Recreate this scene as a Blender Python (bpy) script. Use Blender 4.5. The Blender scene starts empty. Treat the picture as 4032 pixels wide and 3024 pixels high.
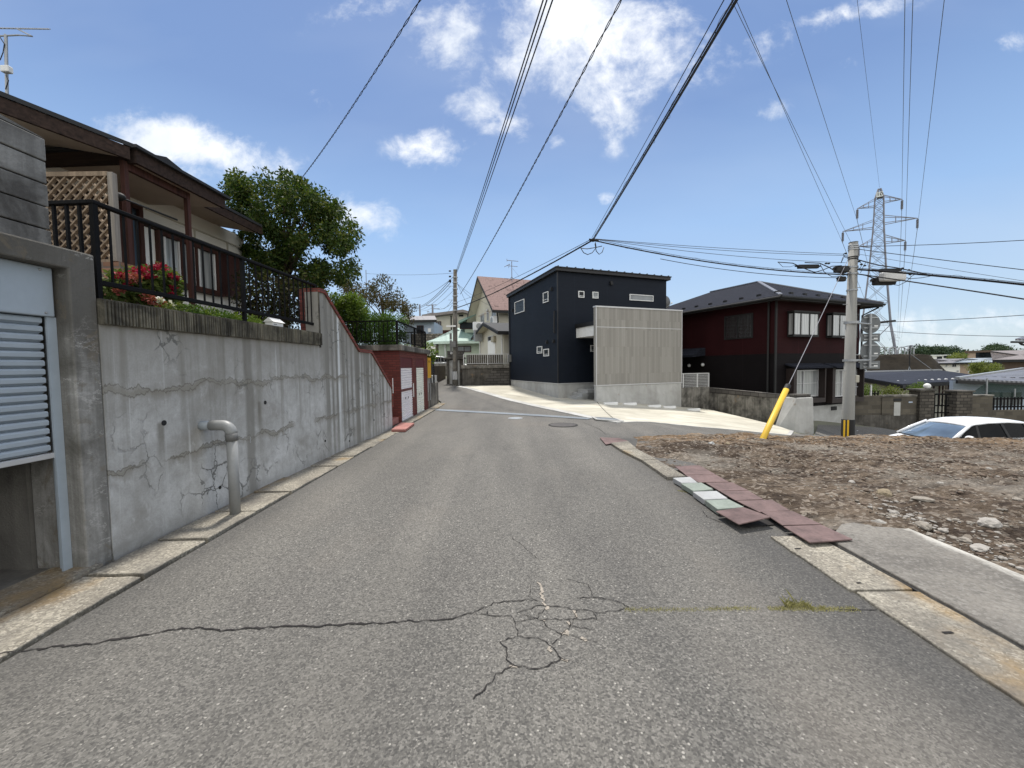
import bpy, bmesh, math, random
import numpy as np
from math import radians, sin, cos, pi
from mathutils import Vector, Matrix, noise as mnoise
random.seed(11)
rng = np.random.default_rng(5)
SC = bpy.context.scene
COL = SC.collection
# ------------------------------------------------------------------ camera
F, CX, CY = 1550.0, 2016.0, 1512.0          # focal length and centre of the 4032 px photograph
PITCH, ROLL, CAMZ = radians(2.65), 0.014, 1.55
CAM = Vector((0, 0, CAMZ))
_fw = Vector((0, cos(PITCH), -sin(PITCH)))
_r0, _u0 = Vector((1, 0, 0)), Vector((0, sin(PITCH), cos(PITCH)))
_R = _r0 * cos(ROLL) - _u0 * sin(ROLL)
_U = _r0 * sin(ROLL) + _u0 * cos(ROLL)
cd = bpy.data.cameras.new('camera')
cam = bpy.data.objects.new('camera', cd)
COL.objects.link(cam)
cd.sensor_width = 36
cd.lens = 36 * F / 4032
cd.clip_start, cd.clip_end = 0.05, 6000
m = Matrix((_R, _U, -_fw)).transposed().to_4x4()
m.translation = CAM
cam.matrix_world = m
SC.camera = cam
# ------------------------------------------------------------------ light
SUN_EL, SUN_AZ = radians(66), radians(-6)      # azimuth measured from +y towards +x
SUN_STR, SKY_STR, EXPO = 3.6, 0.15, 0.55
SC.view_settings.view_transform = 'Standard'
SC.view_settings.look = 'None'
SC.view_settings.exposure = EXPO
SC.view_settings.gamma = 1
sl = bpy.data.lights.new('sun', 'SUN')
sl.energy, sl.angle, sl.color = SUN_STR, radians(5.0), (1.0, 0.95, 0.88)
so = bpy.data.objects.new('sun', sl)
COL.objects.link(so)
sd = Vector((sin(SUN_AZ) * cos(SUN_EL), cos(SUN_AZ) * cos(SUN_EL), sin(SUN_EL)))
so.rotation_euler = sd.to_track_quat('Z', 'Y').to_euler()
so.location = (0, 0, 40)


def ray(p):
    return _fw + _R * ((p[0] - CX) / F) + _U * ((CY - p[1]) / F)
def atY(p, y):
    d = ray(p); return CAM + d * (y / d.y)
def atX(p, x):
    d = ray(p); return CAM + d * (x / d.x)
def atZ(p, z):
    d = ray(p); return CAM + d * ((z - CAMZ) / d.z)
def hit(p, o, n):
    d = ray(p); o = Vector(o); n = Vector(n); return CAM + d * ((o - CAM).dot(n) / d.dot(n))
def _zm(x0, y0, s):
    return lambda x, y: (x0 + x * s, y0 + y * s)
S_ = _zm(0, 0, 4032 / 2212)
A_ = _zm(0, 0, .6076); B_ = _zm(0, 900, .40687); C_ = _zm(0, 1500, .6076); D_ = _zm(800, 900, .40687)
E_ = _zm(1600, 1000, .22604); F_ = _zm(1500, 1300, .27125); G_ = _zm(1950, 950, .45198); H_ = _zm(2600, 1000, .48222)
I_ = _zm(3200, 650, .37613); J_ = _zm(3200, 1200, .37613); K_ = _zm(2200, 1600, .49729); L_ = _zm(3100, 1650, .42191)
M_ = _zm(1600, 2000, .49729); N_ = _zm(2800, 2000, .55696); O_ = _zm(0, 2100, .55696); Q_ = _zm(1500, 0, .6076)
R_ = _zm(3600, 1250, .19530); T_ = _zm(800, 1450, .38427); V_ = _zm(400, 1000, .27125)


class NT:
    """small shader-node writer"""
    def __init__(s, tree):
        s.t = tree; s.n = tree.nodes; s.l = tree.links
    def new(s, typ, **kw):
        n = s.n.new(typ)
        for k, v in kw.items(): setattr(n, k, v)
        return n
    def put(s, sock, v):
        if v is None: return
        if isinstance(v, bpy.types.NodeSocket): s.l.new(v, sock)
        else:
            if sock.type == 'RGBA' and len(v) == 3: v = (*v, 1)
            sock.default_value = v
    def coord(s, kind='Object'):
        return s.new('ShaderNodeTexCoord').outputs[kind]
    def map(s, v, scale=(1, 1, 1), loc=(0, 0, 0), rot=(0, 0, 0), typ='POINT'):
        n = s.new('ShaderNodeMapping', vector_type=typ); s.l.new(v, n.inputs[0])
        n.inputs['Location'].default_value = loc; n.inputs['Rotation'].default_value = rot; n.inputs['Scale'].default_value = scale
        return n.outputs[0]
    def noise(s, v, scale, detail=4, rough=.55, dist=0, out=0):
        n = s.new('ShaderNodeTexNoise'); s.l.new(v, n.inputs['Vector'])
        n.inputs['Scale'].default_value = scale; n.inputs['Detail'].default_value = detail
        n.inputs['Roughness'].default_value = rough; n.inputs['Distortion'].default_value = dist
        return n.outputs[out]
    def vor(s, v, scale, feature='F1', out='Distance', rnd=1):
        n = s.new('ShaderNodeTexVoronoi', feature=feature); s.l.new(v, n.inputs['Vector'])
        n.inputs['Scale'].default_value = scale; n.inputs['Randomness'].default_value = rnd
        return n.outputs[out]
    def mr(s, v, a, b, c=0., d=1., smooth=False):
        n = s.new('ShaderNodeMapRange', clamp=True)
        if smooth: n.interpolation_type = 'SMOOTHSTEP'
        s.put(n.inputs[0], v)
        for i, x in enumerate((a, b, c, d)): s.put(n.inputs[1 + i], x)
        return n.outputs[0]
    def ramp(s, fac, stops, interp='LINEAR'):
        n = s.new('ShaderNodeValToRGB'); r = n.color_ramp; r.interpolation = interp
        while len(r.elements) < len(stops): r.elements.new(0.5)
        for e, (p, c) in zip(r.elements, stops): e.position = p; e.color = (*c, 1)
        s.l.new(fac, n.inputs[0]); return n.outputs[0]
    def mix(s, fac, a, b, mode='MIX'):
        n = s.new('ShaderNodeMix', data_type='RGBA', blend_type=mode)
        s.put(n.inputs['Factor'], fac)
        s.put(n.inputs[6], a); s.put(n.inputs[7], b); return n.outputs[2]
    def math(s, op, a, b=None, c=None):
        n = s.new('ShaderNodeMath', operation=op)
        s.put(n.inputs[0], a); s.put(n.inputs[1], b)
        if c is not None: s.put(n.inputs[2], c)
        return n.outputs[0]
    def sep(s, v):
        n = s.new('ShaderNodeSeparateXYZ'); s.l.new(v, n.inputs[0]); return n.outputs
    def comb(s, x, y, z):
        n = s.new('ShaderNodeCombineXYZ')
        for i, q in enumerate((x, y, z)): s.put(n.inputs[i], q)
        return n.outputs[0]
    def bump(s, h, strength=.5, dist=.01, normal=None):
        n = s.new('ShaderNodeBump'); s.put(n.inputs['Height'], h)
        n.inputs['Strength'].default_value = strength; n.inputs['Distance'].default_value = dist
        if normal is not None: s.l.new(normal, n.inputs['Normal'])
        return n.outputs[0]


# ------------------------------------------------------------------ sky
w = bpy.data.worlds.new('World'); SC.world = w; w.use_nodes = True
t = NT(w.node_tree); t.n.clear()
sky = t.new('ShaderNodeTexSky', sky_type='NISHITA')
sky.sun_disc = False; sky.sun_elevation = SUN_EL; sky.sun_rotation = SUN_AZ
sky.altitude = 50; sky.air_density = 1.0; sky.dust_density = 0.6; sky.ozone_density = 2.0
gv = t.coord('Generated')
sx, sy, sz = t.sep(gv)
yy = t.math('MAXIMUM', sy, .04)
ga, gb = t.math('DIVIDE', sx, yy), t.math('DIVIDE', sz, yy)
pl = t.comb(ga, gb, 0)
def _ab(p):
    d = ray(p); return d.x / d.y, d.z / d.y
# cloud banks: centre and half-size in photo pixels, tilt, strength
CLOUDS = [((2290, 130), 600, 360, -.25, 1.1), ((1850, 110), 340, 220, .35, .8), ((2200, 260), 300, 190, -.6, .8), ((2390, 400), 150, 230, .35, .85),
          ((1930, 420), 270, 140, -.5, .72), ((1690, 585), 210, 95, .0, .86), ((640, 540), 360, 130, -.12, 1.15), ((860, 590), 330, 110, -.3, 1.0),
          ((1010, 640), 260, 110, -.1, .92), ((480, 500), 200, 80, .1, .7), ((1400, 850), 260, 110, -.25, .95), ((1240, 385), 110, 60, -.4, .45), ((1800, 320), 110, 110, .4, .62),
          ((2195, 560), 60, 50, 0, .6), ((2420, 570), 60, 60, 0, .6), ((3020, 440), 110, 60, .3, .55), ((3330, 60), 420, 60, .2, .55), ((3010, 150), 240, 110, .3, .45),
          ((3990, 160), 120, 60, 0, .6), ((2385, 780), 50, 40, 0, .55), ((3800, 1290), 700, 110, .02, .5), ((1400, 40), 330, 80, .2, .58), ((760, 700), 300, 80, .1, .6), ((3380, 250), 120, 50, .2, .5)]
mask = None
for (c, rx, ry, rot, st) in CLOUDS:
    a, b = _ab(c)
    v = t.map(pl, (rx / F, ry / F, 1), (a, b, 0), (0, 0, rot), 'TEXTURE')
    ln = t.new('ShaderNodeVectorMath', operation='LENGTH'); t.l.new(v, ln.inputs[0])
    q = t.mr(ln.outputs['Value'], 1.25, 0.0, 0, st, True)
    mask = q if mask is None else t.math('MAXIMUM', mask, q)
n1 = t.noise(t.map(pl, (1, 1.25, 1)), 5.2, 9, .62, .35)
n2 = t.noise(pl, 21, 7, .66, .35)
nn = t.math('ADD', t.math('MULTIPLY', n1, .72), t.math('MULTIPLY', n2, .28))
den = t.math('ADD', t.math('MULTIPLY', mask, .95), t.math('MULTIPLY', t.math('SUBTRACT', nn, .5), 3.1))
den = t.mr(den, .24, 1.18, 0, 1, True)
den = t.math('MULTIPLY', den, t.mr(mask, .02, .3, 0, 1))
veil = t.mr(t.noise(t.map(pl, (.5, 1.4, 1)), 1.7, 4, .5), .45, .8, 0, .16)
# the day's sky: Nishita tinted towards the clear-air gradient of the photograph (zenith blue to pale horizon)
grad = t.ramp(sz, [(0, (.540, .640, .720)), (.12, (.424, .556, .728)), (.30, (.300, .468, .735)), (.5, (.172, .280, .530)), (1, (.11, .19, .43))])
grad = t.mix(1.0, grad, (5., 5., 5.), 'MULTIPLY')
skyc = t.mix(.82, sky.outputs[0], grad)
shade = t.mr(t.noise(t.map(pl, (1, 1, 1), (3, 1, 0)), 4.2, 5, .55), .35, .7, 0, 1)
ccol = t.mix(shade, (4.3, 4.55, 4.9), (5.6, 5.65, 5.7))
skyc = t.mix(veil, skyc, (4.2, 4.5, 4.8))
# bright broken cloud added out of view behind the camera as fill light
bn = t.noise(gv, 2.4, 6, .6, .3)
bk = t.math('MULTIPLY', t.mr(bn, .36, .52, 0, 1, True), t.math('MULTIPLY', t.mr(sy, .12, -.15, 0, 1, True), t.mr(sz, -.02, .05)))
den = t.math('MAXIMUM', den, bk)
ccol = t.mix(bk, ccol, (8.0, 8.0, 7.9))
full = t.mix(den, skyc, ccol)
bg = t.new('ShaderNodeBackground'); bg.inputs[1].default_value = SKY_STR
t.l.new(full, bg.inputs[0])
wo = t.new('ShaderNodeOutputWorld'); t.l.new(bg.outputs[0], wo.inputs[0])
# ------------------------------------------------------------------ materials
def mat(name):
    m = bpy.data.materials.new(name); m.use_nodes = True
    t = NT(m.node_tree); t.n.clear()
    t.b = t.new('ShaderNodeBsdfPrincipled'); o = t.new('ShaderNodeOutputMaterial'); t.l.new(t.b.outputs[0], o.inputs[0])
    t.m = m; t.o = o
    return t
def fin(t, col, rough=.8, normal=None, metal=0., spec=.4):
    t.put(t.b.inputs['Base Color'], col); t.put(t.b.inputs['Roughness'], rough)
    t.b.inputs['Metallic'].default_value = metal; t.b.inputs['Specular IOR Level'].default_value = spec
    if normal is not None: t.l.new(normal, t.b.inputs['Normal'])
    return t.m
def sc3(c, k): return tuple(min(1, x * k) for x in c)
def P(name, col, rough=.75, var=.22, scale=3., metal=0., bump=.0, stretch=(1, 1, 1), spec=.4, fine=40):
    """a plain weathered surface: large blotches, fine grain, slight relief"""
    t = mat(name); v = t.map(t.coord(), stretch)
    a = t.noise(v, scale, 6, .6, .3); b = t.noise(v, fine, 3, .6)
    f = t.math('ADD', t.math('MULTIPLY', a, .7), t.math('MULTIPLY', b, .3))
    c = t.mix(t.mr(f, .3, .7), sc3(col, 1 - var), sc3(col, 1 + var))
    nb = t.bump(b, bump, .01) if bump else None
    return fin(t, c, rough, nb, metal, spec)

# --- concrete of the long retaining wall: object x runs along it, z up
def retaining_concrete():
    t = mat('retaining_concrete'); v = t.coord(); x, y, z = t.sep(v)
    big = t.noise(t.map(v, (1, 1, 1)), 1.3, 7, .62, .4)
    c = t.ramp(big, [(.3, (.25, .24, .215)), (.47, (.41, .41, .395)), (.66, (.57, .575, .565))])
    fine = t.noise(v, 60, 4, .7)
    c = t.mix(t.mr(fine, .3, .75, 0, .42), c, (.22, .215, .2))
    mot = t.noise(t.map(v, (1, 1, .8), (3, 3, 3)), 9, 6, .7, .6)
    c = t.mix(t.mr(mot, .46, .66, 0, .4), c, (.24, .235, .215))
    c = t.mix(t.mr(mot, .44, .30, 0, .4), c, (.60, .605, .60))
    st = t.noise(t.map(v, (9, 1, .35)), 1.0, 6, .6, .2)            # vertical run-off streaks
    top = t.mr(z, .4, 1.95)
    c = t.mix(t.math('MULTIPLY', t.mr(st, .48, .66), t.mr(top, 0, 1, .1, .75)), c, (.165, .155, .13))
    c = t.mix(t.mr(t.math('ADD', z, t.math('MULTIPLY', t.math('SUBTRACT', big, .5), 1.6)), 1.1, 2.0, 0, .68), c, (.215, .205, .18))
    for hx, hz_ in ((.67, 1.05), (2.04, 1.12), (1.50, .52)):      # rust and damp run-off under the weep holes
        dx_ = t.math('ABSOLUTE', t.math('ADD', t.math('SUBTRACT', x, hx), t.math('MULTIPLY', t.math('SUBTRACT', st, .5), .05)))
        c = t.mix(t.math('MULTIPLY', t.mr(dx_, .045, .015, 0, .7), t.math('MULTIPLY', t.mr(z, hz_ + .03, hz_), t.mr(z, hz_ - .42, hz_ - .12))), c, (.15, .14, .115))
    st2 = t.noise(t.map(v, (16, 1, .5), (7, 0, 0)), 1.0, 5, .55, .2)
    c = t.mix(t.mr(st2, .62, .72, 0, .45), c, (.6, .61, .6))
    # strong corrugated streaking under the stair parapet
    wv = t.noise(t.map(v, (6.5, 1, .10), (2, 0, 0)), 1.0, 3, .5, .15)
    zone = t.mr(x, 3.25, 3.9)
    zone = t.math('MULTIPLY', zone, t.mr(z, -.2, .9, .35, 1))
    c = t.mix(t.math('MULTIPLY', zone, t.mr(wv, .47, .56)), c, (.19, .185, .165))
    c = t.mix(t.math('MULTIPLY', zone, t.mr(wv, .42, .34)), c, (.56, .58, .58))
    # damp bands under the expansion joints
    for jx, jw in ((1.86, .09), (4.95, .11), (0.0, .05)):
        d = t.math('ABSOLUTE', t.math('SUBTRACT', t.math('ADD', x, t.math('MULTIPLY', t.math('SUBTRACT', big, .5), .12)), jx))
        c = t.mix(t.mr(d, jw, jw * .55, 0, .75), c, (.185, .178, .158))
    # cold joints: wandering dark lines with a stain hanging below
    for hz, n0 in ((1.40, 2.), (.72, 9.)):
        wob = t.math('MULTIPLY', t.math('SUBTRACT', t.noise(t.map(v, (1, 1, .12), (n0, 0, 0)), 2.6, 6, .65), .5), .34)
        d = t.math('SUBTRACT', t.math('SUBTRACT', z, hz), t.math('ADD', wob, t.math('MULTIPLY', t.math('SUBTRACT', t.noise(v, 22, 4, .7), .5), .06)))
        br = t.mr(t.noise(t.map(v, (1, 1, .1), (0, 0, n0)), 1.1, 3), .42, .54)
        hang = t.math('MULTIPLY', t.mr(d, t.mr(t.noise(t.map(v, (7, 1, .1)), 1.0, 5, .6), .3, .7, -.16, -.015), -.006), t.mr(d, .022, .0))
        c = t.mix(t.math('MULTIPLY', t.math('MULTIPLY', hang, br), .75), c, (.2, .185, .15))
        ad = t.math('ABSOLUTE', d); bw_ = t.mr(t.noise(t.map(v, (1, 1, .1), (n0, 3, 0)), 4.5, 5, .65), .42, .7, 0, .048)
        c = t.mix(t.math('MULTIPLY', t.mr(t.math('SUBTRACT', ad, bw_), .006, 0, 0, .62), br), c, (.245, .235, .205))
        ln = t.mr(t.math('ABSOLUTE', t.math('SUBTRACT', ad, bw_)), .009, .003)
        c = t.mix(t.math('MULTIPLY', ln, t.mr(br, 0, .8, 0, .75)), c, (.13, .12, .10))
    # map cracking in patches
    wv2 = t.new('ShaderNodeVectorMath', operation='ADD'); t.l.new(v, wv2.inputs[0])
    dv = t.new('ShaderNodeVectorMath', operation='SCALE'); t.l.new(t.noise(v, 7, 4, .6, 0, 1), dv.inputs[0]); dv.inputs['Scale'].default_value = .16
    t.l.new(dv.outputs[0], wv2.inputs[1])
    e = t.vor(t.map(wv2.outputs[0], (1, 1, .75)), 5.2, 'DISTANCE_TO_EDGE')
    patch = t.mr(t.noise(t.map(v, (1, 1, .8), (5.3, 0, 1.1)), 1.25, 4, .55), .52, .60)
    wid = t.math('MULTIPLY', t.noise(v, 14, 3), .085)
    crack = t.math('MULTIPLY', t.mr(t.math('SUBTRACT', e, t.math('SUBTRACT', wid, .024)), .012, 0), patch)
    c = t.mix(t.math('MULTIPLY', crack, .85), c, (.12, .12, .11))
    # darker towards the foot
    c = t.mix(t.mr(z, .16, 0, 0, .35), c, (.2, .19, .165))
    h = t.math('SUBTRACT', t.math('ADD', t.math('MULTIPLY', fine, .35), t.math('MULTIPLY', big, .8)), t.math('MULTIPLY', crack, 1.2))
    return fin(t, c, .88, t.bump(h, .5, .012), 0, .25)

def stained_concrete(name, light, dark, blot=1.5, amt=.6, streak=True, rough=.9, top=None, sx=11):
    t = mat(name); v = t.coord(); x, y, z = t.sep(v)
    a = t.noise(v, blot, 7, .65, .5); f = t.noise(v, 55, 4, .7)
    c = t.mix(t.mr(a, .36, .62), dark, light)
    c = t.mix(t.mr(f, .3, .75, 0, .3), c, sc3(dark, .8))
    if streak:
        st = t.noise(t.map(v, (sx, sx, .4)), 1, 5, .6, .2)
        c = t.mix(t.mr(st, .46, .62, 0, amt), c, sc3(dark, .75))
    if top:                                   # black weathering that has crept down from the top edge
        zz = t.math('ADD', z, t.math('MULTIPLY', t.math('SUBTRACT', t.noise(t.map(v, (5, 5, 1.2)), 1.2, 6, .65), .5), 1.1))
        c = t.mix(t.mr(zz, top - .25, top + .15, 0, .85), c, (.085, .08, .07))
        e1 = t.noise(t.map(v, (1.6, 1.6, 3.2), (1, 7, 3)), 1.5, 8, .72, .2)
        vm = t.mr(t.noise(t.map(v, (2, 2, 1.5), (3, 2, 6)), 1.2, 3), .50, .62)
        c = t.mix(t.math('MULTIPLY', t.mr(t.math('ABSOLUTE', t.math('SUBTRACT', e1, .5)), .014, .003, 0, .6), vm), c, (.50, .49, .46))     # lime veins
        c = t.mix(t.mr(t.noise(t.map(v, (4, 4, 3), (8, 1, 2)), 1.3, 6, .7, .6), .56, .62, 0, .55), c, (.15, .125, .09))
    rust = t.noise(t.map(v, (2, 2, 2), (4, 2, 8)), 1.2, 5, .6)
    c = t.mix(t.mr(rust, .62, .7, 0, .45), c, (.24, .16, .09))
    return fin(t, c, rough, t.bump(t.math('ADD', f, t.math('MULTIPLY', a, 2)), .45, .012), 0, .25)

def asphalt():
    t = mat('asphalt'); v = t.coord(); x, y, z = t.sep(v)
    big = t.noise(t.map(v, (1, .35, 1)), .9, 6, .6, .5)
    c = t.mix(t.mr(big, .32, .68), (.096, .092, .083), (.145, .138, .123))
    tr = t.noise(t.map(v, (1.7, .05, 1), (3.1, 0, 0)), 1.0, 3, .5)             # long wheel-track bands
    c = t.mix(t.mr(tr, .45, .66, 0, .55), c, (.185, .174, .152))
    gr = t.vor(v, 105, 'F1', 'Color'); gs = t.sep(gr)[0]
    c = t.mix(t.mr(gs, .55, 1, 0, .5), c, (.30, .285, .255))
    c = t.mix(t.mr(gs, .40, .05, 0, .6), c, (.036, .035, .033))
    g2 = t.vor(v, 58, 'F1'); gcol = t.sep(t.vor(v, 58, 'F1', 'Color'))[1]
    peb = t.math('MULTIPLY', t.mr(g2, .40, .28), t.mr(gcol, .93, .97))
    c = t.mix(t.math('MULTIPLY', peb, .8), c, (.42, .40, .355))
    bl = t.noise(t.map(v, (1, .5, 1), (1, 5, 0)), .55, 4, .55)                 # dusty blotches left by traffic from the lot
    c = t.mix(t.mr(bl, .55, .75, 0, .4), c, (.2, .175, .145))
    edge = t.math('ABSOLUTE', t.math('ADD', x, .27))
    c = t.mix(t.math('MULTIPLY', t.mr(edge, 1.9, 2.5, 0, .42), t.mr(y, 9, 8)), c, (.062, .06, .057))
    fine = t.noise(v, 130, 3, .7)
    c = t.mix(t.mr(fine, .35, .7, 0, .4), c, sc3((.05, .05, .05), 1))
    h = t.math('ADD', t.math('MULTIPLY', t.vor(v, 90, 'F1'), .8), fine)
    pt = t.noise(t.map(v, (1, .55, 1), (7, 4, 0)), .38, 3, .5)                    # old resurfacing: faint tonal fields
    c = t.mix(t.mr(pt, .46, .54, 0, .16), c, (.05, .048, .045))
    oil = t.noise(t.map(v, (1, .8, 1), (2, 9, 0)), 2.2, 4, .6)
    c = t.mix(t.mr(oil, .66, .74, 0, .35), c, (.045, .043, .04))
    return fin(t, c, .88, t.bump(h, .55, .006), 0, .3)

def rough_kerb():
    t = mat('kerb_concrete'); v = t.coord()
    a = t.noise(v, 2.2, 6, .6, .4); f = t.vor(v, 75, 'F1', 'Color'); fs = t.sep(f)[0]
    c = t.mix(t.mr(a, .35, .65), (.21, .19, .155), (.32, .295, .24))
    c = t.mix(t.mr(fs, .55, .0, 0, .75), c, (.13, .12, .1))
    c = t.mix(t.mr(fs, .75, 1, 0, .6), c, (.46, .43, .36))
    ru = t.noise(t.map(v, (1, .8, 1), (9, 3, 0)), 1.0, 5, .6)
    c = t.mix(t.mr(ru, .55, .66, 0, .7), c, (.25, .16, .06))
    dk = t.noise(t.map(v, (1, 1, 1), (2, 8, 0)), 1.7, 5, .6)
    c = t.mix(t.mr(dk, .5, .66, 0, .7), c, (.12, .112, .10))
    c = t.mix(t.mr(t.noise(v, 42, 4, .7), .52, .66, 0, .55), c, (.10, .092, .08))
    return fin(t, c, .92, t.bump(t.math('ADD', fs, a), .8, .01), 0, .2)

def apron_concrete():
    t = mat('apron_concrete'); v = t.coord()
    a = t.noise(t.map(v, (1, 1, 1), (0, 0, 0), (0, 0, .38)), .55, 7, .62, .6)
    c = t.mix(t.mr(a, .3, .66), (.33, .31, .25), (.56, .535, .45))
    st = t.noise(t.map(v, (.35, 2.2, 1), (4, 0, 0), (0, 0, .38)), 1.0, 6, .6, .4)
    c = t.mix(t.mr(st, .5, .66, 0, .55), c, (.27, .25, .2))
    f = t.noise(v, 90, 3, .7)
    c = t.mix(t.mr(f, .35, .75, 0, .2), c, (.28, .26, .22))
    return fin(t, c, .85, t.bump(f, .3, .004), 0, .3)

def slab_concrete():
    t = mat('old_slab_concrete'); v = t.coord()
    a = t.noise(v, 1.6, 6, .6, .5); g = t.sep(t.vor(v, 60, 'F1', 'Color'))[0]; f = t.noise(t.map(v, (1, 1, 1), (0, 0, 0)), 26, 5, .7)
    c = t.mix(t.mr(a, .35, .65), (.125, .116, .103), (.21, .196, .172))
    c = t.mix(t.mr(g, .6, 1, 0, .5), c, (.27, .26, .235))
    c = t.mix(t.mr(f, .45, .7, 0, .6), c, (.055, .052, .048))
    x, y, z = t.sep(v)
    ed = t.math('ADD', x, t.math('MULTIPLY', t.math('SUBTRACT', t.noise(t.map(v, (1, .5, 1)), 6, 6, .7), .5), .34))
    c = t.mix(t.mr(ed, 3.46, 3.54, 0, .75), c, (.5, .485, .44))
    return fin(t, c, .9, t.bump(t.math('ADD', g, f), .6, .006), 0, .25)

def dirt():
    t = mat('lot_dirt'); v = t.coord(); x, y, z = t.sep(v)
    a = t.noise(t.map(v, (.45, 1, 1)), 1.1, 7, .65, .5); b = t.noise(t.map(v, (.34, 1.5, 1), (0, 0, 0), (0, 0, .12)), 6.5, 7, .72, .5); g = t.sep(t.vor(v, 28, 'F1', 'Color'))[0]
    c = t.ramp(a, [(.3, (.045, .033, .024)), (.46, (.098, .074, .053)), (.6, (.165, .130, .097)), (.75, (.24, .20, .155))])
    far = t.math('ADD', y, t.math('MULTIPLY', t.math('SUBTRACT', a, .5), 2.2))
    c = t.mix(t.mr(far, 7.2, 8.6, 0, .65), c, (.29, .185, .095))
    c = t.mix(t.mr(b, .54, .40, 0, .9), c, (.032, .023, .017))
    c = t.mix(t.mr(g, .7, 1, 0, .5), c, (.40, .35, .29))
    gy = t.noise(t.map(v, (1, 1, 1), (6, 2, 0)), .8, 5, .6)
    c = t.mix(t.mr(gy, .52, .66, 0, .55), c, (.27, .25, .215))
    h = t.math('ADD', t.math('MULTIPLY', b, 2.2), t.vor(v, 34, 'F1'))
    return fin(t, c, .95, t.bump(h, .9, .03), 0, .15)

def brick(name, col, mortar, bw=.24, bh=.075, axes='xz', var=.25, rough=.8, msize=.012, offset=.5):
    """running-bond brick or tile: axes picks the two object axes that span the face; y faces use both"""
    t = mat(name); v = t.coord(); x, y, z = t.sep(v)
    u = t.math('ADD', x, y) if axes == 'xyz' else (x if axes[0] == 'x' else y)
    q = t.comb(u, z if axes[-1] == 'z' else y, 0)
    n = t.new('ShaderNodeTexBrick', offset=offset); t.l.new(q, n.inputs['Vector'])
    n.inputs['Scale'].default_value = 1; n.inputs['Brick Width'].default_value = bw; n.inputs['Row Height'].default_value = bh
    n.inputs['Mortar Size'].default_value = msize; n.inputs['Mortar Smooth'].default_value = .2; n.inputs['Bias'].default_value = 0
    n.inputs['Color1'].default_value = (*sc3(col, 1 - var), 1); n.inputs['Color2'].default_value = (*sc3(col, 1 + var), 1); n.inputs['Mortar'].default_value = (*mortar, 1)
    w = t.noise(v, 2.5, 5, .6); f = t.noise(v, 50, 3)
    c = t.mix(t.mr(w, .35, .7, 0, .35), n.outputs[0], sc3(col, .55))
    h = t.math('SUBTRACT', t.math('MULTIPLY', f, .3), n.outputs['Fac'])
    return fin(t, c, rough, t.bump(h, .6, .008), 0, .35)

def siding(name, col, pitch=.45, seam=3.0, rough=.55, var=.12, dirn='h', spec=.4, fine=0.03):
    """wall boards: shallow horizontal texture and thin vertical sealant seams"""
    t = mat(name); v = t.coord(); x, y, z = t.sep(v); u = t.math('ADD', x, y)
    a = t.noise(v, .7, 5, .6); f = t.noise(t.map(v, (1, 1, 5)), 22, 4, .65)
    c = t.mix(t.mr(a, .3, .7), sc3(col, 1 - var), sc3(col, 1 + var))
    c = t.mix(t.mr(f, .4, .7, 0, .25), c, sc3(col, .72))
    s = t.math('ABSOLUTE', t.math('SUBTRACT', t.math('FRACT', t.math('DIVIDE', u, seam)), .5))
    c = t.mix(t.mr(s, .006, .003, 0, .5), c, sc3(col, 1.9))
    g = t.math('FRACT', t.math('DIVIDE', z if dirn == 'h' else u, pitch))
    gl = t.mr(t.math('ABSOLUTE', t.math('SUBTRACT', g, .5)), .5, .47, 0, 1)
    h = t.math('ADD', t.math('MULTIPLY', gl, 1), t.math('MULTIPLY', f, .5))
    return fin(t, c, rough, t.bump(h, .5, .006), 0, spec)

def plank_panel():
    t = mat('ash_plank_panel'); v = t.coord(); x, y, z = t.sep(v)
    q = t.comb(z, x, 0)
    n = t.new('ShaderNodeTexBrick', offset=.37, offset_frequency=3); t.l.new(q, n.inputs['Vector'])
    n.inputs['Scale'].default_value = 1; n.inputs['Brick Width'].default_value = 1.15; n.inputs['Row Height'].default_value = .105
    n.inputs['Mortar Size'].default_value = .002; n.inputs['Bias'].default_value = 0
    n.inputs['Color1'].default_value = (.225, .216, .196, 1); n.inputs['Color2'].default_value = (.300, .290, .264, 1); n.inputs['Mortar'].default_value = (.17, .15, .12, 1)
    f = t.noise(t.map(v, (14, 1, 1.2)), 6, 5, .6)
    c = t.mix(t.mr(f, .35, .7, 0, .35), n.outputs[0], (.20, .18, .15))
    return fin(t, c, .7, t.bump(n.outputs['Fac'], .4, .003), 0, .3)

def wood(name, col, rough=.8, along='z', var=.4):
    t = mat(name); v = t.coord()
    s = {'x': (.8, 14, 14), 'y': (14, .8, 14), 'z': (14, 14, .8)}[along]
    a = t.noise(t.map(v, s), 1.6, 6, .65, .4); b = t.noise(v, 3, 5, .6)
    c = t.mix(t.mr(a, .3, .7), sc3(col, 1 - var), sc3(col, 1 + var))
    c = t.mix(t.mr(b, .55, .7, 0, .4), c, sc3(col, .5))
    return fin(t, c, rough, t.bump(a, .4, .006), 0, .25)

def roofing(name, col, row=.25, var=.3, axis='z', rough=.5, spec=.5, streak=None):
    t = mat(name); v = t.coord(); x, y, z = t.sep(v)
    u = z
    g = t.math('FRACT', t.math('DIVIDE', u, row))
    a = t.noise(v, 1.2, 5, .6); f = t.noise(t.map(v, (3, 3, 9)), 5, 4, .65)
    c = t.mix(t.mr(f, .3, .7), sc3(col, 1 - var), sc3(col, 1 + var))
    c = t.mix(t.mr(g, .2, .0, 0, .7), c, sc3(col, .35))
    if streak:
        c = t.mix(t.mr(t.noise(t.map(v, (2.2, 2.2, 1)), 1.6, 5, .6), .58, .64, 0, .8), c, streak)
    return fin(t, c, rough, t.bump(g, .5, .02), 0, spec)

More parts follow.
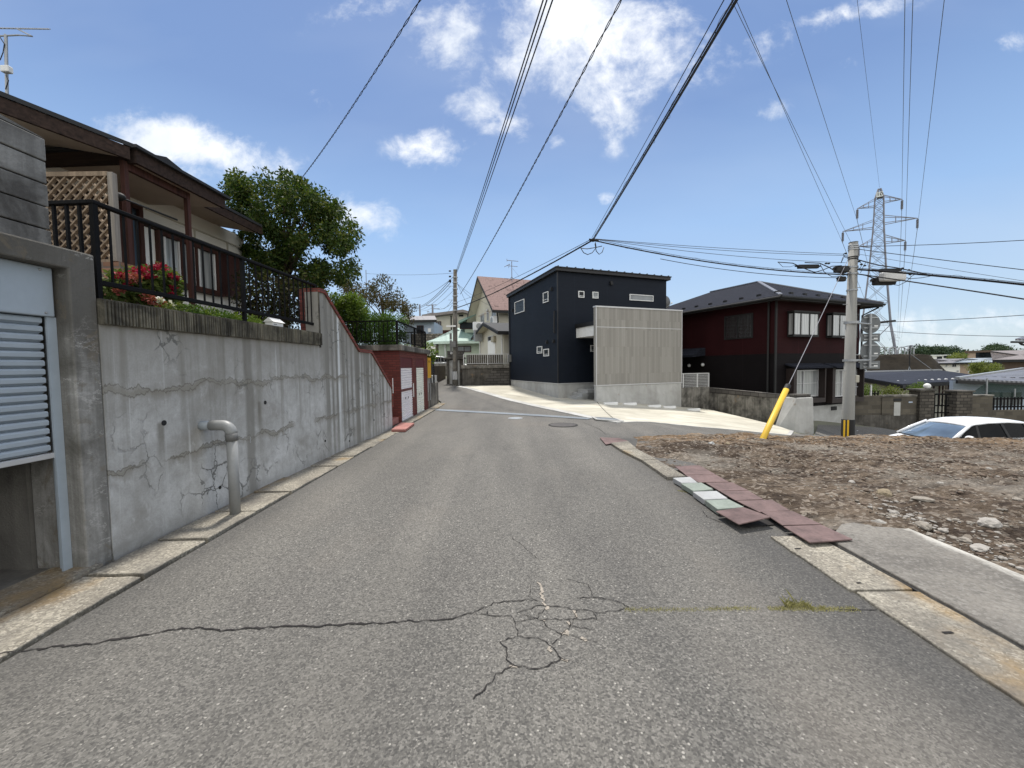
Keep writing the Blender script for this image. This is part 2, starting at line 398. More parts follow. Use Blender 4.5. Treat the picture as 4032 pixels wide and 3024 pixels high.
def leafm(name, cols, trans=.35, rough=.6):
    m = bpy.data.materials.new(name); m.use_nodes = True
    t = NT(m.node_tree); t.n.clear()
    g = t.new('ShaderNodeNewGeometry')
    c = t.ramp(g.outputs['Random Per Island'], [(i / (len(cols) - 1), q) for i, q in enumerate(cols)])
    c = t.mix(t.mr(t.noise(t.coord(), 1.1, 3), .35, .65, 0, .5), c, sc3(cols[0], .7))
    d = t.new('ShaderNodeBsdfPrincipled'); t.put(d.inputs['Base Color'], c); d.inputs['Roughness'].default_value = rough; d.inputs['Specular IOR Level'].default_value = .15
    tr = t.new('ShaderNodeBsdfTranslucent'); t.put(tr.inputs[0], t.mix(1, c, (1.3, 1.35, .7), 'MULTIPLY'))
    mx = t.new('ShaderNodeMixShader'); mx.inputs[0].default_value = trans
    t.l.new(d.outputs[0], mx.inputs[1]); t.l.new(tr.outputs[0], mx.inputs[2])
    o = t.new('ShaderNodeOutputMaterial'); t.l.new(mx.outputs[0], o.inputs[0])
    return m

def glass(name, col, rough=.06, spec=.9):
    t = mat(name); v = t.coord()
    a = t.noise(t.map(v, (1, 1, .5)), 1.3, 3, .5)
    return fin(t, t.mix(t.mr(a, .3, .7), sc3(col, .6), sc3(col, 1.4)), rough, None, 0, spec)

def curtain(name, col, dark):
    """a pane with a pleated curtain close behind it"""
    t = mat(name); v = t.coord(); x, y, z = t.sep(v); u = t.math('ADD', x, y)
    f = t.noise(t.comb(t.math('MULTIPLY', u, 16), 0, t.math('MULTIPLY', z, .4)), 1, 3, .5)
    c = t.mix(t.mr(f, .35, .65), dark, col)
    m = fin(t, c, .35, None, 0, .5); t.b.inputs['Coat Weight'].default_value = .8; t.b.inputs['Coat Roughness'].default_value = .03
    return m

def striped(name, c1, c2, n, radius=None):
    """vertical hazard stripes wound round a post (by angle about the object's z axis)"""
    t = mat(name); v = t.coord(); x, y, z = t.sep(v)
    a = t.math('ARCTAN2', y, x)
    g = t.math('FRACT', t.math('MULTIPLY', a, n / (2 * pi)))
    return fin(t, t.mix(t.mr(g, .49, .51), c1, c2), .5)

MAT = dict(
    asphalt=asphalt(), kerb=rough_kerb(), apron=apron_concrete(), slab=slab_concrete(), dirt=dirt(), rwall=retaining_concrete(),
    pillar=stained_concrete('garage_concrete', (.40, .395, .375), (.12, .115, .10), 1.6, .5, top=1.75),
    darkconc=stained_concrete('dark_concrete', (.13, .12, .105), (.05, .046, .04), 2, .4),
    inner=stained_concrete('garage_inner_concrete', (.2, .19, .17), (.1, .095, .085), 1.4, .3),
    coping=stained_concrete('coping_concrete', (.20, .185, .14), (.045, .042, .035), 3.5, .8),
    panelw=stained_concrete('panel_concrete', (.26, .26, .25), (.075, .072, .068), 1.8, .35),
    oldwall=stained_concrete('weathered_wall', (.27, .255, .225), (.055, .052, .046), 2.2, .5, sx=5),
    paleconc=stained_concrete('pale_concrete', (.48, .48, .46), (.34, .335, .315), 1.2, .25, sx=4),
    polec=P('pole_concrete', (.235, .232, .215), .85, .16, 2.5, bump=.2, stretch=(2, 2, .4)),
    poleold=stained_concrete('old_pole_concrete', (.17, .155, .13), (.06, .055, .048), 3, .5),
    redbrick=brick('red_brick', (.135, .034, .028), (.09, .03, .025), .21, .068, 'xyz'),
    brickcap=brick('red_brick_cap', (.20, .05, .038), (.11, .05, .04), .21, .068, 'xyz'),
    brownbrick=brick('brown_brick', (.28, .15, .095), (.16, .13, .11), .2, .07, 'xyz'),
    block=brick('concrete_block', (.095, .083, .064), (.085, .078, .066), .4, .2, 'xyz', .3, .95, .01),
    darkblock=brick('dark_block', (.095, .088, .08), (.02, .018, .016), .42, .16, 'xyz', .3, .95, .014),
    stone=brick('rough_stone', (.085, .075, .062), (.03, .027, .023), .34, .15, 'xyz', .45, .95, .02),
    rubble=brick('rubble_stone', (.16, .14, .115), (.06, .055, .045), .3, .22, 'xyz', .5, .95, .03),
    redpaint=P('dark_red_paint', (.10, .022, .026), .5, .25, 4),
    redtrim=P('red_trim', (.15, .035, .03), .6, .25, 4), redstep=P('red_step', (.31, .135, .115), .8, .3, 4, bump=.2),
    shutterblue=P('blue_grey_shutter', (.32, .37, .415), .5, .10, 3, metal=.0, spec=.5, fine=14), 
    shutterwhite=P('white_shutter', (.80, .77, .785), .55, .10, 3), shuttercream=P('cream_shutter', (.80, .81, .73), .55, .10, 3),
    navy=siding('navy_siding', (.0088, .0122, .0195), .3, 1.82, .6, .12, 'h', .15), navyf=P('black_fascia', (.012, .012, .013), .5), plank=plank_panel(),
    maroon=siding('maroon_siding', (.023, .0056, .0064), .16, 3.03, .7, .2, 'h', .08), blackw=siding('black_siding', (.0085, .007, .0075), .16, 3.03, .7, .2, 'h', .08),
    blackroof=roofing('dark_metal_roof', (.022, .024, .032), .13, .7, 'z', .9, .06), pinkroof=roofing('pink_metal_roof', (.215, .145, .132), .16, .35, 'z', .8, .15, (.07, .045, .04)),
    greenroof=roofing('green_metal_roof', (.22, .32, .28), .13, .3, 'z', .6, .4), blueroof=roofing('blue_grey_roof', (.024, .027, .037), .075, .7, 'z', .8, .15),
    greyroof=roofing('grey_roof', (.17, .16, .155), .15, .3), slateroof=roofing('pale_roof', (.25, .28, .30), .2, .2), brownroof=roofing('brown_roof', (.19, .165, .15), .2, .3),
    cream=P('cream_render', (.52, .49, .40), .85, .08, 1.5, bump=.1), white=P('white_wall', (.78, .77, .72), .8, .06, 2, bump=.1), greenw=P('pale_green_render', (.40, .46, .36), .85, .1, 1.5),
    bluew=P('pale_blue_siding', (.36, .42, .50), .7, .1, 2), tanw=P('tan_wall', (.36, .27, .2), .8, .15, 2), brownw=P('brown_wall', (.10, .07, .05), .8, .2, 3), pinkw=P('pinkish_wall', (.33, .29, .27), .8, .1, 2),
    soffit=P('soffit_board', (.42, .35, .28), .8, .12, 2), fascia=wood('brown_fascia', (.035, .022, .017), .85, 'y', .6), brownwood=wood('brown_post', (.055, .022, .016), .7, 'z', .5),
    roofdark=P('charcoal_roof_sheet', (.026, .028, .030), .8, .2, 3), lattice=wood('old_lattice_wood', (.27, .205, .145), .9, 'z', .35), greywood=wood('grey_timber', (.24, .215, .185), .9, 'z', .35),
    blackmetal=P('black_rail_paint', (.008, .008, .0085), .7, .3, 6, spec=.1), whitemetal=P('white_rail_paint', (.55, .55, .54), .5, .15, 6), grey=P('grey_plastic', (.24, .245, .24), .45, .12, 5), greydark=P('dark_grey_plastic', (.13, .13, .125), .5, .12, 5),
    whitep=P('white_plastic', (.68, .68, .66), .5, .08, 6), galv=P('galvanised_steel', (.33, .34, .345), .45, .15, 5, metal=.55), steel=P('pylon_steel', (.20, .20, .225), .65, .15, 3, metal=.1), signback=P('sign_back_alu', (.135, .145, .15), .5, .12, 4, metal=.3),
    cable=P('cable_black', (.012, .012, .014), .55, .2, 5), wire=P('wire_grey', (.06, .065, .075), .5, .2, 5), black=P('matte_black', (.012, .012, .012), .7, .3, 5), yellow=P('yellow_plastic', (.62, .40, .035), .5, .10, 3), yellowb=P('yellow_board', (.55, .30, .02), .55, .12, 3),
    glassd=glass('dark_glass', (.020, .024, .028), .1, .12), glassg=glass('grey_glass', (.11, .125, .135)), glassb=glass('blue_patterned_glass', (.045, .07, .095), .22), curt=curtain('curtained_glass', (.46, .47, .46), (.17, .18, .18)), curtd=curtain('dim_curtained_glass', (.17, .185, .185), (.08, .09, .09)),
    alum=P('aluminium_frame', (.5, .5, .5), .4, .08, 6, metal=.3), rust=P('rusty_plate', (.128, .085, .079), .8, .45, 5, bump=.15), greenst=P('green_stone', (.22, .25, .215), .85, .22, 9, bump=.3), palest=P('pale_stone', (.34, .345, .34), .85, .15, 6, bump=.2),
    rock=P('rubble_rock', (.25, .225, .19), .95, .3, 8, bump=.5), palerock=P('pale_rubble', (.31, .29, .26), .95, .25, 8, bump=.5), brownrock=P('brown_rock', (.22, .18, .12), .95, .3, 8, bump=.5), bark=wood('bark', (.09, .07, .05), .95, 'z', .4),
    carpaint=P('white_car_paint', (.74, .75, .76), .22, .02, 2, spec=.6), carglass=glass('car_side_glass', (.005, .0055, .006), .2, .04), windscreen=glass('car_windscreen', (.10, .14, .19), .04, 1.0), tyre=P('tyre_rubber', (.015, .015, .015), .85),
    soil=P('garden_soil', (.07, .055, .04), .95, .3, 3, bump=.4), ground=P('ground_earth', (.14, .14, .10), .95, .3, .3), mound=P('mound_turf', (.036, .029, .021), .95, .6, 1.3, bump=.8, stretch=(.6, .6, 1.5), fine=5),
    crack=P('crack_shadow', (.018, .016, .015), .95, .3, 8), tar=P('joint_tar', (.03, .029, .028), .9, .3, 8), moss=leafm('moss_grass', [(.22, .21, .08), (.34, .32, .14), (.48, .44, .26)], .15),
    leafa=leafm('tree_leaves', [(.018, .036, .008), (.033, .064, .014), (.06, .095, .02), (.12, .13, .03)], .3), leafr=leafm('reddish_leaves', [(.035, .04, .013), (.065, .055, .022), (.10, .07, .03)], .3),
    leafb=leafm('bright_leaves', [(.06, .105, .02), (.11, .17, .03), (.17, .22, .045)], .35), hedge=leafm('hedge_leaves', [(.035, .075, .014), (.065, .125, .024), (.10, .17, .035)], .3), leafc=leafm('bush_leaves', [(.05, .085, .02), (.10, .14, .035), (.2, .22, .07)], .3),
    leafd=leafm('dark_bush_leaves', [(.02, .03, .01), (.045, .05, .02), (.08, .06, .03)], .3), leaff=leafm('far_leaves', [(.03, .05, .03), (.045, .075, .04), (.07, .105, .05)], .15), leafy=leafm('yellow_green_leaves', [(.07, .09, .02), (.14, .17, .04), (.2, .22, .06)], .3), petal=leafm('red_petals', [(.20, .005, .02), (.32, .010, .04), (.42, .03, .07)], .15), petalp=leafm('faded_pink_petals', [(.28, .07, .06), (.34, .12, .09)], .25), petalw=leafm('white_petals', [(.6, .6, .55), (.75, .75, .7)], .2),
    net=P('green_net', (.05, .075, .065), .9, .2, 5), lid=P('cast_iron_lid', (.06, .055, .052), .7, .3, 8), grate=P('steel_grate', (.19, .215, .24), .5, .15, 5, metal=.4), palelid=P('pale_lid', (.27, .30, .32), .5, .15, 5))

# ------------------------------------------------------------------ geometry helpers
def tag(o, label=None, cat=None, group=None, kind=None):
    if label: o['label'] = label
    if cat: o['category'] = cat
    if group: o['group'] = group
    if kind: o['kind'] = kind
    return o
def thing(name, label, cat, loc=(0, 0, 0), rz=0., group=None):
    o = bpy.data.objects.new(name, None); COL.objects.link(o)
    o.location = loc; o.rotation_euler = (0, 0, rz); o.empty_display_size = .2
    return tag(o, label, cat, group)
def w2l(o, p):
    """world point to the local frame of a thing (location and z rotation only)"""
    q = Vector(p) - Vector(o.location); a = -o.rotation_euler[2]
    return Vector((q.x * cos(a) - q.y * sin(a), q.x * sin(a) + q.y * cos(a), q.z))
def l2w(o, p):
    a = o.rotation_euler[2]; p = Vector(p)
    return Vector((p.x * cos(a) - p.y * sin(a), p.x * sin(a) + p.y * cos(a), p.z)) + Vector(o.location)
def lhit(o, p, axis, c):
    """photo pixel -> local point on the local plane axis = c"""
    a = o.rotation_euler[2]
    n = Vector((cos(a), sin(a), 0)) if axis == 'x' else Vector((-sin(a), cos(a), 0))
    pt = l2w(o, (c, 0, 0) if axis == 'x' else (0, c, 0))
    return w2l(o, hit(p, pt, n))

class MB:
    def __init__(s): s.v = []; s.f = []
    def add(s, vs, fs):
        k = len(s.v); s.v += [tuple(q) for q in vs]; s.f += [tuple(i + k for i in f) for f in fs]; return s
    def box(s, a, b):
        (x0, y0, z0), (x1, y1, z1) = [min(p, q) for p, q in zip(a, b)], [max(p, q) for p, q in zip(a, b)]
        return s.add([(x0, y0, z0), (x1, y0, z0), (x1, y1, z0), (x0, y1, z0), (x0, y0, z1), (x1, y0, z1), (x1, y1, z1), (x0, y1, z1)],
                     [(0, 3, 2, 1), (4, 5, 6, 7), (0, 1, 5, 4), (1, 2, 6, 5), (2, 3, 7, 6), (3, 0, 4, 7)])
    def hexa(s, p):
        """8 points: bottom loop then top loop"""
        return s.add(p, [(0, 3, 2, 1), (4, 5, 6, 7), (0, 1, 5, 4), (1, 2, 6, 5), (2, 3, 7, 6), (3, 0, 4, 7)])
    def prism(s, poly, d):
        """planar polygon pushed along vector d"""
        n = len(poly); d = Vector(d); P0 = [Vector(q) for q in poly]
        return s.add(P0 + [q + d for q in P0], [tuple(range(n))[::-1], tuple(range(n, 2 * n))] + [(i, (i + 1) % n, n + (i + 1) % n, n + i) for i in range(n)])
    def bar(s, a, b, w, h, up=(0, 0, 1)):
        a, b = Vector(a), Vector(b); d = (b - a).normalized(); u = Vector(up)
        if abs(d.dot(u)) > .98: u = Vector((0, 1, 0))
        r = d.cross(u).normalized() * w / 2; u2 = r.cross(d).normalized() * h / 2
        return s.hexa([a - r - u2, a + r - u2, a + r + u2, a - r + u2, b - r - u2, b + r - u2, b + r + u2, b - r + u2])
    def tube(s, pts, r, n=8, cap=True):
        pts = [Vector(p) for p in pts]; rs = r if isinstance(r, (list, tuple)) else [r] * len(pts); k = len(s.v)
        prev = None
        for i, p in enumerate(pts):
            d = (pts[min(i + 1, len(pts) - 1)] - pts[max(i - 1, 0)]).normalized()
            if prev is None:
                u = Vector((0, 0, 1)) if abs(d.z) < .9 else Vector((1, 0, 0)); a = d.cross(u).normalized()
            else:
                a = (prev - d * prev.dot(d)).normalized()
            prev = a; b = d.cross(a)
            for j in range(n):
                th = 2 * pi * j / n; s.v.append(tuple(p + (a * cos(th) + b * sin(th)) * rs[i]))
        for i in range(len(pts) - 1):
            for j in range(n):
                s.f.append((k + i * n + j, k + i * n + (j + 1) % n, k + (i + 1) * n + (j + 1) % n, k + (i + 1) * n + j))
        if cap:
            s.f.append(tuple(k + j for j in range(n))[::-1]); s.f.append(tuple(k + (len(pts) - 1) * n + j for j in range(n)))
        return s
    def disc(s, c, nrm, r, th, n=28):
        c, nrm = Vector(c), Vector(nrm).normalized()
        return s.tube([c - nrm * th / 2, c + nrm * th / 2], r, n)
    def ball(s, c, r, n=10, m=7, sq=(1, 1, 1)):
        k = len(s.v); c = Vector(c)
        for i in range(m + 1):
            ph = pi * i / m
            for j in range(n):
                th = 2 * pi * j / n; s.v.append((c.x + r * sq[0] * sin(ph) * cos(th), c.y + r * sq[1] * sin(ph) * sin(th), c.z + r * sq[2] * cos(ph)))
        for i in range(m):
            for j in range(n): s.f.append((k + i * n + j, k + (i + 1) * n + j, k + (i + 1) * n + (j + 1) % n, k + i * n + (j + 1) % n))
        return s
    def build(s, name, material, parent=None, smooth=False, bevel=0.):
        me = bpy.data.meshes.new(name); me.from_pydata(s.v, [], s.f)
        bm = bmesh.new(); bm.from_mesh(me); bmesh.ops.recalc_face_normals(bm, faces=bm.faces); bm.to_mesh(me); bm.free()
        me.materials.append(MAT[material] if isinstance(material, str) else material)
        o = bpy.data.objects.new(name, me); COL.objects.link(o)
        if parent is not None: o.parent = parent
        if smooth: me.polygons.foreach_set('use_smooth', [True] * len(me.polygons))
        if bevel:
            b = o.modifiers.new('bevel', 'BEVEL'); b.width = bevel; b.segments = 2; b.limit_method = 'ANGLE'; b.angle_limit = radians(40)
        return o
def BX(a, b): return MB().box(a, b)

def mesh_raw(name, V, Fc, material, parent=None):
    me = bpy.data.meshes.new(name)
    V = np.asarray(V, np.float32); Fc = np.asarray(Fc, np.int32); n, k = Fc.shape
    me.vertices.add(len(V)); me.vertices.foreach_set('co', V.ravel())
    me.loops.add(n * k); me.loops.foreach_set('vertex_index', Fc.ravel())
    me.polygons.add(n); me.polygons.foreach_set('loop_start', np.arange(0, n * k, k, dtype=np.int32)); me.polygons.foreach_set('loop_total', np.full(n, k, np.int32))
    me.update(calc_edges=True); me.validate()
    me.materials.append(MAT[material] if isinstance(material, str) else material)
    o = bpy.data.objects.new(name, me); COL.objects.link(o)
    if parent is not None: o.parent = parent
    return o

def leaves(name, centres, radii, per, size, material, parent=None, flat=.0, aspect=.5, up=0., squash=(1, 1, 1)):
    """leaf-sized faces scattered through clumps: each leaf is a folded lozenge of two quads sharing the midrib"""
    C = np.asarray(centres, float); Rr = np.asarray(radii, float)
    n = len(C) * per
    idx = np.repeat(np.arange(len(C)), per)
    d = rng.normal(size=(n, 3)); d /= np.linalg.norm(d, axis=1)[:, None]
    rr = rng.random(n) ** .45
    pos = C[idx] + d * (rr * Rr[idx])[:, None] * np.array(squash)
    ax = d * .6 + rng.normal(size=(n, 3)) * .6; ax[:, 2] -= .25 - up; ax /= np.linalg.norm(ax, axis=1)[:, None]
    nr = rng.normal(size=(n, 3)) * (.75 - flat * .5); nr[:, 2] += .6 + flat
    sd_ = np.cross(ax, nr); sd_ /= np.linalg.norm(sd_, axis=1)[:, None] + 1e-9
    nr = np.cross(sd_, ax)
    L = size * (.65 + .7 * rng.random(n))[:, None]; W = L * aspect * .5
    p0 = pos; p3 = pos + ax * L; mid = pos + ax * L * .5 - nr * L * .08
    a = mid + sd_ * W + nr * W * .5; b = mid - sd_ * W + nr * W * .5
    V = np.stack([p0, a, p3, b, mid], 1).reshape(-1, 3)
    k = np.arange(n)[:, None] * 5
    Fc = np.concatenate([k + np.array([[0, 1, 2]]), k + np.array([[0, 2, 3]])])
    return mesh_raw(name, V, Fc, material, parent)

def blob_points(c, r, n, shell=.5):
    """n clump centres in an ellipsoid, biased to its outside"""
    d = rng.normal(size=(n, 3)); d /= np.linalg.norm(d, axis=1)[:, None]
    return np.asarray(c) + d * (shell + (1 - shell) * rng.random(n) ** .6)[:, None] * np.asarray(r)

# ------------------------------------------------------------------ terrain
_CP = [(-3, -6, 0), (0, -6, 0), (3, -6, 0), (-3, 0, 0), (0, 0, 0), (3, 0, 0), (-3, 5, 0), (0, 5, 0), (3, 5, 0), (6, 0, 0), (6, 5, 0), (-3, 9, 0), (0, 9, 0), (2.5, 8.3, 0), (-3.1, 12, 0), (-3.1, 14.6, 0), (0, 14, 0), (0, 11.5, 0), (-3.2, 16.6, .02),
       (2.07, 17.8, 0), (3.53, 16.5, 0), (2.45, 11.3, -.03), (5.34, 11.3, -.3), (8.2, 11.5, -.64), (7.86, 18.2, -.49), (9.39, 18.8, -.66), (10.3, 14, -.86), (13.1, 17, -1.06), (15.7, 18.7, -1.2), (17, 18, -1.5), (12.6, 11.7, -1.6),
       (16, 13, -2.0), (-.1, 22.9, .37), (-3.3, 22.7, .4), (-5, 28, .8), (4, 10.2, -.12), (9.2, 10.4, -.95), (22, 16, -2.6), (-8, 10, 0), (-12, 30, 1.0), (0, 40, 1.2), (20, 30, -1.8), (30, 10, -3.2), (20, 0, -.5), (-20, 0, 0), (40, 40, -4.5), (0, -20, 0)]
_cp = np.array(_CP, float)
_d = np.linalg.norm(_cp[:, None, :2] - _cp[None, :, :2], axis=2)
_w = np.linalg.solve(np.block([[_d, np.ones((len(_cp), 1))], [np.ones((1, len(_cp))), np.zeros((1, 1))]]), np.append(_cp[:, 2], 0))
def HN(x, y):
    x = np.asarray(x, float); y = np.asarray(y, float)
    d = np.sqrt((x[..., None] - _cp[:, 0]) ** 2 + (y[..., None] - _cp[:, 1]) ** 2)
    z = d @ _w[:-1] + _w[-1]
    f = np.clip(np.maximum(np.maximum((y - 8.7) / 3.0, (x - 11) / 4.0), np.clip((x - 3.4) / 2.5, 0, 1) * (y - 7.9) / .9), 0, 1); z = z * f * f * (3 - 2 * f)      # the lane itself is level
    r = np.sqrt(x * x + y * y); k = np.clip((r - 45) / 60, 0, 1)
    return z * (1 - k) + k * (1 - 8 * np.clip((x + 60) / 80, 0, 1))
def H(x, y): return float(HN(x, y))
def atH(p, lo=1.5, hi=60):
    d = ray(p); prev = lo
    for i in range(1, 600):
        s = lo * (hi / lo) ** (i / 600); q = CAM + d * (s / d.y)
        if q.z <= H(q.x, q.y):
            a, b = prev, s
            for _ in range(30):
                mm = (a + b) / 2; q = CAM + d * (mm / d.y)
                if q.z <= H(q.x, q.y): b = mm
                else: a = mm
            return q
        prev = s
    return CAM + d * (hi / d.y)
def drape(name, poly, off, cell, material, kind='structure', parent=None, thick=0.):
    """a flat-lying sheet of the given outline laid over the terrain, off above it"""
    bm = bmesh.new(); bm.faces.new([bm.verts.new((p[0], p[1], 0)) for p in poly])
    xs = [p[0] for p in poly]; ys = [p[1] for p in poly]
    for ax, lo, hi in ((0, min(xs), max(xs)), (1, min(ys), max(ys))):
        q = lo + cell
        while q < hi:
            co = [0, 0, 0]; co[ax] = q; no = [0, 0, 0]; no[ax] = 1
            bmesh.ops.bisect_plane(bm, geom=bm.verts[:] + bm.edges[:] + bm.faces[:], plane_co=co, plane_no=no); q += cell
    bmesh.ops.triangulate(bm, faces=[f for f in bm.faces if len(f.verts) > 4])
    if thick:
        top = bm.faces[:]
        r = bmesh.ops.extrude_face_region(bm, geom=top); dn = {v for v in r['geom'] if isinstance(v, bmesh.types.BMVert)}
        for v in bm.verts: v.co.z = H(v.co.x, v.co.y) + (off if v in dn else off - thick)
    else:
        for v in bm.verts: v.co.z = H(v.co.x, v.co.y) + off
    bmesh.ops.recalc_face_normals(bm, faces=bm.faces)
    if not thick and sum(f.normal.z for f in bm.faces) < 0: bmesh.ops.reverse_faces(bm, faces=bm.faces)
    me = bpy.data.meshes.new(name); bm.to_mesh(me); bm.free(); me.materials.append(MAT[material])
    o = bpy.data.objects.new(name, me); COL.objects.link(o)
    if parent is not None: o.parent = parent
    if kind: o['kind'] = kind
    return o
AL = math.atan(.40)                            # heading of the street grid beyond the junction
# ================================================================== GROUND
# one sheet out to the horizon
rr = [0] + [2.5 * 1.16 ** i for i in range(48)]
V, Fc = [(0, 4, H(0, 4) - .06)], []
NA = 72
for r in rr[1:]:
    for j in range(NA):
        a = 2 * pi * j / NA; x, y = r * cos(a), 4 + r * sin(a)
        V.append((x, y, H(x, y) - .06 - .0015 * r - (.4 if 2.7 < x < 18 and -5 < y < 8.3 else 0)))
tri = []
for j in range(NA): tri.append((0, 1 + j, 1 + (j + 1) % NA))
mb = MB(); mb.add(V, tri)
for i in range(len(rr) - 2):
    for j in range(NA):
        k = 1 + i * NA; mb.f.append((k + j, k + NA + j, k + NA + (j + 1) % NA, k + (j + 1) % NA))
tag(mb.build('ground', 'ground', None, True), kind='structure')

# road: main lane, junction, the side street and the lane climbing past the old pole
road_poly = [(-2.75, -9), (2.27, -9), (2.27, 3.42), (2.8, 3.5), (2.8, 8.2), (4.5, 8.45), (7, 8.8), (14, 9.3), (24, 11), (24, 18.0), (16.5, 17.6), (12.8, 16.4), (10.2, 13.2), (8.6, 12.6), (3, 13.2), (1.2, 17.6), (-1.2, 22.6), (-3.2, 22.4), (-3.6, 25), (-6, 30.5), (-9, 30.5), (-5.2, 22), (-3.05, 16.9), (-2.75, 14.7)]
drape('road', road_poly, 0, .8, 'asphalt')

# left gutter strip: cast kerb slabs between wall and asphalt
def slab_row(name, segs, zt, material, th=.12):
    """one mesh: a row of cast pieces with open joints"""
    mb = MB()
    for q in segs:
        ring = []
        for i in range(4):                     # worn, slightly wandering edges
            a, b = Vector(q[i]), Vector(q[(i + 1) % 4]); n = max(1, int((b - a).length / .09)); nrm = Vector((b.y - a.y, a.x - b.x, 0)).normalized()
            for k in range(n): ring.append(a.lerp(b, k / n) + nrm * (random.uniform(-.010, .004) if k else random.uniform(-.014, 0)))
        m_ = len(ring); mb.add([(p.x, p.y, zt + p.z - th) for p in ring] + [(p.x, p.y, zt + p.z) for p in ring], [tuple(range(m_))[::-1], tuple(range(m_, 2 * m_))] + [(i, (i + 1) % m_, m_ + (i + 1) % m_, m_ + i) for i in range(m_)])
    o = mb.build(name, material, None, bevel=.008); return tag(o, kind='structure')
ys = [-4, -2.8, -1.6, -.4, .75, 1.9, 2.92, 3.52, 4.2, 4.85, 5.5, 6.15, 6.8, 7.6, 8.4, 9.2, 9.95]
segs = []
for i in range(len(ys) - 1):
    a, b = ys[i], ys[i + 1]; g = .012
    def xr(y): return -2.80 + .011 * (y - 3) + random.uniform(-.018, .018)
    def xl(y): return (-3.27 + .04 * max(0, min(1, (y - 3) / 7)) * 7 / 1.2 * .2)
    j1, j2 = random.uniform(-.012, .012), random.uniform(-.012, .012)
    segs.append([(xl(a), a + g, j1), (xr(a), a + g, j2), (xr(b), b - g, j2), (xl(b), b - g, j1)])
slab_row('left_kerb', segs, .014, 'kerb')
# threshold of the open garage
tag(BX((-3.62, -1.5, -.1), (-3.28, 3.07, .022)).build('garage_threshold', 'kerb'), kind='structure')
# right kerb pieces (parts of it are missing: the plates bridge the gaps)
segs = []
for (a, b, x0, x1) in [(-5, -3.4, 2.27, 2.68), (-3.4, -1.8, 2.27, 2.68), (-1.8, -.6, 2.27, 2.68), (-.6, .6, 2.27, 2.68), (.6, 1.55, 2.27, 2.68), (1.55, 2.56, 2.27, 2.68), (2.56, 3.42, 2.26, 2.67)]:
    j = random.uniform(-.008, .008)
    segs.append([(x0 + random.uniform(-.015, .015), a + .01, j), (x1, a + .01, j), (x1, b - .01, j), (x0 + random.uniform(-.015, .015), b - .01, j)])
slab_row('right_kerb', segs, .022, 'kerb')
# remains of the kerb further up: built from its corners in the photograph
def ground_quad(ps, z): return [tuple(atZ(p, z)) for p in ps]
def plate(name, ps, z, th, material, parent=None, bevel=.006, tilt=(0, 0, 0, 0)):
    q = [atZ(p, z) for p in ps]
    mb = MB().hexa([(v.x, v.y, v.z + t - th) for v, t in zip(q, tilt)] + [(v.x, v.y, v.z + t) for v, t in zip(q, tilt)])
    return mb.build(name, material, parent, bevel=bevel)
far_kerb = [[K_(412, 288), K_(490, 338), K_(622, 334), K_(548, 272)], [K_(494, 341), K_(660, 422), K_(778, 418), K_(626, 337)], [K_(664, 425), K_(856, 556), K_(1010, 552), K_(782, 421)]]
mb = MB()
for q in far_kerb:
    c = [atZ(p, .05) for p in q]
    mb.hexa([(v.x, v.y, -.05) for v in c] + [(v.x, v.y, .05) for v in c])
tag(mb.build('broken_kerb', 'kerb', None, bevel=.01), kind='structure')

# concrete slab beside the kerb with a lime-white edge
poly = [(2.69, -6), (3.56, -6), (3.56, 3.72), (3.05, 3.60), (2.69, 3.30)]
mb = MB().prism([(x, y, -.08) for x, y in poly], (0, 0, .118))
tag(mb.build('old_driveway_slab', 'slab', None, bevel=.008), kind='structure')
tag(BX((2.676, -6, -.05), (2.689, 3.2, .016)).build('slab_joint', 'tar'), kind='structure')
mb = MB()                                      # lifting slots and a chipped joint in the kerb
for p, w_, d_ in ((N_(612, 286), .055, .016), (N_(1675, 880), .06, .02), (N_(1045, 528), .035, .014)):
    q = atZ(p, .024); mb.add([(q.x - w_ / 2, q.y - d_ / 2, .0245), (q.x + w_ / 2, q.y - d_ * .3, .0245), (q.x + w_ * .45, q.y + d_ / 2, .0245), (q.x - w_ * .5, q.y + d_ * .4, .0245)], [(0, 1, 2, 3)])
tag(mb.build('kerb_slot', 'crack'), kind='structure')

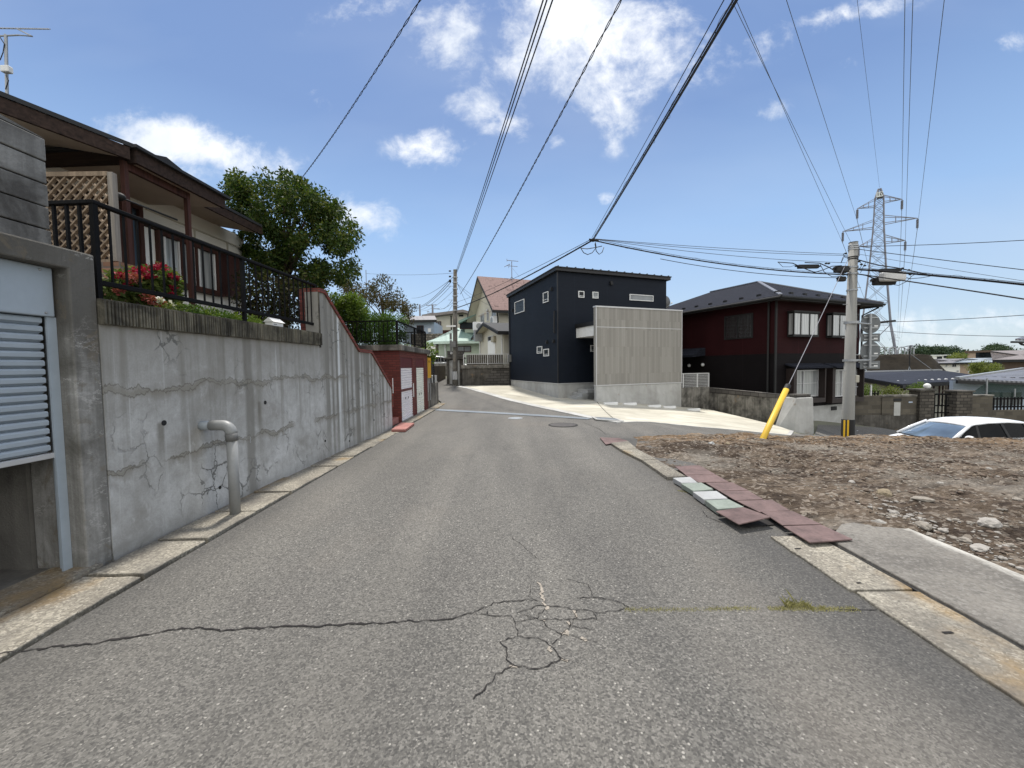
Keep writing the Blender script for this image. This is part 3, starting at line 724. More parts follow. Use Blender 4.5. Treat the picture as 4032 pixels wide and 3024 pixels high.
# dirt lot: finely modelled rubble surface
nx, ny = 330, 280
X0, X1, Y0, Y1 = 2.2, 15.5, -3.0, 8.75
gx = X0 + (X1 - X0) * (np.linspace(0, 1, nx) ** 1.25); gy = np.linspace(Y0, Y1, ny)
V = np.zeros((ny, nx, 3))
edge_c = lambda x: 8.42 + .12 * math.sin(x * 1.7) + .05 * math.sin(x * 5.1)
def left_edge(y):
    if y < 3.3: return 3.50
    if y < 3.75: return 3.50 - (y - 3.3) / .45 * 1.02
    if y < 5.3: return 2.48
    if y < 7.2: return 2.48 - .22 * min(1, (y - 5.3) / .5)
    return 2.26 + .30 * min(1, (y - 7.2) / .8)
for j, y in enumerate(gy):
    for i, x in enumerate(gx):
        le = left_edge(y); xx = max(x, le + (x - X0) * .02); base = 0
        p = Vector((xx, y, 0))
        q = Vector((p.x * .55, p.y, 0)); h = .05 * mnoise.fractal(p * .8, 1, 2, 4) + .042 * mnoise.fractal(q * 4.1 + Vector((4, 0, 0)), 1, 2.1, 4) + .02 * mnoise.noise(q * 14) + .010 * mnoise.noise(p * 29)
        k = min(1, (xx - le) / .5)
        wob = .12 * mnoise.noise(Vector((xx * 1.3, 7, 0))); brk = .55 + .9 * mnoise.noise(Vector((xx * 1.7, y * 2, 4)))
        rut = -(.085 * math.exp(-((y - (6.7 - .55 * (xx - 3.5) + wob)) / .13) ** 2) + .075 * math.exp(-((y - (4.9 - .66 * (xx - 4.6) + wob)) / .12) ** 2) + .06 * math.exp(-((y - (7.4 - .22 * (xx - 4) - wob)) / .12) ** 2) + .05 * math.exp(-((y - (6.0 - .3 * (xx - 5) - wob)) / .10) ** 2)) * max(0, brk)
        rut -= .5 * rut if False else 0; rut += .035 * math.exp(-((y - (7.0 - .55 * (xx - 3.5) + wob)) / .12) ** 2) * max(0, brk)
        lump = .05 * math.exp(-((y - 8.25) / .35) ** 2) * min(1, max(0, (xx - 3.3) / .8))
        z = .006 + (h + rut) * (.15 + .85 * k) + .035 * k * k + lump * .2 - .028 * max(0, xx - 3.4) * min(1, max(0, y - 4) / 3.5)
        ye = edge_c(xx); yy = y
        if y > ye: z = max(z - (y - ye) ** 1.2 * 2.2, H(xx, yy) - .012)
        V[j, i] = (xx, yy, z)
idx = np.arange(nx * ny).reshape(ny, nx)
Fq = np.stack([idx[:-1, :-1], idx[:-1, 1:], idx[1:, 1:], idx[1:, :-1]], -1).reshape(-1, 4)
lot = mesh_raw('dirt_lot', V.reshape(-1, 3), Fq, 'dirt'); lot.data.polygons.foreach_set('use_smooth', [True] * len(Fq))
tag(lot, kind='structure')
LOT = V
def lotz(x, y):
    i = int(np.argmin(abs(LOT[ny // 2, :, 0] - x))); j = int(np.argmin(abs(gy - y))); return float(LOT[j, i, 2])
# the bank that carries the lot down to the side street
mb = MB(); xs = np.linspace(2.4, 15.5, 40)
for i in range(len(xs) - 1):
    a, b = xs[i], xs[i + 1]
    pa, pb = (a, 8.74, lotz(a, 8.75) + .01), (b, 8.74, lotz(b, 8.75) + .01)
    qa, qb = (a, 9.3, H(a, 9.3) - .15), (b, 9.3, H(b, 9.3) - .15)
    mb.add([pa, pb, qb, qa], [(0, 1, 2, 3)])
tag(mb.build('lot_bank', 'dirt', None, True), kind='structure')

# gravel: uncountable small stones
def stone_mesh(nv, seed):
    r = random.Random(seed); bm = bmesh.new(); bmesh.ops.create_icosphere(bm, subdivisions=1, radius=1)
    for v in bm.verts: v.co *= .72 + .5 * r.random()
    vs = [tuple(v.co) for v in bm.verts]; fs = [tuple(q.index for q in f.verts) for f in bm.faces]; bm.free(); return np.array(vs), np.array(fs)
SV = [stone_mesh(12, s) for s in range(6)]
def scatter(name, pts, sizes, material, z_of):
    Vs, Fs, k = [], [], 0
    for (x, y), s in zip(pts, sizes):
        v, f = SV[random.randrange(6)]; a = random.random() * 6.28; ca, sa = cos(a), sin(a)
        sx, sy, sz = s * random.uniform(.8, 1.4), s * random.uniform(.7, 1.1), s * random.uniform(.4, .7)
        q = v * (sx, sy, sz); q = np.stack([q[:, 0] * ca - q[:, 1] * sa + x, q[:, 0] * sa + q[:, 1] * ca + y, q[:, 2] + z_of(x, y) + sz * .25], 1)
        Vs.append(q); Fs.append(f + k); k += len(v)
    return mesh_raw(name, np.concatenate(Vs), np.concatenate(Fs), material)
def lot_pts(n, xr, yr, band=None):
    out = []
    while len(out) < n:
        x, y = random.uniform(*xr), random.uniform(*yr)
        if x < left_edge(y) + .06 or y > edge_c(x) - .03: continue
        if random.random() > .25 + .75 * (mnoise.noise(Vector((x * .9, y * 1.4, 3))) > -.05): continue
        out.append((x, y))
    return out
pts = lot_pts(5200, (2.4, 13), (-.5, 8.4)); tag(scatter('gravel', pts, [random.choice((.007, .009, .012, .016, .022)) for _ in pts], 'rock', lotz), kind='stuff')
pts = lot_pts(3000, (2.4, 13), (.5, 8.4)); tag(scatter('dark_gravel', pts, [random.choice((.010, .014, .02, .03)) for _ in pts], P('dark_rubble', (.12, .09, .068), .95, .35, 8), lotz), kind='stuff')
pts = [(3.62 + abs(random.gauss(0, .22)) + max(0, 0), random.uniform(1.2, 4.1)) for _ in range(420)]; tag(scatter('pale_gravel', pts, [random.choice((.007, .010, .014, .022)) for _ in pts], 'palerock', lotz), kind='stuff')
# larger stones, one by one
def boulder(name, p, r, material, label, group=None, sq=(1.25, 1, .7)):
    mb = MB(); v, f = SV[random.randrange(6)]
    bm = bmesh.new(); bmesh.ops.create_icosphere(bm, subdivisions=3, radius=1)
    s = random.random() * 50
    for q in bm.verts:
        k = 1 + .28 * mnoise.noise(q.co * 1.6 + Vector((s, 0, 0))) + .1 * mnoise.noise(q.co * 4 + Vector((0, s, 0))); q.co = Vector((q.co.x * sq[0], q.co.y * sq[1], q.co.z * sq[2])) * k * r
    me = bpy.data.meshes.new(name); bm.to_mesh(me); bm.free(); me.materials.append(MAT[material])
    o = bpy.data.objects.new(name, me); COL.objects.link(o)
    o.location = (p.x, p.y, lotz(p.x, p.y) + r * .18); o.rotation_euler = (0, 0, random.random() * 6)
    return tag(o, label, 'stone', group)
boulder('stone', atZ(L_(905, 695), .06), .07, 'brownrock', 'biggest brown stone lying alone in the middle of the dirt lot', None, (1.2, .9, .75))
boulder('stone', atZ(L_(1255, 765), .06), .07, 'rock', 'flat pale stone just beyond the big brown stone', None, (1.3, .8, .4))
boulder('stone', atZ(L_(1890, 1020), .05), .075, 'palerock', 'largest whitish broken lump of rubble beside the concrete slab', None, (1.5, .9, .6))
boulder('stone', atZ(L_(1270, 1000), .05), .05, 'rock', 'yellowish rounded stone by the far edge of the slab', None)
boulder('stone', atZ(L_(1800, 1190), .05), .055, 'palerock', 'flat white stone nearest the slab edge among the rubble', None, (1.4, .9, .45))
boulder('stone', atZ(K_(1210, 275), .08), .06, 'grey', 'grey stone on the far rim of the lot by the yellow guard', None, (1.2, .9, .9))
boulder('stone', atZ(K_(1340, 268), .08), .045, 'brownrock', 'small brown stone on the far rim nearest the yellow guard', None, (1.1, .9, .9))
for q in [(1700, 990), (1455, 1030), (1330, 1050), (1560, 1080), (890, 890), (995, 880), (990, 905), (1440, 1085), (1960, 1080), (1575, 970), (2090, 1195), (1660, 1130), (1430, 575), (1965, 490), (1450, 435), (960, 480), (870, 495), (2150, 760), (1885, 440), (500, 330), (600, 590), (215, 685), (330, 500)]:
    boulder('stone', atZ(L_(*q), .05), random.uniform(.016, .034), random.choice(('palerock', 'rock', 'rock')), 'pale fist-sized stone bedded in the rubble of the dirt lot', 'pale stones of the dirt lot')

# red-brown plates and paving stones bridging the gutter
GP = 'rusty red plates laid along the gutter'
red = [([K_(918, 472), K_(1004, 540), K_(1248, 540), K_(1112, 464)], 'farthest rusty red plate of the long row, nearest the junction'), ([K_(1000, 542), K_(1108, 600), K_(1350, 597), K_(1250, 542)], 'rusty plate with a pale speck, next to the white stone pavers'),
       ([K_(1164, 603), K_(1272, 668), K_(1500, 662), K_(1375, 600)], 'rusty red plate with scuffed white streaks in mid row'), ([K_(1276, 670), K_(1400, 742), K_(1625, 735), K_(1500, 665)], 'rusty plate beside the second white stone paver'),
       ([K_(1408, 745), K_(1590, 835), K_(1835, 824), K_(1690, 738)], 'rusty plate beside the nearer green stone paver'), ([K_(1606, 832), K_(1772, 938), K_(2082, 932), K_(1852, 826)], 'second nearest rusty plate of the long row'),
       ([K_(1778, 946), K_(1990, 1076), K_(2330, 1050), K_(2084, 936)], 'nearest rusty plate of the long row, lying on the slab corner')]
for q, lb in red: tag(plate('gutter_plate', q, .06, .014, 'rust'), lb, 'steel plate', GP)
tag(plate('gutter_plate', [K_(1242, 828), K_(1425, 940), K_(1680, 898), K_(1460, 802)], .07, .014, 'rust', tilt=(0, .01, .03, .01)), 'tilted rusty plate with orange rust, lying nearer the road over an open gutter hole', 'steel plate', GP)
tag(plate('gutter_plate', [K_(325, 245), K_(372, 300), K_(548, 272), K_(480, 250)], .03, .014, 'rust'), 'small worn red plate at the head of the broken kerb by the junction', 'steel plate', GP)
for q, m_, lb in [([K_(903, 565), K_(972, 605), K_(1102, 603), K_(1040, 556)], 'palest', 'white stone paver farthest from the camera in the gutter row'), ([K_(968, 610), K_(1065, 668), K_(1225, 655), K_(1130, 602)], 'greenst', 'green stone paver between the two white pavers'),
                  ([K_(1060, 674), K_(1150, 736), K_(1340, 728), K_(1250, 668)], 'palest', 'nearer white stone paver between the two green pavers'), ([K_(1160, 742), K_(1258, 812), K_(1470, 796), K_(1345, 733)], 'greenst', 'nearer green stone paver touching the tilted rusty plate')]:
    tag(plate('paving_stone', q, .075, .06, m_), lb, 'paving stone', 'green and white stone pavers in the gutter')
# shade of the gutter hole under the tilted plate, painted as a flat patch
tag(MB().add([*[tuple(atZ(p, .012)) for p in (K_(1420, 935), K_(1500, 958), K_(1710, 935), K_(1690, 895), K_(1500, 905))]], [(0, 1, 2, 3, 4)]).build('gutter_hole_shade', 'crack'), kind='structure')

# navy house forecourt
fe = [atZ(F_(1130, 822), .38), atH(F_(1300, 850)), atH(G_(0, 1345)), atH(G_(200, 1400)), atH(G_(420, 1450)), atH(G_(640, 1495)), atH(G_(850, 1540)), atH(G_(1100, 1580))]
fe = [(p.x, p.y) for p in fe] + [(3.9, 11.25), (5.34, 11.3), (7.2, 11.42), (8.3, 11.75), (9.5, 13.3), (9.55, 14.2), (9.2, 18.9), (3.9, 19.5), (-.05, 23.1), (-2.5, 23.1)]
drape('forecourt', fe, .012, .8, 'apron')
def strip(name, line, wd, off, material, th=0.):
    """a band following a ground line"""
    mb = MB(); n = len(line); L_, R2 = [], []
    for i, p in enumerate(line):
        a, b = Vector(line[max(i - 1, 0)]), Vector(line[min(i + 1, n - 1)]); d = (b - a).to_2d().normalized() if len(a) == 3 else (b - a).normalized()
        nn = Vector((-d.y, d.x)); q = Vector((p[0], p[1]))
        L_.append(q + nn * wd / 2); R2.append(q - nn * wd / 2)
    for i in range(n - 1):
        q = [L_[i], R2[i], R2[i + 1], L_[i + 1]]
        if th: mb.hexa([(v.x, v.y, H(v.x, v.y) + off - th) for v in q] + [(v.x, v.y, H(v.x, v.y) + off) for v in q])
        else: mb.add([(v.x, v.y, H(v.x, v.y) + off) for v in q], [(0, 3, 2, 1)])
    return mb.build(name, material)
def resample(line, step):
    out = []; 
    for i in range(len(line) - 1):
        a, b = Vector(line[i]), Vector(line[i + 1]); n = max(1, int((b - a).length / step))
        out += [a.lerp(b, k / n) for k in range(n)]
    return out + [Vector(line[-1])]
tag(strip('forecourt_gutter', resample([Vector(p) for p in fe[:8]], .6), .34, .020, 'paleconc', .06), kind='structure')
tag(strip('forecourt_edge', resample([Vector(p) for p in fe[7:13]], .5), .10, .022, 'paleconc', .06), kind='structure')
for ln in ([(3.0, 11.6), (3.53, 16.4)], [(-.6, 19.6), (3.5, 15.2)]):
    tag(strip('forecourt_joint', resample([Vector(p) for p in ln], .5), .022, .0165, 'crack'), kind='structure')

# steel drain channel across the lane
a, b = Vector((-3.0, 14.25)), Vector((2.25, 11.35)); line = resample([a, b], .5)
dg = thing('drain_grate', 'long pale steel drain grate crossing the lane past the brick garage', 'drain grate')
strip('grate_bars', line, .26, .012, 'grate').parent = dg
nn = Vector((-(b - a).y, (b - a).x)).normalized() * .16
for s in (-1, 1):
    strip('edge_rail', [p + nn * s for p in line], .05, .014, 'palelid').parent = dg
q = [atH(p) for p in (G_(850, 1540), G_(885, 1562), G_(1110, 1577), G_(1040, 1552))]
bs = thing('catch_basin', 'rectangular steel catch basin lid at the edge of the pale forecourt', 'drain cover')
MB().add([(v.x, v.y, H(v.x, v.y) + .03) for v in q], [(0, 1, 2, 3)]).build('lid', 'grate', bs)
mb = MB()
for i in range(4):
    u_, v_ = q[i], q[(i + 1) % 4]; mb.bar((u_.x, u_.y, H(u_.x, u_.y) + .03), (v_.x, v_.y, H(v_.x, v_.y) + .03), .07, .03)
mb.build('rim', 'paleconc', bs)
def manhole(p, r, m1, m2, label):
    o = thing('manhole_cover', label, 'manhole cover', (p.x, p.y, H(p.x, p.y)))
    MB().disc((0, 0, .006), (0, 0, 1), r, .014).build('lid', m1, o)
    mb = MB(); n = 32
    for i in range(n):
        a, b = 2 * pi * i / n, 2 * pi * (i + 1) / n
        mb.hexa([(cos(t_) * k, sin(t_) * k, z) for z in (-.01, .010) for (t_, k) in ((a, r + .003), (a, r + .05), (b, r + .05), (b, r + .003))])
    mb.build('ring', m2, o)
manhole(atZ(G_(175, 1543), 0), .17, 'palelid', 'galv', 'small pale round manhole cover just before the drain grate')
manhole(atZ(G_(590, 1601), 0), .33, 'lid', 'tar', 'dark cast iron manhole cover in the middle of the junction')
tag(plate('patch_lid', [F_(1890, 985), F_(1905, 993), F_(1950, 991), F_(1935, 983)], .06, .02, 'lid', None, 0), 'tiny dark inspection cover set in the pale forecourt', 'cover')

# asphalt cracks traced as narrow sunken dark seams
def crack_line(pix, wd, seed, material='crack', z=.0045, jit=.02):
    r = random.Random(seed); pts = [atZ(p, 0) for p in pix]; fine = []
    for i in range(len(pts) - 1):
        a, b = pts[i], pts[i + 1]; n = max(2, int((b - a).length / .022))
        for k in range(n):
            q = a.lerp(b, k / n); d = (b - a).normalized(); nrm = Vector((-d.y, d.x, 0)); fine.append(q + nrm * r.uniform(-jit, jit))
    fine.append(pts[-1]); mb = MB(); L_, R2 = [], []
    for i, q in enumerate(fine):
        d = (fine[min(i + 1, len(fine) - 1)] - fine[max(i - 1, 0)]).normalized(); nrm = Vector((-d.y, d.x, 0)); k = wd * r.uniform(.35, 1.25) * (.4 + .6 * min(1, 8 * min(i + 1, len(fine) - i) / len(fine)))
        L_.append(q + nrm * k / 2); R2.append(q - nrm * k / 2)
    for i in range(len(fine) - 1):
        mb.add([(v.x, v.y, z) for v in (L_[i], R2[i], R2[i + 1], L_[i + 1])], [(0, 3, 2, 1)])
    return mb
mb = MB()
cr = [([O_(0, 852), O_(180, 835), O_(400, 800), O_(620, 790), O_(850, 745), O_(1060, 715), O_(1220, 680), O_(1450, 672), O_(1560, 695), O_(1700, 680), O_(1900, 665), O_(2060, 658), O_(2212, 660), S_(760, 1349), S_(830, 1347), M_(0, 900)], .026, 1), ([M_(0, 900), M_(200, 895), M_(330, 885), M_(520, 835)], .02, 2),
      ([M_(520, 835), M_(690, 755), M_(960, 730), M_(1040, 740)], .011, 3), ([M_(530, 840), M_(640, 843), M_(740, 865), M_(835, 858), M_(870, 910), M_(875, 1020), M_(1040, 1035), M_(1140, 1090), M_(1230, 1195), M_(1390, 1245)], .010, 4),
      ([M_(875, 910), M_(1030, 880), M_(1090, 890), M_(1340, 880), M_(1500, 880)], .009, 5), ([M_(880, 835), M_(1040, 775), M_(1260, 790), M_(1340, 815), M_(1410, 805), M_(1500, 835), M_(1650, 820), M_(1760, 785)], .010, 6),
      ([M_(1350, 712), M_(1520, 708), M_(1660, 735), M_(1760, 785)], .011, 7), ([M_(870, 1020), M_(750, 1060), M_(800, 1140), M_(790, 1200), M_(850, 1250), M_(1010, 1272), M_(1120, 1255), M_(1225, 1200)], .012, 8),
      ([M_(845, 1255), M_(720, 1320), M_(620, 1440), M_(530, 1520)], .012, 9), ([M_(1150, 1085), M_(1235, 1010), M_(1300, 930), M_(1290, 890)], .007, 10), ([M_(1090, 900), M_(1100, 940), M_(1230, 1000)], .009, 11), ([M_(820, 225), M_(920, 300), M_(1000, 370), M_(1050, 410)], .007, 12),
      ([M_(1040, 740), M_(970, 700), M_(985, 610)], .007, 13), ([M_(1270, 565), M_(1440, 610), M_(1480, 700)], .007, 14), ([M_(1340, 820), M_(1345, 870), M_(1290, 930), M_(1380, 960), M_(1490, 965)], .008, 15), ([M_(880, 840), M_(960, 855), M_(1040, 880), M_(1050, 840), M_(1100, 800)], .007, 16),
      ([M_(1480, 830), M_(1500, 880), M_(1480, 900)], .007, 17), ([N_(900, 722), N_(1170, 722)], .013, 18), ([K_(1135, 830), K_(1180, 880), K_(1290, 920), K_(1440, 945)], .012, 19), ([K_(190, 125), K_(320, 180), K_(380, 225)], .02, 20),
      ([M_(1270, 1000), M_(1420, 1050), M_(1500, 1065), M_(1550, 1040)], .006, 21), ([M_(640, 815), M_(650, 845)], .007, 22), ([F_(805, 920), F_(960, 990), F_(1130, 1070)], .03, 23), ([F_(890, 1135), F_(1300, 1140), F_(2200, 1180)], .03, 24)]
for p, wd, s in cr:
    k = crack_line(p, wd * .62, s, jit=.009); mb.add(k.v, k.f)
tag(mb.build('road_crack', 'crack'), kind='structure')
mb = MB()
for p, wd, s in [([M_(1090, 745), M_(1125, 790), M_(1100, 805)], .05, 31), ([M_(1040, 590), M_(1060, 640), M_(1090, 745)], .03, 36), ([M_(1340, 815), M_(1350, 870)], .028, 32), ([M_(1260, 970), M_(1275, 1000), M_(1225, 1000)], .035, 33), ([M_(1380, 1030), M_(1430, 1055)], .03, 34), ([M_(1130, 1100), M_(1150, 1140)], .025, 37), ([M_(1225, 1200), M_(1280, 1215)], .03, 38), ([M_(815, 1262), M_(880, 1265)], .025, 35), ([M_(1280, 900), M_(1300, 930)], .03, 39), ([M_(1060, 890), M_(1095, 900)], .02, 40)]:
    k = crack_line(p, wd * .6, s, z=.0035, jit=.012); mb.add(k.v, k.f)
tag(mb.build('exposed_aggregate', P('crumbled_asphalt', (.27, .24, .20), .95, .45, 45)), kind='structure')
# grass in the cracks
def crack_grass(a, b, n, hmax, seed):
    r = random.Random(seed); Vs, Fs = [], []
    for i in range(n):
        k = r.random(); q = a.lerp(b, k) + Vector((0, r.gauss(0, .012), 0)); hh = hmax * (.3 + .7 * r.random()) * (.35 + .65 * mnoise.noise(Vector((k * 9, seed, 0))) ** 2 * 3)
        an = r.random() * 6.28; lx, ly = cos(an) * hh * .7, sin(an) * hh * .7; wx, wy = -sin(an) * .0022, cos(an) * .0022; k0 = len(Vs)
        Vs += [(q.x - wx, q.y - wy, 0), (q.x + wx, q.y + wy, 0), (q.x + lx * .5, q.y + ly * .5, hh * .7), (q.x + lx, q.y + ly, hh)]; Fs += [(k0, k0 + 1, k0 + 2), (k0, k0 + 2, k0 + 3)]
    return Vs, Fs
Vs, Fs = [], []
for a, b, n, hm, s in [(M_(1720, 800), M_(2212, 798), 420, .016, 1), (K_(520, 1610), K_(1600, 1598), 800, .016, 2), (N_(0, 712), N_(300, 705), 300, .02, 3), (N_(400, 708), N_(1040, 715), 1300, .03, 4), (N_(520, 690), N_(700, 692), 260, .09, 5), (N_(960, 395), N_(1250, 560), 200, .015, 6), (K_(940, 665), K_(1010, 680), 120, .03, 7), (K_(700, 465), K_(760, 490), 90, .03, 8)]:
    v, f = crack_grass(atZ(a, .003), atZ(b, .003), n, hm, s); k = len(Vs); Vs += v; Fs += [tuple(i + k for i in q) for q in f]
tag(mesh_raw('grass', Vs, Fs, 'moss'), kind='stuff')
# ================================================================== LEFT SIDE
P1, P2 = atZ((346, 2245), 0), atZ((1546, 1687), 0)
WA = math.atan2(P2.y - P1.y, P2.x - P1.x); WL = (P2 - P1).length
def wthing(name, label, cat, group=None): return thing(name, label, cat, P1, WA, group)     # x runs along the lane, y into the hillside
rw = wthing('retaining_wall', 'long stained and cracked concrete retaining wall along the left of the lane', 'retaining wall')
def wh(p, y=0.): return lhit(rw, p, 'y', y)
SEAM = .19
cap0 = wh(D_(1105, 575)); capa = wh(D_(1163, 592)); capb = wh(D_(1502, 1165)); capc = wh(D_(1620, 1178)); capd = wh(D_(1818, 1535))
cz0, cz1 = 1.93, 2.14
xp = cap0.x
poly = [(SEAM, -.05), (WL, -.05), (WL, capd.z - .05), (capc.x, capc.z - .06), (capb.x, capb.z - .06), (capa.x, capa.z - .06), (xp, cap0.z - .06), (xp, cz0), (SEAM, cz0)]
body = MB().prism([(x, 0, z) for x, z in poly], (0, .22, 0)).build('wall_body', 'rwall', rw)
mb = MB(); n = 118                                        # ribbed coping course
for i in range(n):
    a = SEAM + (xp - SEAM) * i / n; b = SEAM + (xp - SEAM) * (i + 1) / n; k = random.uniform(-.006, .006)
    mb.box((a + .003, -.055 + k, cz0 + .006), (a + (b - a) * .62, .0, cz1 - .012))
mb.box((SEAM, -.035, cz0), (xp - .004, .30, cz1 - .002)).build('coping', 'coping', rw)
mb = MB()                                                 # red tile trim down the stair parapet
tp = [(xp, cap0.z), (capa.x, capa.z), (capb.x, capb.z), (capc.x, capc.z), (WL + .02, capd.z)]
for (x0, z0), (x1, z1) in zip(tp[:-1], tp[1:]):
    mb.hexa([(x0, -.03, z0 - .062), (x1, -.03, z1 - .062), (x1, .25, z1 - .062), (x0, .25, z0 - .062), (x0, -.03, z0), (x1, -.03, z1), (x1, .25, z1), (x0, .25, z0)])
mb.build('parapet_trim', 'brickcap', rw)
BX((WL + .001, -.03, .55), (WL + .03, .25, capd.z - .063)).build('end_trim', 'brickcap', rw)
BX((WL - .01, -.04, .9), (WL + .02, -.031, 1.28)).build('corner_strip', 'whitep', rw)
BX((xp + .001, -.012, cz0 - .03), (xp + .035, .22, cap0.z - .063)).build('parapet_edge', 'coping', rw)
for p in (C_(1062, 272), C_(1718, 140), C_(2108, 388), T_(1250, 745), T_(1497, 745), C_(1425, 690), T_(1750, 530)):
    q = wh(p); r = .026 if p[1] < 1700 and p[0] < 1100 else .02
    MB().tube([(q.x, -.004, q.z), (q.x, .03, q.z)], r, 12).build('weep_hole', 'black', rw)
for (p, s) in ((C_(1622, 372), .05), (C_(1840, 318), .035), (T_(480, 725), .05), (T_(945, 790), .03), (T_(922, 840), .05)):
    q = wh(p); MB().box((q.x - .007, -.004, q.z - s), (q.x + .007, .01, q.z + s * .4)).build('lime_run', 'palest', rw)

# grey drain pipe
b = atZ(C_(1525, 850), .03); o = thing('drain_pipe', 'grey plastic drain pipe bending out of the concrete wall down to the kerb', 'pipe', (b.x, b.y, .02))
zt = .80
MB().tube([(0, 0, 0), (0, 0, zt)], .050, 20).build('pipe', 'grey', o, True)
MB().tube([(0, 0, zt - .02), (0, 0, zt + .06)], .058, 20).build('collar', 'greydark', o, True)
wl = w2l(o, rw.location); dx = -abs(b.x + 3.27)
arc = [(-.095 + .095 * cos(a), 0, zt + .05 + .095 * sin(a)) for a in np.linspace(0, pi / 2, 7)] + [(dx * .72, 0, zt + .145)]
MB().tube(arc, .055, 20).build('elbow', 'grey', o, True)
MB().tube([(dx * .72, 0, zt + .145), (dx - .05, 0, zt + .145)], .049, 20).build('wall_stub', 'palelid', o, True)

# concrete garage with a half-open roller shutter
g = wthing('concrete_garage', 'stained concrete garage in the wall with a half open blue grey shutter', 'garage')
mb = MB().prism([(0, 0, -.05), (SEAM - .004, 0, -.05), (SEAM - .004, 0, 2.48), (-4.2, 0, 2.48), (-4.2, 0, 2.33), (0, 0, 2.33)], (0, .42, 0))
mb.build('frame', 'pillar', g, bevel=.012)
BX((-4.2, .421, 2.36), (SEAM, 5.2, 2.46)).build('roof_slab', 'darkconc', g)
mb = MB().box((-.02, .425, 0), (.18, 5.2, 2.36)).box((-4.2, 5.0, 0), (-.021, 5.15, 2.36)).box((-4.36, .0, -.05), (-4.2, 5.2, 2.36))
mb.build('inner_wall', 'inner', g)
BX((-4.2, .28, -.08), (.02, 5.0, .012)).build('floor', 'inner', g)
sh = BX((-4.15, .10, 1.965), (-.022, .24, 2.328)).build('shutter_box', 'shutterblue', g, bevel=.008)
for x, z in ((-.10, 2.30), (-.08, 1.99), (-.45, 2.30), (-.5, 1.99)): MB().ball((x, .098, z), .009, 8, 5).build('screw', 'galv', sh)
mb = MB(); z = 1.962; bot = .93
while z > bot + .03:
    h = .0635                                               # interlocking slats: convex band and a narrow groove
    xs0, xs1 = -4.1, -.075
    prof = [(.175, z), (.147, z - .006), (.139, z - .018), (.141, z - .044), (.159, z - .052), (.175, z - h)]
    mb.add([(xs0, y, q) for y, q in prof] + [(xs1, y, q) for y, q in prof], [(i, i + 1, i + 7, i + 6) for i in range(5)]); z -= h
sl_ = mb.build('shutter_curtain', 'shutterblue', g)
BX((-4.1, .132, bot - .028), (-.05, .175, bot + .012)).build('bottom_bar', 'alum', sl_, bevel=.004)
mb = MB().box((-.062, .12, 0.01), (-.002, .135, 1.964)).box((-.02, .1351, .01), (-.002, .2, 1.964))
mb.build('guide_rail', 'shutterblue', g)

# stacked concrete panels standing on the garage roof
pw = wthing('panel_fence', 'weathered grey fence of stacked concrete panels on the garage roof', 'fence')
xe = lhit(pw, (188, 700), 'y', .26).x; mb = MB(); z = 2.48
for i in range(5):
    mb.box((-4, .26 + random.uniform(-.004, .004), z + .006), (xe - random.uniform(0, .008), .33, z + .172)); z += .175
mb.build('panel', 'panelw', pw, bevel=.008)
top = [(xe, z), (xe - .28, z + .03), (xe - .45, z + .10), (xe - .9, z + .13), (-4, z + .17), (-4, z)]
MB().prism([(x, .265, q + .004) for x, q in top], (0, .06, 0)).build('broken_top', 'panelw', pw)

# black iron railing on the coping
rl = wthing('iron_railing', 'black iron railing on top of the stained retaining wall', 'railing')
zr0, zr1, yr = 2.29, 2.95, .10
xc = wh((372, 900), yr).x; xm = wh(D_(388, 600), yr).x; xe2 = wh(D_(1082, 700), yr).x
BX((xc - .025, yr - .025, zr1 - .025), (xe2 + .025, yr + .025, zr1 + .008)).build('top_rail', 'blackmetal', rl, bevel=.006)
BX((xc, yr - .02, zr0 - .02), (xe2, yr + .02, zr0 + .02)).build('bottom_rail', 'blackmetal', rl, bevel=.004)
for x in (xc, xm, xe2): BX((x - .019, yr - .019, cz1), (x + .019, yr + .019, zr1 - .026)).build('post', 'blackmetal', rl)
for a_, b_ in ((xc, xm), (xm, xe2)):
    k = int(round((b_ - a_) / .118))
    for i in range(1, k):
        x = a_ + (b_ - a_) * i / k; BX((x - .007, yr - .007, zr0 + .019), (x + .007, yr + .007, zr1 - .026)).build('baluster', 'blackmetal', rl)
BX((xc - .025, yr + .026, zr1 - .025), (xc + .025, yr + .62, zr1 + .008)).build('return_rail', 'blackmetal', rl, bevel=.006)
for i in range(1, 5): BX((xc - .01, yr + .11 * i, 2.46), (xc + .01, yr + .11 * i + .02, zr1 - .026)).build('baluster', 'blackmetal', rl)
BX((xc - .02, yr + .03, 2.44), (xc + .02, yr + .62, 2.48)).build('return_rail', 'blackmetal', rl)

# garden ground on the terrace
tag(BX((0, 0, 0), (1, 1, 1)).build('tmp', 'soil'), kind='structure'); bpy.data.objects.remove(bpy.data.objects['tmp'])
mb = MB()
for a_, b_ in (((SEAM, .23, 1.2), (xp + .02, 12, 2.05)), ((xp + .02, 1.35, -.3), (7.9, 12, 2.04)), ((8.35, .45, -.3), (11.3, 12, 1.85)), ((-4.3, 5.3, .5), (SEAM, 12, 2.05)), ((11.75, 2.2, -.3), (24, 14, 1.6))): mb.box(a_, b_)
o = mb.build('garden_terrace', 'soil'); o.location = P1; o.rotation_euler = (0, 0, WA); tag(o, kind='structure')

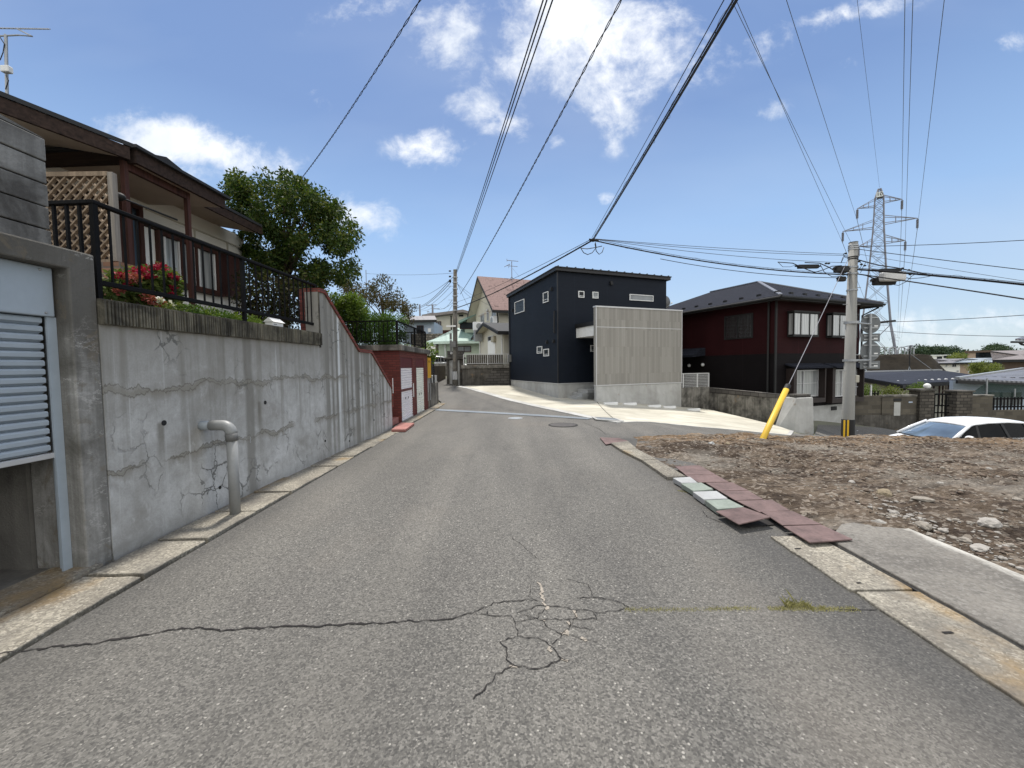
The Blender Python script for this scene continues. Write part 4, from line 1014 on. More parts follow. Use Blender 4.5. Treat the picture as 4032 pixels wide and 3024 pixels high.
# steps behind the parapet and their red pads
st = wthing('garden_steps', 'red garden steps climbing behind the stair parapet beside the brick garage', 'steps')
mb = MB()
for i in range(9):
    mb.box((xp + .35 + i * .36, .225, -.1), (xp + .71 + i * .36, 1.3, 2.0 - i * .21))
mb.build('tread', 'redstep', st)
stp = atZ(F_(170, 1395), .02)
o = thing('door_step', 'small red tiled step beside the brick garage door', 'step', (-3.42, 10.15, 0))
BX((0, 0, 0), (.26, .75, .17)).build('step', 'redstep', o, bevel=.01)
tag(plate('step_pad', [F_(150, 1440), F_(355, 1440), F_(485, 1345), F_(285, 1340)], .07, .06, 'redstep'), 'flat pink red slab laid over the kerb in front of the brick garage', 'slab')

# ---------------------------------------------------------------- bungalow on the terrace
hs = wthing('bungalow', 'low white bungalow with dark brown eaves above the retaining wall', 'house')
yw, ye, ypo = 3.0, 2.12, 1.62
xend = lhit(hs, (957, 1000), 'y', yw).x
BX((-1.1, yw, 1.9), (xend, yw + 7, 4.57)).build('wall', 'white', hs)
zE = 4.60
ex = lhit(hs, (1035, 930), 'y', ye).x
# roof slabs rising from the eave to the ridge, gable verge at the far end
def slopebox(x0, x1, y0, z0, y1, z1, th):
    return MB().hexa([(x0, y0, z0 - th), (x1, y0, z0 - th), (x1, y1, z1 - th), (x0, y1, z1 - th), (x0, y0, z0), (x1, y0, z0), (x1, y1, z1), (x0, y1, z1)])
NX = px0 = lhit(hs, (535, 600), 'y', ypo).x                # near stretch of the eave runs out to the porch corner
EY = lambda x: ypo - .03 + .50 * (NX - x)
EZ = lambda x: 4.487 + .045 * (NX - x)
XN = -1.2
rf = slopebox(NX, ex, ye, zE, 6.5, zE + 1.75, .05)
rf.hexa([(XN, EY(XN), EZ(XN) - .05), (NX - .002, EY(NX), EZ(NX) - .05), (NX - .002, 6.5, zE + 1.70), (XN, 6.5, zE + 1.70), (XN, EY(XN), EZ(XN)), (NX - .002, EY(NX), EZ(NX)), (NX - .002, 6.5, zE + 1.75), (XN, 6.5, zE + 1.75)])
rf.hexa([(XN, 6.5, zE + 1.70), (ex, 6.5, zE + 1.70), (ex, 10.6, zE - .05), (XN, 10.6, zE - .05), (XN, 6.5, zE + 1.75), (ex, 6.5, zE + 1.75), (ex, 10.6, zE), (XN, 10.6, zE)])
rf.build('roof', 'roofdark', hs)
MB().prism([(xend - .01, yw, 4.57), (xend - .01, yw + 7, 4.57), (xend - .01, 6.5, zE + 1.62)], (-.1, 0, 0)).build('gable_wall', 'white', hs)
MB().box((NX, ye + .02, zE - .20), (ex - .02, ye + .06, zE - .052)).hexa([(XN, EY(XN) + .02, EZ(XN) - .21), (NX - .06, EY(NX - .06) + .02, EZ(NX) - .21), (NX - .06, EY(NX - .06) + .06, EZ(NX) - .21), (XN, EY(XN) + .06, EZ(XN) - .21), (XN, EY(XN) + .02, EZ(XN) - .051), (NX - .06, EY(NX - .06) + .02, EZ(NX) - .051), (NX - .06, EY(NX - .06) + .06, EZ(NX) - .051), (XN, EY(XN) + .06, EZ(XN) - .051)]).build('fascia', 'fascia', hs)
MB().hexa([(NX, ye + .061, zE - .19), (ex - .05, ye + .061, zE - .19), (ex - .05, yw - .002, zE - .03), (NX, yw - .002, zE - .03), (NX, ye + .061, zE - .17), (ex - .05, ye + .061, zE - .17), (ex - .05, yw - .002, zE - .01), (NX, yw - .002, zE - .01)]).hexa([(XN, EY(XN) + .061, EZ(XN) - .19), (NX - .07, EY(NX - .07) + .061, EZ(NX) - .19), (NX - .07, yw - .002, zE - .05), (XN, yw + .6, zE - .05), (XN, EY(XN) + .061, EZ(XN) - .17), (NX - .07, EY(NX - .07) + .061, EZ(NX) - .17), (NX - .07, yw - .002, zE - .03), (XN, yw + .6, zE - .03)]).build('soffit', 'soffit', hs)
MB().hexa([(ex - .04, ye, zE - .20), (ex, ye, zE - .20), (ex, 6.5, zE + 1.5), (ex - .04, 6.5, zE + 1.5), (ex - .04, ye, zE - .052), (ex, ye, zE - .052), (ex, 6.5, zE + 1.698), (ex - .04, 6.5, zE + 1.698)]).build('verge_board', 'fascia', hs)
up = [lhit(hs, (q[0], q[1]), 'y', 3.2) for q in ((520, 590), (656, 618), (760, 703), (880, 815), (880, 880), (520, 640))]
MB().prism([(q.x, 3.2, q.z) for q in up], (0, 3.0, 0)).build('upper_roof', 'roofdark', hs)
# porch roof
px0, px1 = lhit(hs, (535, 600), 'y', ypo).x, lhit(hs, (886, 790), 'y', ypo).x
zp = 4.46
BX((px0 - .05, ypo - .06, zp - .02), (px1 + .06, yw - .02, zp + .02)).build('porch_roof', 'roofdark', hs)
mb = MB().box((px0, ypo, zp - .19), (px1, ypo + .05, zp - .021)).box((px0 - .0, ypo + .051, zp - .19), (px0 + .05, yw - .02, zp - .021)); mb.build('porch_fascia', 'fascia', hs)
MB().hexa([(px0 + .051, ypo + .051, zp - .17), (px1, ypo + .051, zp - .17), (px1, yw - .021, zp - .08), (px0 + .051, yw - .021, zp - .08), (px0 + .051, ypo + .051, zp - .15), (px1, ypo + .051, zp - .15), (px1, yw - .021, zp - .06), (px0 + .051, yw - .021, zp - .06)]).build('porch_ceiling', 'soffit', hs)
for pxl, pt, in ((508, 650), (747, 790)):
    q = lhit(hs, (pxl, 1000), 'y', ypo + .16); BX((q.x - .028, ypo + .13, 2.05), (q.x + .028, ypo + .19, zp - .171)).build('porch_post', 'brownwood', hs)
    if pxl == 508: q0 = q
    else: BX((q0.x + .029, ypo + .135, zp - .27), (q.x - .029, ypo + .185, zp - .171)).build('porch_beam', 'brownwood', hs)
# windows and doors of the front
def window(parent, face, c, r, frame, pane, fw=.05, depth=.05, muntin=(), sill=False, mz=(), kind='window', proud=.006):
    """framed opening on a local wall plane; r = (a0, a1, z0, z1); face names the outward side"""
    a0, a1, z0, z1 = r; s = -1 if face in ('x0', 'y0') else 1
    def bx(mb, p0, p1, q0, q1, d0, d1):
        if face[0] == 'x': mb.box((c + s * d0, p0, q0), (c + s * d1, p1, q1))
        else: mb.box((p0, c + s * d0, q0), (p1, c + s * d1, q1))
    mb = MB()
    bx(mb, a0, a0 + fw, z0, z1, -.01, depth); bx(mb, a1 - fw, a1, z0, z1, -.01, depth); bx(mb, a0 + fw, a1 - fw, z1 - fw, z1, -.01, depth); bx(mb, a0 + fw, a1 - fw, z0, z0 + fw, -.01, depth)
    for k in muntin: bx(mb, a0 + (a1 - a0) * k - fw * .4, a0 + (a1 - a0) * k + fw * .4, z0 + fw, z1 - fw, -.01, depth * .8)
    for k in mz: bx(mb, a0 + fw, a1 - fw, z0 + (z1 - z0) * k - fw * .25, z0 + (z1 - z0) * k + fw * .25, -.01, depth * .7)
    if sill: bx(mb, a0 - .04, a1 + .04, z0 - .05, z0 - .002, -.01, depth + .05)
    f = mb.build(kind, frame, parent)
    mb = MB(); bx(mb, a0 + fw * .8, a1 - fw * .8, z0 + fw * .8, z1 - fw * .8, -.012, proud); mb.build('pane', pane, f)
    return f
def rct(o, face, c, p0, p1):
    ax = face[0]; a, b = lhit(o, p0, ax, c), lhit(o, p1, ax, c); k = 1 if ax == 'x' else 0
    return (min(a[k], b[k]), max(a[k], b[k]), min(a.z, b.z), max(a.z, b.z))
zwt = lhit(hs, A_(1400, 1605), 'y', yw).z - .10; zwb = lhit(hs, (848, 1157), 'y', yw).z
xa, xb = lhit(hs, (612, 1000), 'y', yw).x, lhit(hs, (850, 1000), 'y', yw).x
wn = window(hs, 'y0', yw, (xa, xb, zwb, zwt), 'brownwood', 'curt', .06, .07, (.36, .60), True)
for k in (.12, .34, .58, .66, .95):
    x = xa + (xb - xa) * k; BX((x - .018, yw - .03, zwb + .06), (x + .018, yw - .012, zwt - .06)).build('inner_sash', 'whitep', wn)
BX((xa - .3, yw - .05, zwt + .002), (xend - .15, yw - .002, zwt + .12)).build('window_hood', 'fascia', hs)
BX((xb + .08, yw - .22, zwb - .02), (lhit(hs, (962, 1000), 'y', yw - .22).x, yw - .002, zwt)).build('shutter_locker', P('locker_brown', (.045, .018, .016), .55, .2, 3), hs)
dx0, dx1 = lhit(hs, (462, 1000), 'y', yw).x, lhit(hs, (560, 1000), 'y', yw).x
dr = window(hs, 'y0', yw, (dx0, dx1, 2.06, lhit(hs, A_(800, 1300), 'y', yw).z), 'brownwood', 'glassb', .07, .06, (.5,), kind='door')
mb = MB()
for p0, p1 in ((A_(945, 1326), A_(1580, 1560)), ):
    z = zwt + .30; mb.box((dx1 + .1, yw - .025, z - .012), (xend, yw - .002, z + .012))
for k in (.45, .8): x = dx1 + (xend - dx1) * k; mb.box((x - .015, yw - .02, zwt + .121), (x + .015, yw - .002, z - .013))
mb.box((xend - .03, yw - .03, 2.0), (xend + .004, yw + .02, 4.5)); mb.build('wall_batten', P('cream_batten', (.50, .47, .40), .7), hs)
v = rct(hs, 'y0', yw, A_(1135, 1440), A_(1215, 1500)); mb = MB()
mb.box((v[0], yw - .02, v[2] + .04), (v[1], yw - .002, v[3] - .03)); mb.build('wall_vent', 'whitep', hs)
BX((dx0 - 1.6, yw - .03, 2.0), (dx0 - .02, yw - .001, 4.2)).build('dark_panel', 'fascia', hs)

# lattice screen and its brick footing
def lattice(o, x0, x1, z0, z1, y):
    pass
ly = 4.62
a, b = atY(A_(300, 1150), ly), atY(A_(742, 1150), ly)
ls = thing('lattice_screen', 'weathered wooden lattice screen behind the black railing', 'screen', (b.x, ly, 0))
Wd = 1.35; zb_, ztp = 2.84, a.z
clip = lambda x, z: (x, z)
for sgn, off in ((1, 0), (-1, .018)):
    mb = MB(); s = -Wd - (ztp - zb_)
    while s < (ztp - zb_) + .1:
        # strip x = s' + sgn*(z - zb)
        pts = []
        x_at = lambda z: s + (z - zb_) if sgn > 0 else s + (ztp - z)
        lo, hi = zb_, ztp
        if sgn > 0: lo = max(lo, zb_ + (-Wd - s)); hi = min(hi, zb_ + (-.06 - s))
        else: hi = min(hi, ztp - (-Wd - s)); lo = max(lo, ztp - (-.06 - s))
        if hi > lo + .02: mb.bar((x_at(lo), off, lo), (x_at(hi), off, hi), .016, .040, (1, 0, 0) if False else (0, 1, 0))
        s += .115
    mb.build('lattice', 'lattice', ls)
mb = MB().box((-.055, -.03, zb_ - .02), (.0, .03, ztp + .04)); mb.build('post', 'greywood', ls)
mb = MB().box((-Wd, -.025, ztp), (-.061, .045, ztp + .05)).box((-Wd, -.025, zb_ - .05), (-.061, .045, zb_)); mb.build('rail', 'lattice', ls)
o = thing('brick_footing', 'low brown brick footing under the lattice screen', 'brick base', (b.x, ly, 0))
BX((-Wd, -.10, 2.0), (.10, .12, zb_ - .051)).build('brickwork', 'brownbrick', o)
c = atY(A_(770, 1275), 4.9)
o = thing('porch_lamp', 'small dark lamp on the porch wall above the door', 'lamp', (c.x, 4.9, c.z))
MB().ball((0, 0, 0), .06, 10, 7, (1.2, 1, .8)).build('shade', 'black', o, True); MB().tube([(0, 0, 0), (-.05, .9, .05)], .012, 6).build('bracket', 'black', o)

# antenna on the bungalow roof
m0, m1 = atY(A_(35, 575), 7.0), atY(A_(38, 225), 7.0)
an = thing('tv_antenna', 'grey television antenna on the roof of the bungalow at left', 'antenna', (m0.x, 7.0, m0.z - .5))
L0 = lambda p: Vector(p) - Vector(an.location)
MB().tube([(0, 0, 0), L0(m1)], .022, 10).build('mast', 'galv', an)
b0, b1 = L0(atY(A_(-60, 182), 7)), L0(atY(A_(318, 188), 7.6)); 
MB().tube([b0, b1], .012, 8).build('boom', 'galv', an)
mb = MB(); dd = (b1 - b0).normalized(); pr = dd.cross(Vector((0, 0, 1))).normalized()
for i in range(15):
    q = b0.lerp(b1, (i + .5) / 15); mb.tube([q - pr * .17 - Vector((0, 0, -.07)), q + pr * .17 + Vector((0, 0, -.07))], .006, 6)
mb.build('element', 'galv', an)
q = L0(m1); e = b0.lerp(b1, .42); MB().tube([q + Vector((-.1, 0, -.02)), q + Vector((.22, 0, -.01)), q + Vector((.33, .1, .05)), e], .012, 8).build('brace', 'galv', an)
q = L0(atY(A_(45, 460), 6.95)); BX((q.x - .06, q.y - .05, q.z - .04), (q.x + .08, q.y + .03, q.z + .07)).build('amplifier', 'whitep', an, bevel=.015)
MB().tube([L0(atY(A_(40, 490), 6.95)), L0(atY(A_(55, 520), 6.95)), L0(atY(A_(36, 580), 6.95))], .008, 6).build('lead', 'cable', an)
MB().tube([L0(atY(A_(0, 240), 6.97)), L0(atY(A_(28, 285), 6.97)), L0(atY(A_(20, 340), 6.97)), L0(atY(A_(0, 390), 6.97))], .007, 6).build('lead', 'cable', an)

# ---------------------------------------------------------------- planting on the terrace
def bush(name, label, cat, centre, clumps, size, material, per, group=None, stems=6, parent_extra=None, ground=2.05, aspect=.5, up=.2):
    o = thing(name, label, cat, (centre.x, centre.y, ground), 0, group)
    c = [Vector(q) - Vector((0, 0, ground - centre.z)) * 0 for q, r in clumps]
    leaves('foliage', [tuple(q) for q in c], [r for q, r in clumps], per, size, material, o, aspect=aspect, up=up)
    mb = MB()
    for i in range(stems):
        q = c[i % len(c)]; mb.tube([(random.uniform(-.06, .06), random.uniform(-.06, .06), -.05), (q[0] * .5, q[1] * .5, q[2] * .55), tuple(q)], [.010, .008, .004], 5)
    mb.build('stem', 'bark', o); return o
fb = lhit(rw, V_(650, 330), 'y', .55); fbw = l2w(rw, fb)
fl = []
def vpt(x, y, yy=.55): return l2w(rw, lhit(rw, V_(x, y), 'y', yy)) - Vector((fbw.x, fbw.y, 2.05))
cl = [(vpt(x, y), r) for x, y, r in ((260, 380, .09), (380, 400, .11), (520, 350, .12), (640, 400, .13), (760, 330, .13), (880, 320, .13), (980, 400, .11), (560, 480, .13), (720, 500, .14), (880, 500, .13), (1000, 520, .09), (300, 560, .10), (460, 600, .12), (650, 620, .12), (800, 640, .12), (150, 560, .08), (1040, 640, .09), (950, 600, .1))]
fo = bush('flowering_shrub', 'bushy garden shrub with clusters of crimson flowers behind the black railing', 'shrub', fbw, cl, .062, 'leafc', 150)
fh = [(vpt(x, y, .42), r) for x, y, r in ((240, 295, .045), (320, 310, .035), (430, 295, .055), (510, 240, .055), (600, 235, .05), (760, 190, .06), (880, 190, .07), (830, 175, .05), (660, 310, .05), (720, 320, .04), (1010, 315, .055), (1090, 350, .03), (1040, 490, .03), (1030, 580, .03), (380, 440, .035))]
leaves('blossom', [tuple(q) for q, r in fh], [r * .85 for q, r in fh], 42, .026, 'petal', fo, aspect=.9, squash=(1, 1, .6))
fh = [(vpt(x, y, .36), r) for x, y, r in ((680, 640, .05), (870, 715, .045), (250, 525, .035), (490, 350, .04), (380, 340, .03))]
leaves('faded_blossom', [tuple(q) for q, r in fh], [r for q, r in fh], 70, .028, 'petalp', fo, aspect=.9)
fh = [(vpt(x, y, .3), r) for x, y, r in ((855, 660, .022), (1010, 730, .022))]
leaves('white_blossom', [tuple(q) for q, r in fh], [r for q, r in fh], 30, .03, 'petalw', fo, aspect=.9)
for i, (x, y, r, m_, lb) in enumerate([(1120, 700, .10, 'leafc', 'pale leafy ground plant next to the crimson shrub'), (1330, 770, .12, 'hedge', 'dark mossy green cushion plant by the crimson shrub'), (1560, 800, .12, 'leafb', 'light green cushion plant in the middle of the coping'), (1760, 840, .12, 'hedge', 'dark green cushion plant before the middle railing post'), (1940, 880, .10, 'leafb', 'light green cushion plant at the middle railing post'), (2180, 930, .11, 'leafb', 'light green cushion plant just past the middle railing post')]):
    q = l2w(rw, lhit(rw, V_(x, y - 60), 'y', .26))
    bush('ground_plant', lb, 'plant', q, [((dx, dy, .09 + dz), r * .95) for dx, dy, dz in ((0, 0, .04), (-.05, .12, .02), (.05, -.12, .02), (-.02, .2, .0), (.02, -.2, .0))], .03, m_, 240, 'cushion plants along the coping', 3)
def blades(o, n, h, spread, material='leafc'):
    Vs, Fs = [], []
    for i in range(n):
        a = random.random() * 6.28; L_ = h * random.uniform(.6, 1); r = spread * random.random(); wx, wy = -sin(a) * .018, cos(a) * .018; k = len(Vs)
        bx_, by_ = cos(a) * r * .3, sin(a) * r * .3
        for t_ in (0, .4, .75, 1):
            ww = 1 - t_ ** 2 * .97; ox, oy = bx_ + cos(a) * r * t_ ** 1.6 * 1.4, by_ + sin(a) * r * t_ ** 1.6 * 1.4
            Vs += [(ox - wx * ww, oy - wy * ww, L_ * t_ * (1 - .15 * t_)), (ox + wx * ww, oy + wy * ww, L_ * t_ * (1 - .15 * t_))]
        Fs += [(k + 2 * j, k + 2 * j + 1, k + 2 * j + 3, k + 2 * j + 2) for j in range(3)]
    return mesh_raw('blade', Vs, Fs, material, o)
for (x, y, h, lb) in ((D_(275, 760), None, .38, 'spiky iris plant left of the middle railing post'), (D_(450, 790), None, .42, 'spiky iris plant right of the middle railing post'), (D_(40, 720), None, .30, 'spiky grass plant under the bungalow window')):
    q = l2w(rw, lhit(rw, x, 'y', .5)); blades(thing('iris_plant', lb, 'plant', (q.x, q.y, 2.04), 0, 'spiky plants behind the railing'), 22, h, .2)
def clumped(p, y, spec):
    """clumps given by photo pixels on the plane at depth y"""
    return [(atY((px, py), y + dy), r) for px, py, r, dy in spec]
# dark shrub behind the far half of the railing
def shrub_px(name, label, cat, spec, size, material, per, ground, group=None, aspect=.5, stems=8, up=.1):
    pts = [(atY((x, y), d), r) for x, y, d, r in spec]; c = sum((q for q, r in pts), Vector()) / len(pts)
    o = thing(name, label, cat, (c.x, c.y, ground), 0, group)
    leaves('foliage', [tuple(q - Vector((c.x, c.y, ground))) for q, r in pts], [r for q, r in pts], per, size, material, o, aspect=aspect, up=up)
    mb = MB()
    for i in range(stems):
        q = pts[(i * 7) % len(pts)][0] - Vector((c.x, c.y, ground)); mb.tube([(random.uniform(-.1, .1), random.uniform(-.1, .1), -.1), q * .6, q], [.022, .014, .006], 5)
    mb.build('stem', 'bark', o); return o
sp = [(D_(x, y)[0], D_(x, y)[1], 7.9 + random.uniform(-.3, .3), .24) for x in range(420, 1010, 85) for y in range(470 + max(0, (x - 420) // 6), 960, 85)]
shrub_px('garden_shrub', 'dark reddish green shrub behind the far half of the black railing', 'shrub', sp, .07, 'leafd', 130, 2.0)
# the big tree behind the bungalow
def tree(name, label, base, top_z, spec, size, leafmat, per, cat='tree', group=None, trunk_r=.12, aspect=.48, limbs=12, up=0., flat=.0):
    """spec: clump centres (world) with radii; limbs run from the trunk to the clumps"""
    o = thing(name, label, cat, base, 0, group); B = Vector(base)
    C = [(Vector(q) - B, r) for q, r in spec]
    leaves('crown', [tuple(q) for q, r in C], [r for q, r in C], per, size, leafmat, o, aspect=aspect, up=up, flat=flat)
    cen = sum((q for q, r in C), Vector()) / len(C); hz = cen.z
    mb = MB().tube([(0, 0, -.2), (cen.x * .15, cen.y * .15, hz * .4), (cen.x * .6, cen.y * .6, hz * .8), (cen.x, cen.y, hz * 1.1)], [trunk_r, trunk_r * .8, trunk_r * .6, trunk_r * .3], 8)
    for i in range(limbs):
        q = C[(i * 5) % len(C)][0]; s = Vector((cen.x * .4, cen.y * .4, hz * random.uniform(.45, .85)))
        mb.tube([s, s.lerp(q, .55) + Vector((0, 0, .1)), q], [trunk_r * .35, trunk_r * .22, trunk_r * .06], 6)
    mb.build('trunk', 'bark', o); return o
TD = 9.6
spec = []
outline = [(900, 690), (960, 680), (1050, 690), (1120, 680), (1180, 705), (1240, 770), (1300, 800), (1370, 860), (1410, 940), (1400, 1010), (1380, 1080), (1330, 1120), (1250, 1150), (1120, 1120), (1000, 1060), (960, 980), (935, 880), (890, 780)]
def inside(poly, x, y):
    r = False
    for i in range(len(poly)):
        (x0, y0), (x1, y1) = poly[i], poly[i - 1]
        if (y0 > y) != (y1 > y) and x < (x1 - x0) * (y - y0) / (y1 - y0) + x0: r = not r
    return r
while len(spec) < 200:
    x, y = random.uniform(880, 1420), random.uniform(675, 1150)
    if not inside(outline, x, y): continue
    if mnoise.noise(Vector((x / 75, y / 75, 2))) < -.28: continue
    spec.append((atY((x, y), TD + random.uniform(-1.0, 1.0)), random.uniform(.10, .30)))
tree('broadleaf_tree', 'tall dark green broadleaf tree behind the bungalow', (-5.6, 9.7, 1.9), 6.5, spec, .085, 'leafa', 165, trunk_r=.13)
# sprigs breaking the outline
# bright shrubs and reddish tree beyond the parapet
sp = []
ol = [D_(1215, 660), D_(1280, 620), D_(1400, 690), D_(1480, 650), D_(1600, 700), D_(1600, 800), D_(1420, 900), D_(1330, 880)]
while len(sp) < 45:
    x, y = random.uniform(1290, 1460), random.uniform(1150, 1270)
    if inside(ol, x, y): sp.append((x, y, 11.4 + random.uniform(-.4, .8), random.uniform(.14, .24)))
shrub_px('leafy_shrub', 'bright yellow green shrub above the sloping red trim', 'shrub', sp, .075, 'leafb', 150, 1.85)
sp = []
ol = [D_(1340, 520), D_(1480, 470), D_(1560, 560), D_(1640, 510), D_(1750, 480), D_(1830, 540), D_(1790, 620), D_(1920, 620), D_(2000, 700), D_(2095, 830), D_(2010, 930), D_(1900, 820), D_(1700, 740), D_(1450, 640), D_(1350, 620)]
while len(sp) < 70:
    x, y = random.uniform(1340, 1660), random.uniform(1085, 1290)
    if inside(ol, x, y): sp.append((atY((x, y), 15.5 + random.uniform(-1, 1)), random.uniform(.14, .3)))
tree('reddish_tree', 'thin reddish brown leaved tree behind the clipped hedge', (-4.9, 15.6, 1.6), 5, sp, .085, 'leafr', 75, trunk_r=.07)
# small white house-shaped box standing on the coping
q0, q1 = wh(D_(662, 945), .02), wh(D_(818, 950), .02)
o = wthing('birdhouse', 'small white house shaped ornament standing on the wall coping', 'ornament'); L_ = (q1.x - q0.x) * .62; y0 = .0
BX((q0.x, y0, cz1), (q0.x + L_, y0 + .11, cz1 + .055)).build('box_body', 'whitep', o)
z = cz1 + .055; x0, x1 = q0.x - .015, q0.x + L_ + .015
MB().prism([(x0, y0 - .02, z), (x0, y0 + .13, z), (x0, y0 + .055, z + .06)], (x1 - x0, 0, 0)).build('lid', 'whitep', o)
BX((q0.x + .02, y0 - .003, cz1 + .02), (q0.x + .08, y0 + .001, cz1 + .026)).build('slot', 'black', o)
# slim brick pier at the end of the railing
q0, q1 = wh(D_(1024, 575), .22), wh(D_(1058, 985), .22)
o = wthing('brick_pier', 'slim red brick pier at the far end of the black railing', 'pier'); BX((q0.x - .02, .23, 2.0), (q1.x - .01, .38, q0.z - .02)).build('brickwork', 'redbrick', o)

# ---------------------------------------------------------------- red brick garage
GY = (atX(F_(266, 330), -3.09).y + atX(F_(298, 1300), -3.09).y) / 2
ga = thing('brick_garage', 'small red brick garage with two white roller shutters beside the lane', 'garage', (-3.09, GY, 0), pi / 2)
gL = atX(F_(672, 420), -3.09).y - GY
BZ = atX(F_(268, 296), -3.09).z
r1, r2 = rct(ga, 'y0', 0, F_(288, 548), F_(476, 1310)), rct(ga, 'y0', 0, F_(512, 545), F_(640, 1205))
x1a, x1b, x2a, x2b = r1[0], r1[1], r2[0], r2[1]; zs = r1[3]; zl = lhit(ga, F_(288, 400), 'y', 0).z
mb = MB().box((0, 0, -.1), (x1a, .2, BZ)).box((x1b, 0, -.1), (x2a, .2, BZ)).box((x2b, 0, -.1), (gL, .2, BZ)).box((x1a, 0, zl), (x1b, .2, BZ)).box((x2a, 0, zl), (x2b, .2, BZ))
mb.box((0, .2, -.1), (.2, 4, BZ)).box((gL - .2, .2, -.1), (gL, 4, BZ)).box((.2, 3.8, -.1), (gL - .2, 4, BZ)); mb.build('wall', 'redbrick', ga)
BX((-.10, -.10, BZ), (gL + .08, 4.1, BZ + .16)).build('roof_slab', 'oldwall', ga, bevel=.02)
for (a_, b_, m_, red_bar) in ((x1a, x1b, 'shutterwhite', True), (x2a, x2b, 'shuttercream', False)):
    BX((a_ + .004, .012, zs), (b_ - .004, .06, zl - .004)).build('lintel_panel', 'redpaint', ga)
    mb = MB(); z = zs - .002
    while z > .04:
        mb.hexa([(a_ + .004, .030, z - .068), (b_ - .004, .030, z - .068), (b_ - .004, .06, z - .068), (a_ + .004, .06, z - .068), (a_ + .004, .014, z - .012), (b_ - .004, .014, z - .012), (b_ - .004, .06, z), (a_ + .004, .06, z)]); z -= .072
    s = mb.build('roller_shutter', m_, ga)
    if red_bar: BX((a_ + .004, .004, .86), (b_ - .004, .0135, .93)).build('middle_bar', 'redpaint', s)
    mb = MB()
    for k in (.36, .6): x = a_ + (b_ - a_) * k; MB().box((x - .02, .002, .62), (x + .02, .0135, .68)).build('handle', 'greydark', s)
    BX((a_ + .004, .008, 0.0), (b_ - .004, .06, .045)).build('bottom_bar', 'alum', s)
BX((x1b + .02, -.022, .62), (x1b + .05, -.002, 1.05)).build('reflector_strip', 'whitep', ga); BX((gL - .04, -.022, .62), (gL - .01, -.002, 1.05)).build('reflector_strip', 'whitep', ga)
# railing on its roof
rg = thing('roof_railing', 'thin black iron railing round the roof of the brick garage', 'railing', (-3.09, GY, 0), pi / 2)
zr = lhit(rg, D_(1868, 893), 'y', .05).z; zb = BZ + .16
def rail_run(o, pts, z0, z1, sp, mname='blackmetal', post=.022, bal=.009, zbot=.1):
    for i in range(len(pts) - 1):
        a, b = Vector(pts[i]).to_3d(), Vector(pts[i + 1]).to_3d(); up = Vector((0, 0, 1))
        MB().bar(a + up * z1, b + up * z1, .045, .03).build('top_rail', mname, o); MB().bar(a + up * (z0 + zbot), b + up * (z0 + zbot), .03, .025).build('bottom_rail', mname, o)
        n = max(1, int((b - a).length / sp)); mb = MB()
        for k in range(1, n):
            q = a.lerp(b, k / n); mb.box((q.x - bal, q.y - bal, z0 + zbot + .012), (q.x + bal, q.y + bal, z1 - .016))
        mb.build('baluster', mname, o)
    for q in pts: MB().box((q[0] - post, q[1] - post, z0), (q[0] + post, q[1] + post, z1 - .016)).build('post', mname, o)
rail_run(rg, [(-.04, 2.6), (-.04, .05), (gL * .55, .05), (gL, .05), (gL, 1.6)], zb, zr, .12)
# clipped hedge on the garage roof
sp = []
for i in range(330):
    x, y, z = random.uniform(.25, 1.9), random.uniform(.3, 2.7), random.uniform(zb + .02, zb + .85 + .12 * math.sin(i))
    sp.append((l2w(ga, (x, y, z)), .17))
ho = thing('clipped_hedge', 'bright green clipped hedge behind the thin railing on the brick garage', 'hedge', tuple(l2w(ga, (1, 1.5, zb))))
leaves('foliage', [tuple(q - Vector(ho.location)) for q, r in sp], [r for q, r in sp], 95, .05, 'hedge', ho, aspect=.55, up=.4)
sp = [(l2w(ga, (random.uniform(2.2, 3.4), random.uniform(.4, 1.4), zb + random.uniform(0, .18))), .14) for i in range(30)]
o = thing('ground_plant', 'low straggling greenery at the far corner of the garage roof', 'plant', tuple(l2w(ga, (2.8, .8, zb)))); leaves('foliage', [tuple(q - Vector(o.location)) for q, r in sp], [r for q, r in sp], 40, .05, 'leafc', o)
# hydrangea at the garage's far corner
q = atY(F_(690, 310), 15.2); o = thing('hydrangea', 'white flowered hydrangea past the corner of the brick garage', 'shrub', (q.x, q.y, 1.0))
cc = [(0, 0, q.z - 1.0 + dz) for dz in (-.3, -.05, .12)] + [(.15, 0, q.z - 1.1), (-.2, .1, q.z - 1.0)]; leaves('foliage', cc, [.25] * 5, 90, .10, 'leafb', o, aspect=.65)
cc = [tuple(atY(F_(*p), 15.0) - Vector(o.location)) for p in ((690, 300), (705, 345), (665, 290))]; leaves('blossom', cc, [.08] * 3, 60, .04, 'petalw', o, aspect=.9)
MB().tube([(0, 0, -.6), (0, 0, q.z - 1.0)], .02, 6).build('stem', 'bark', o)
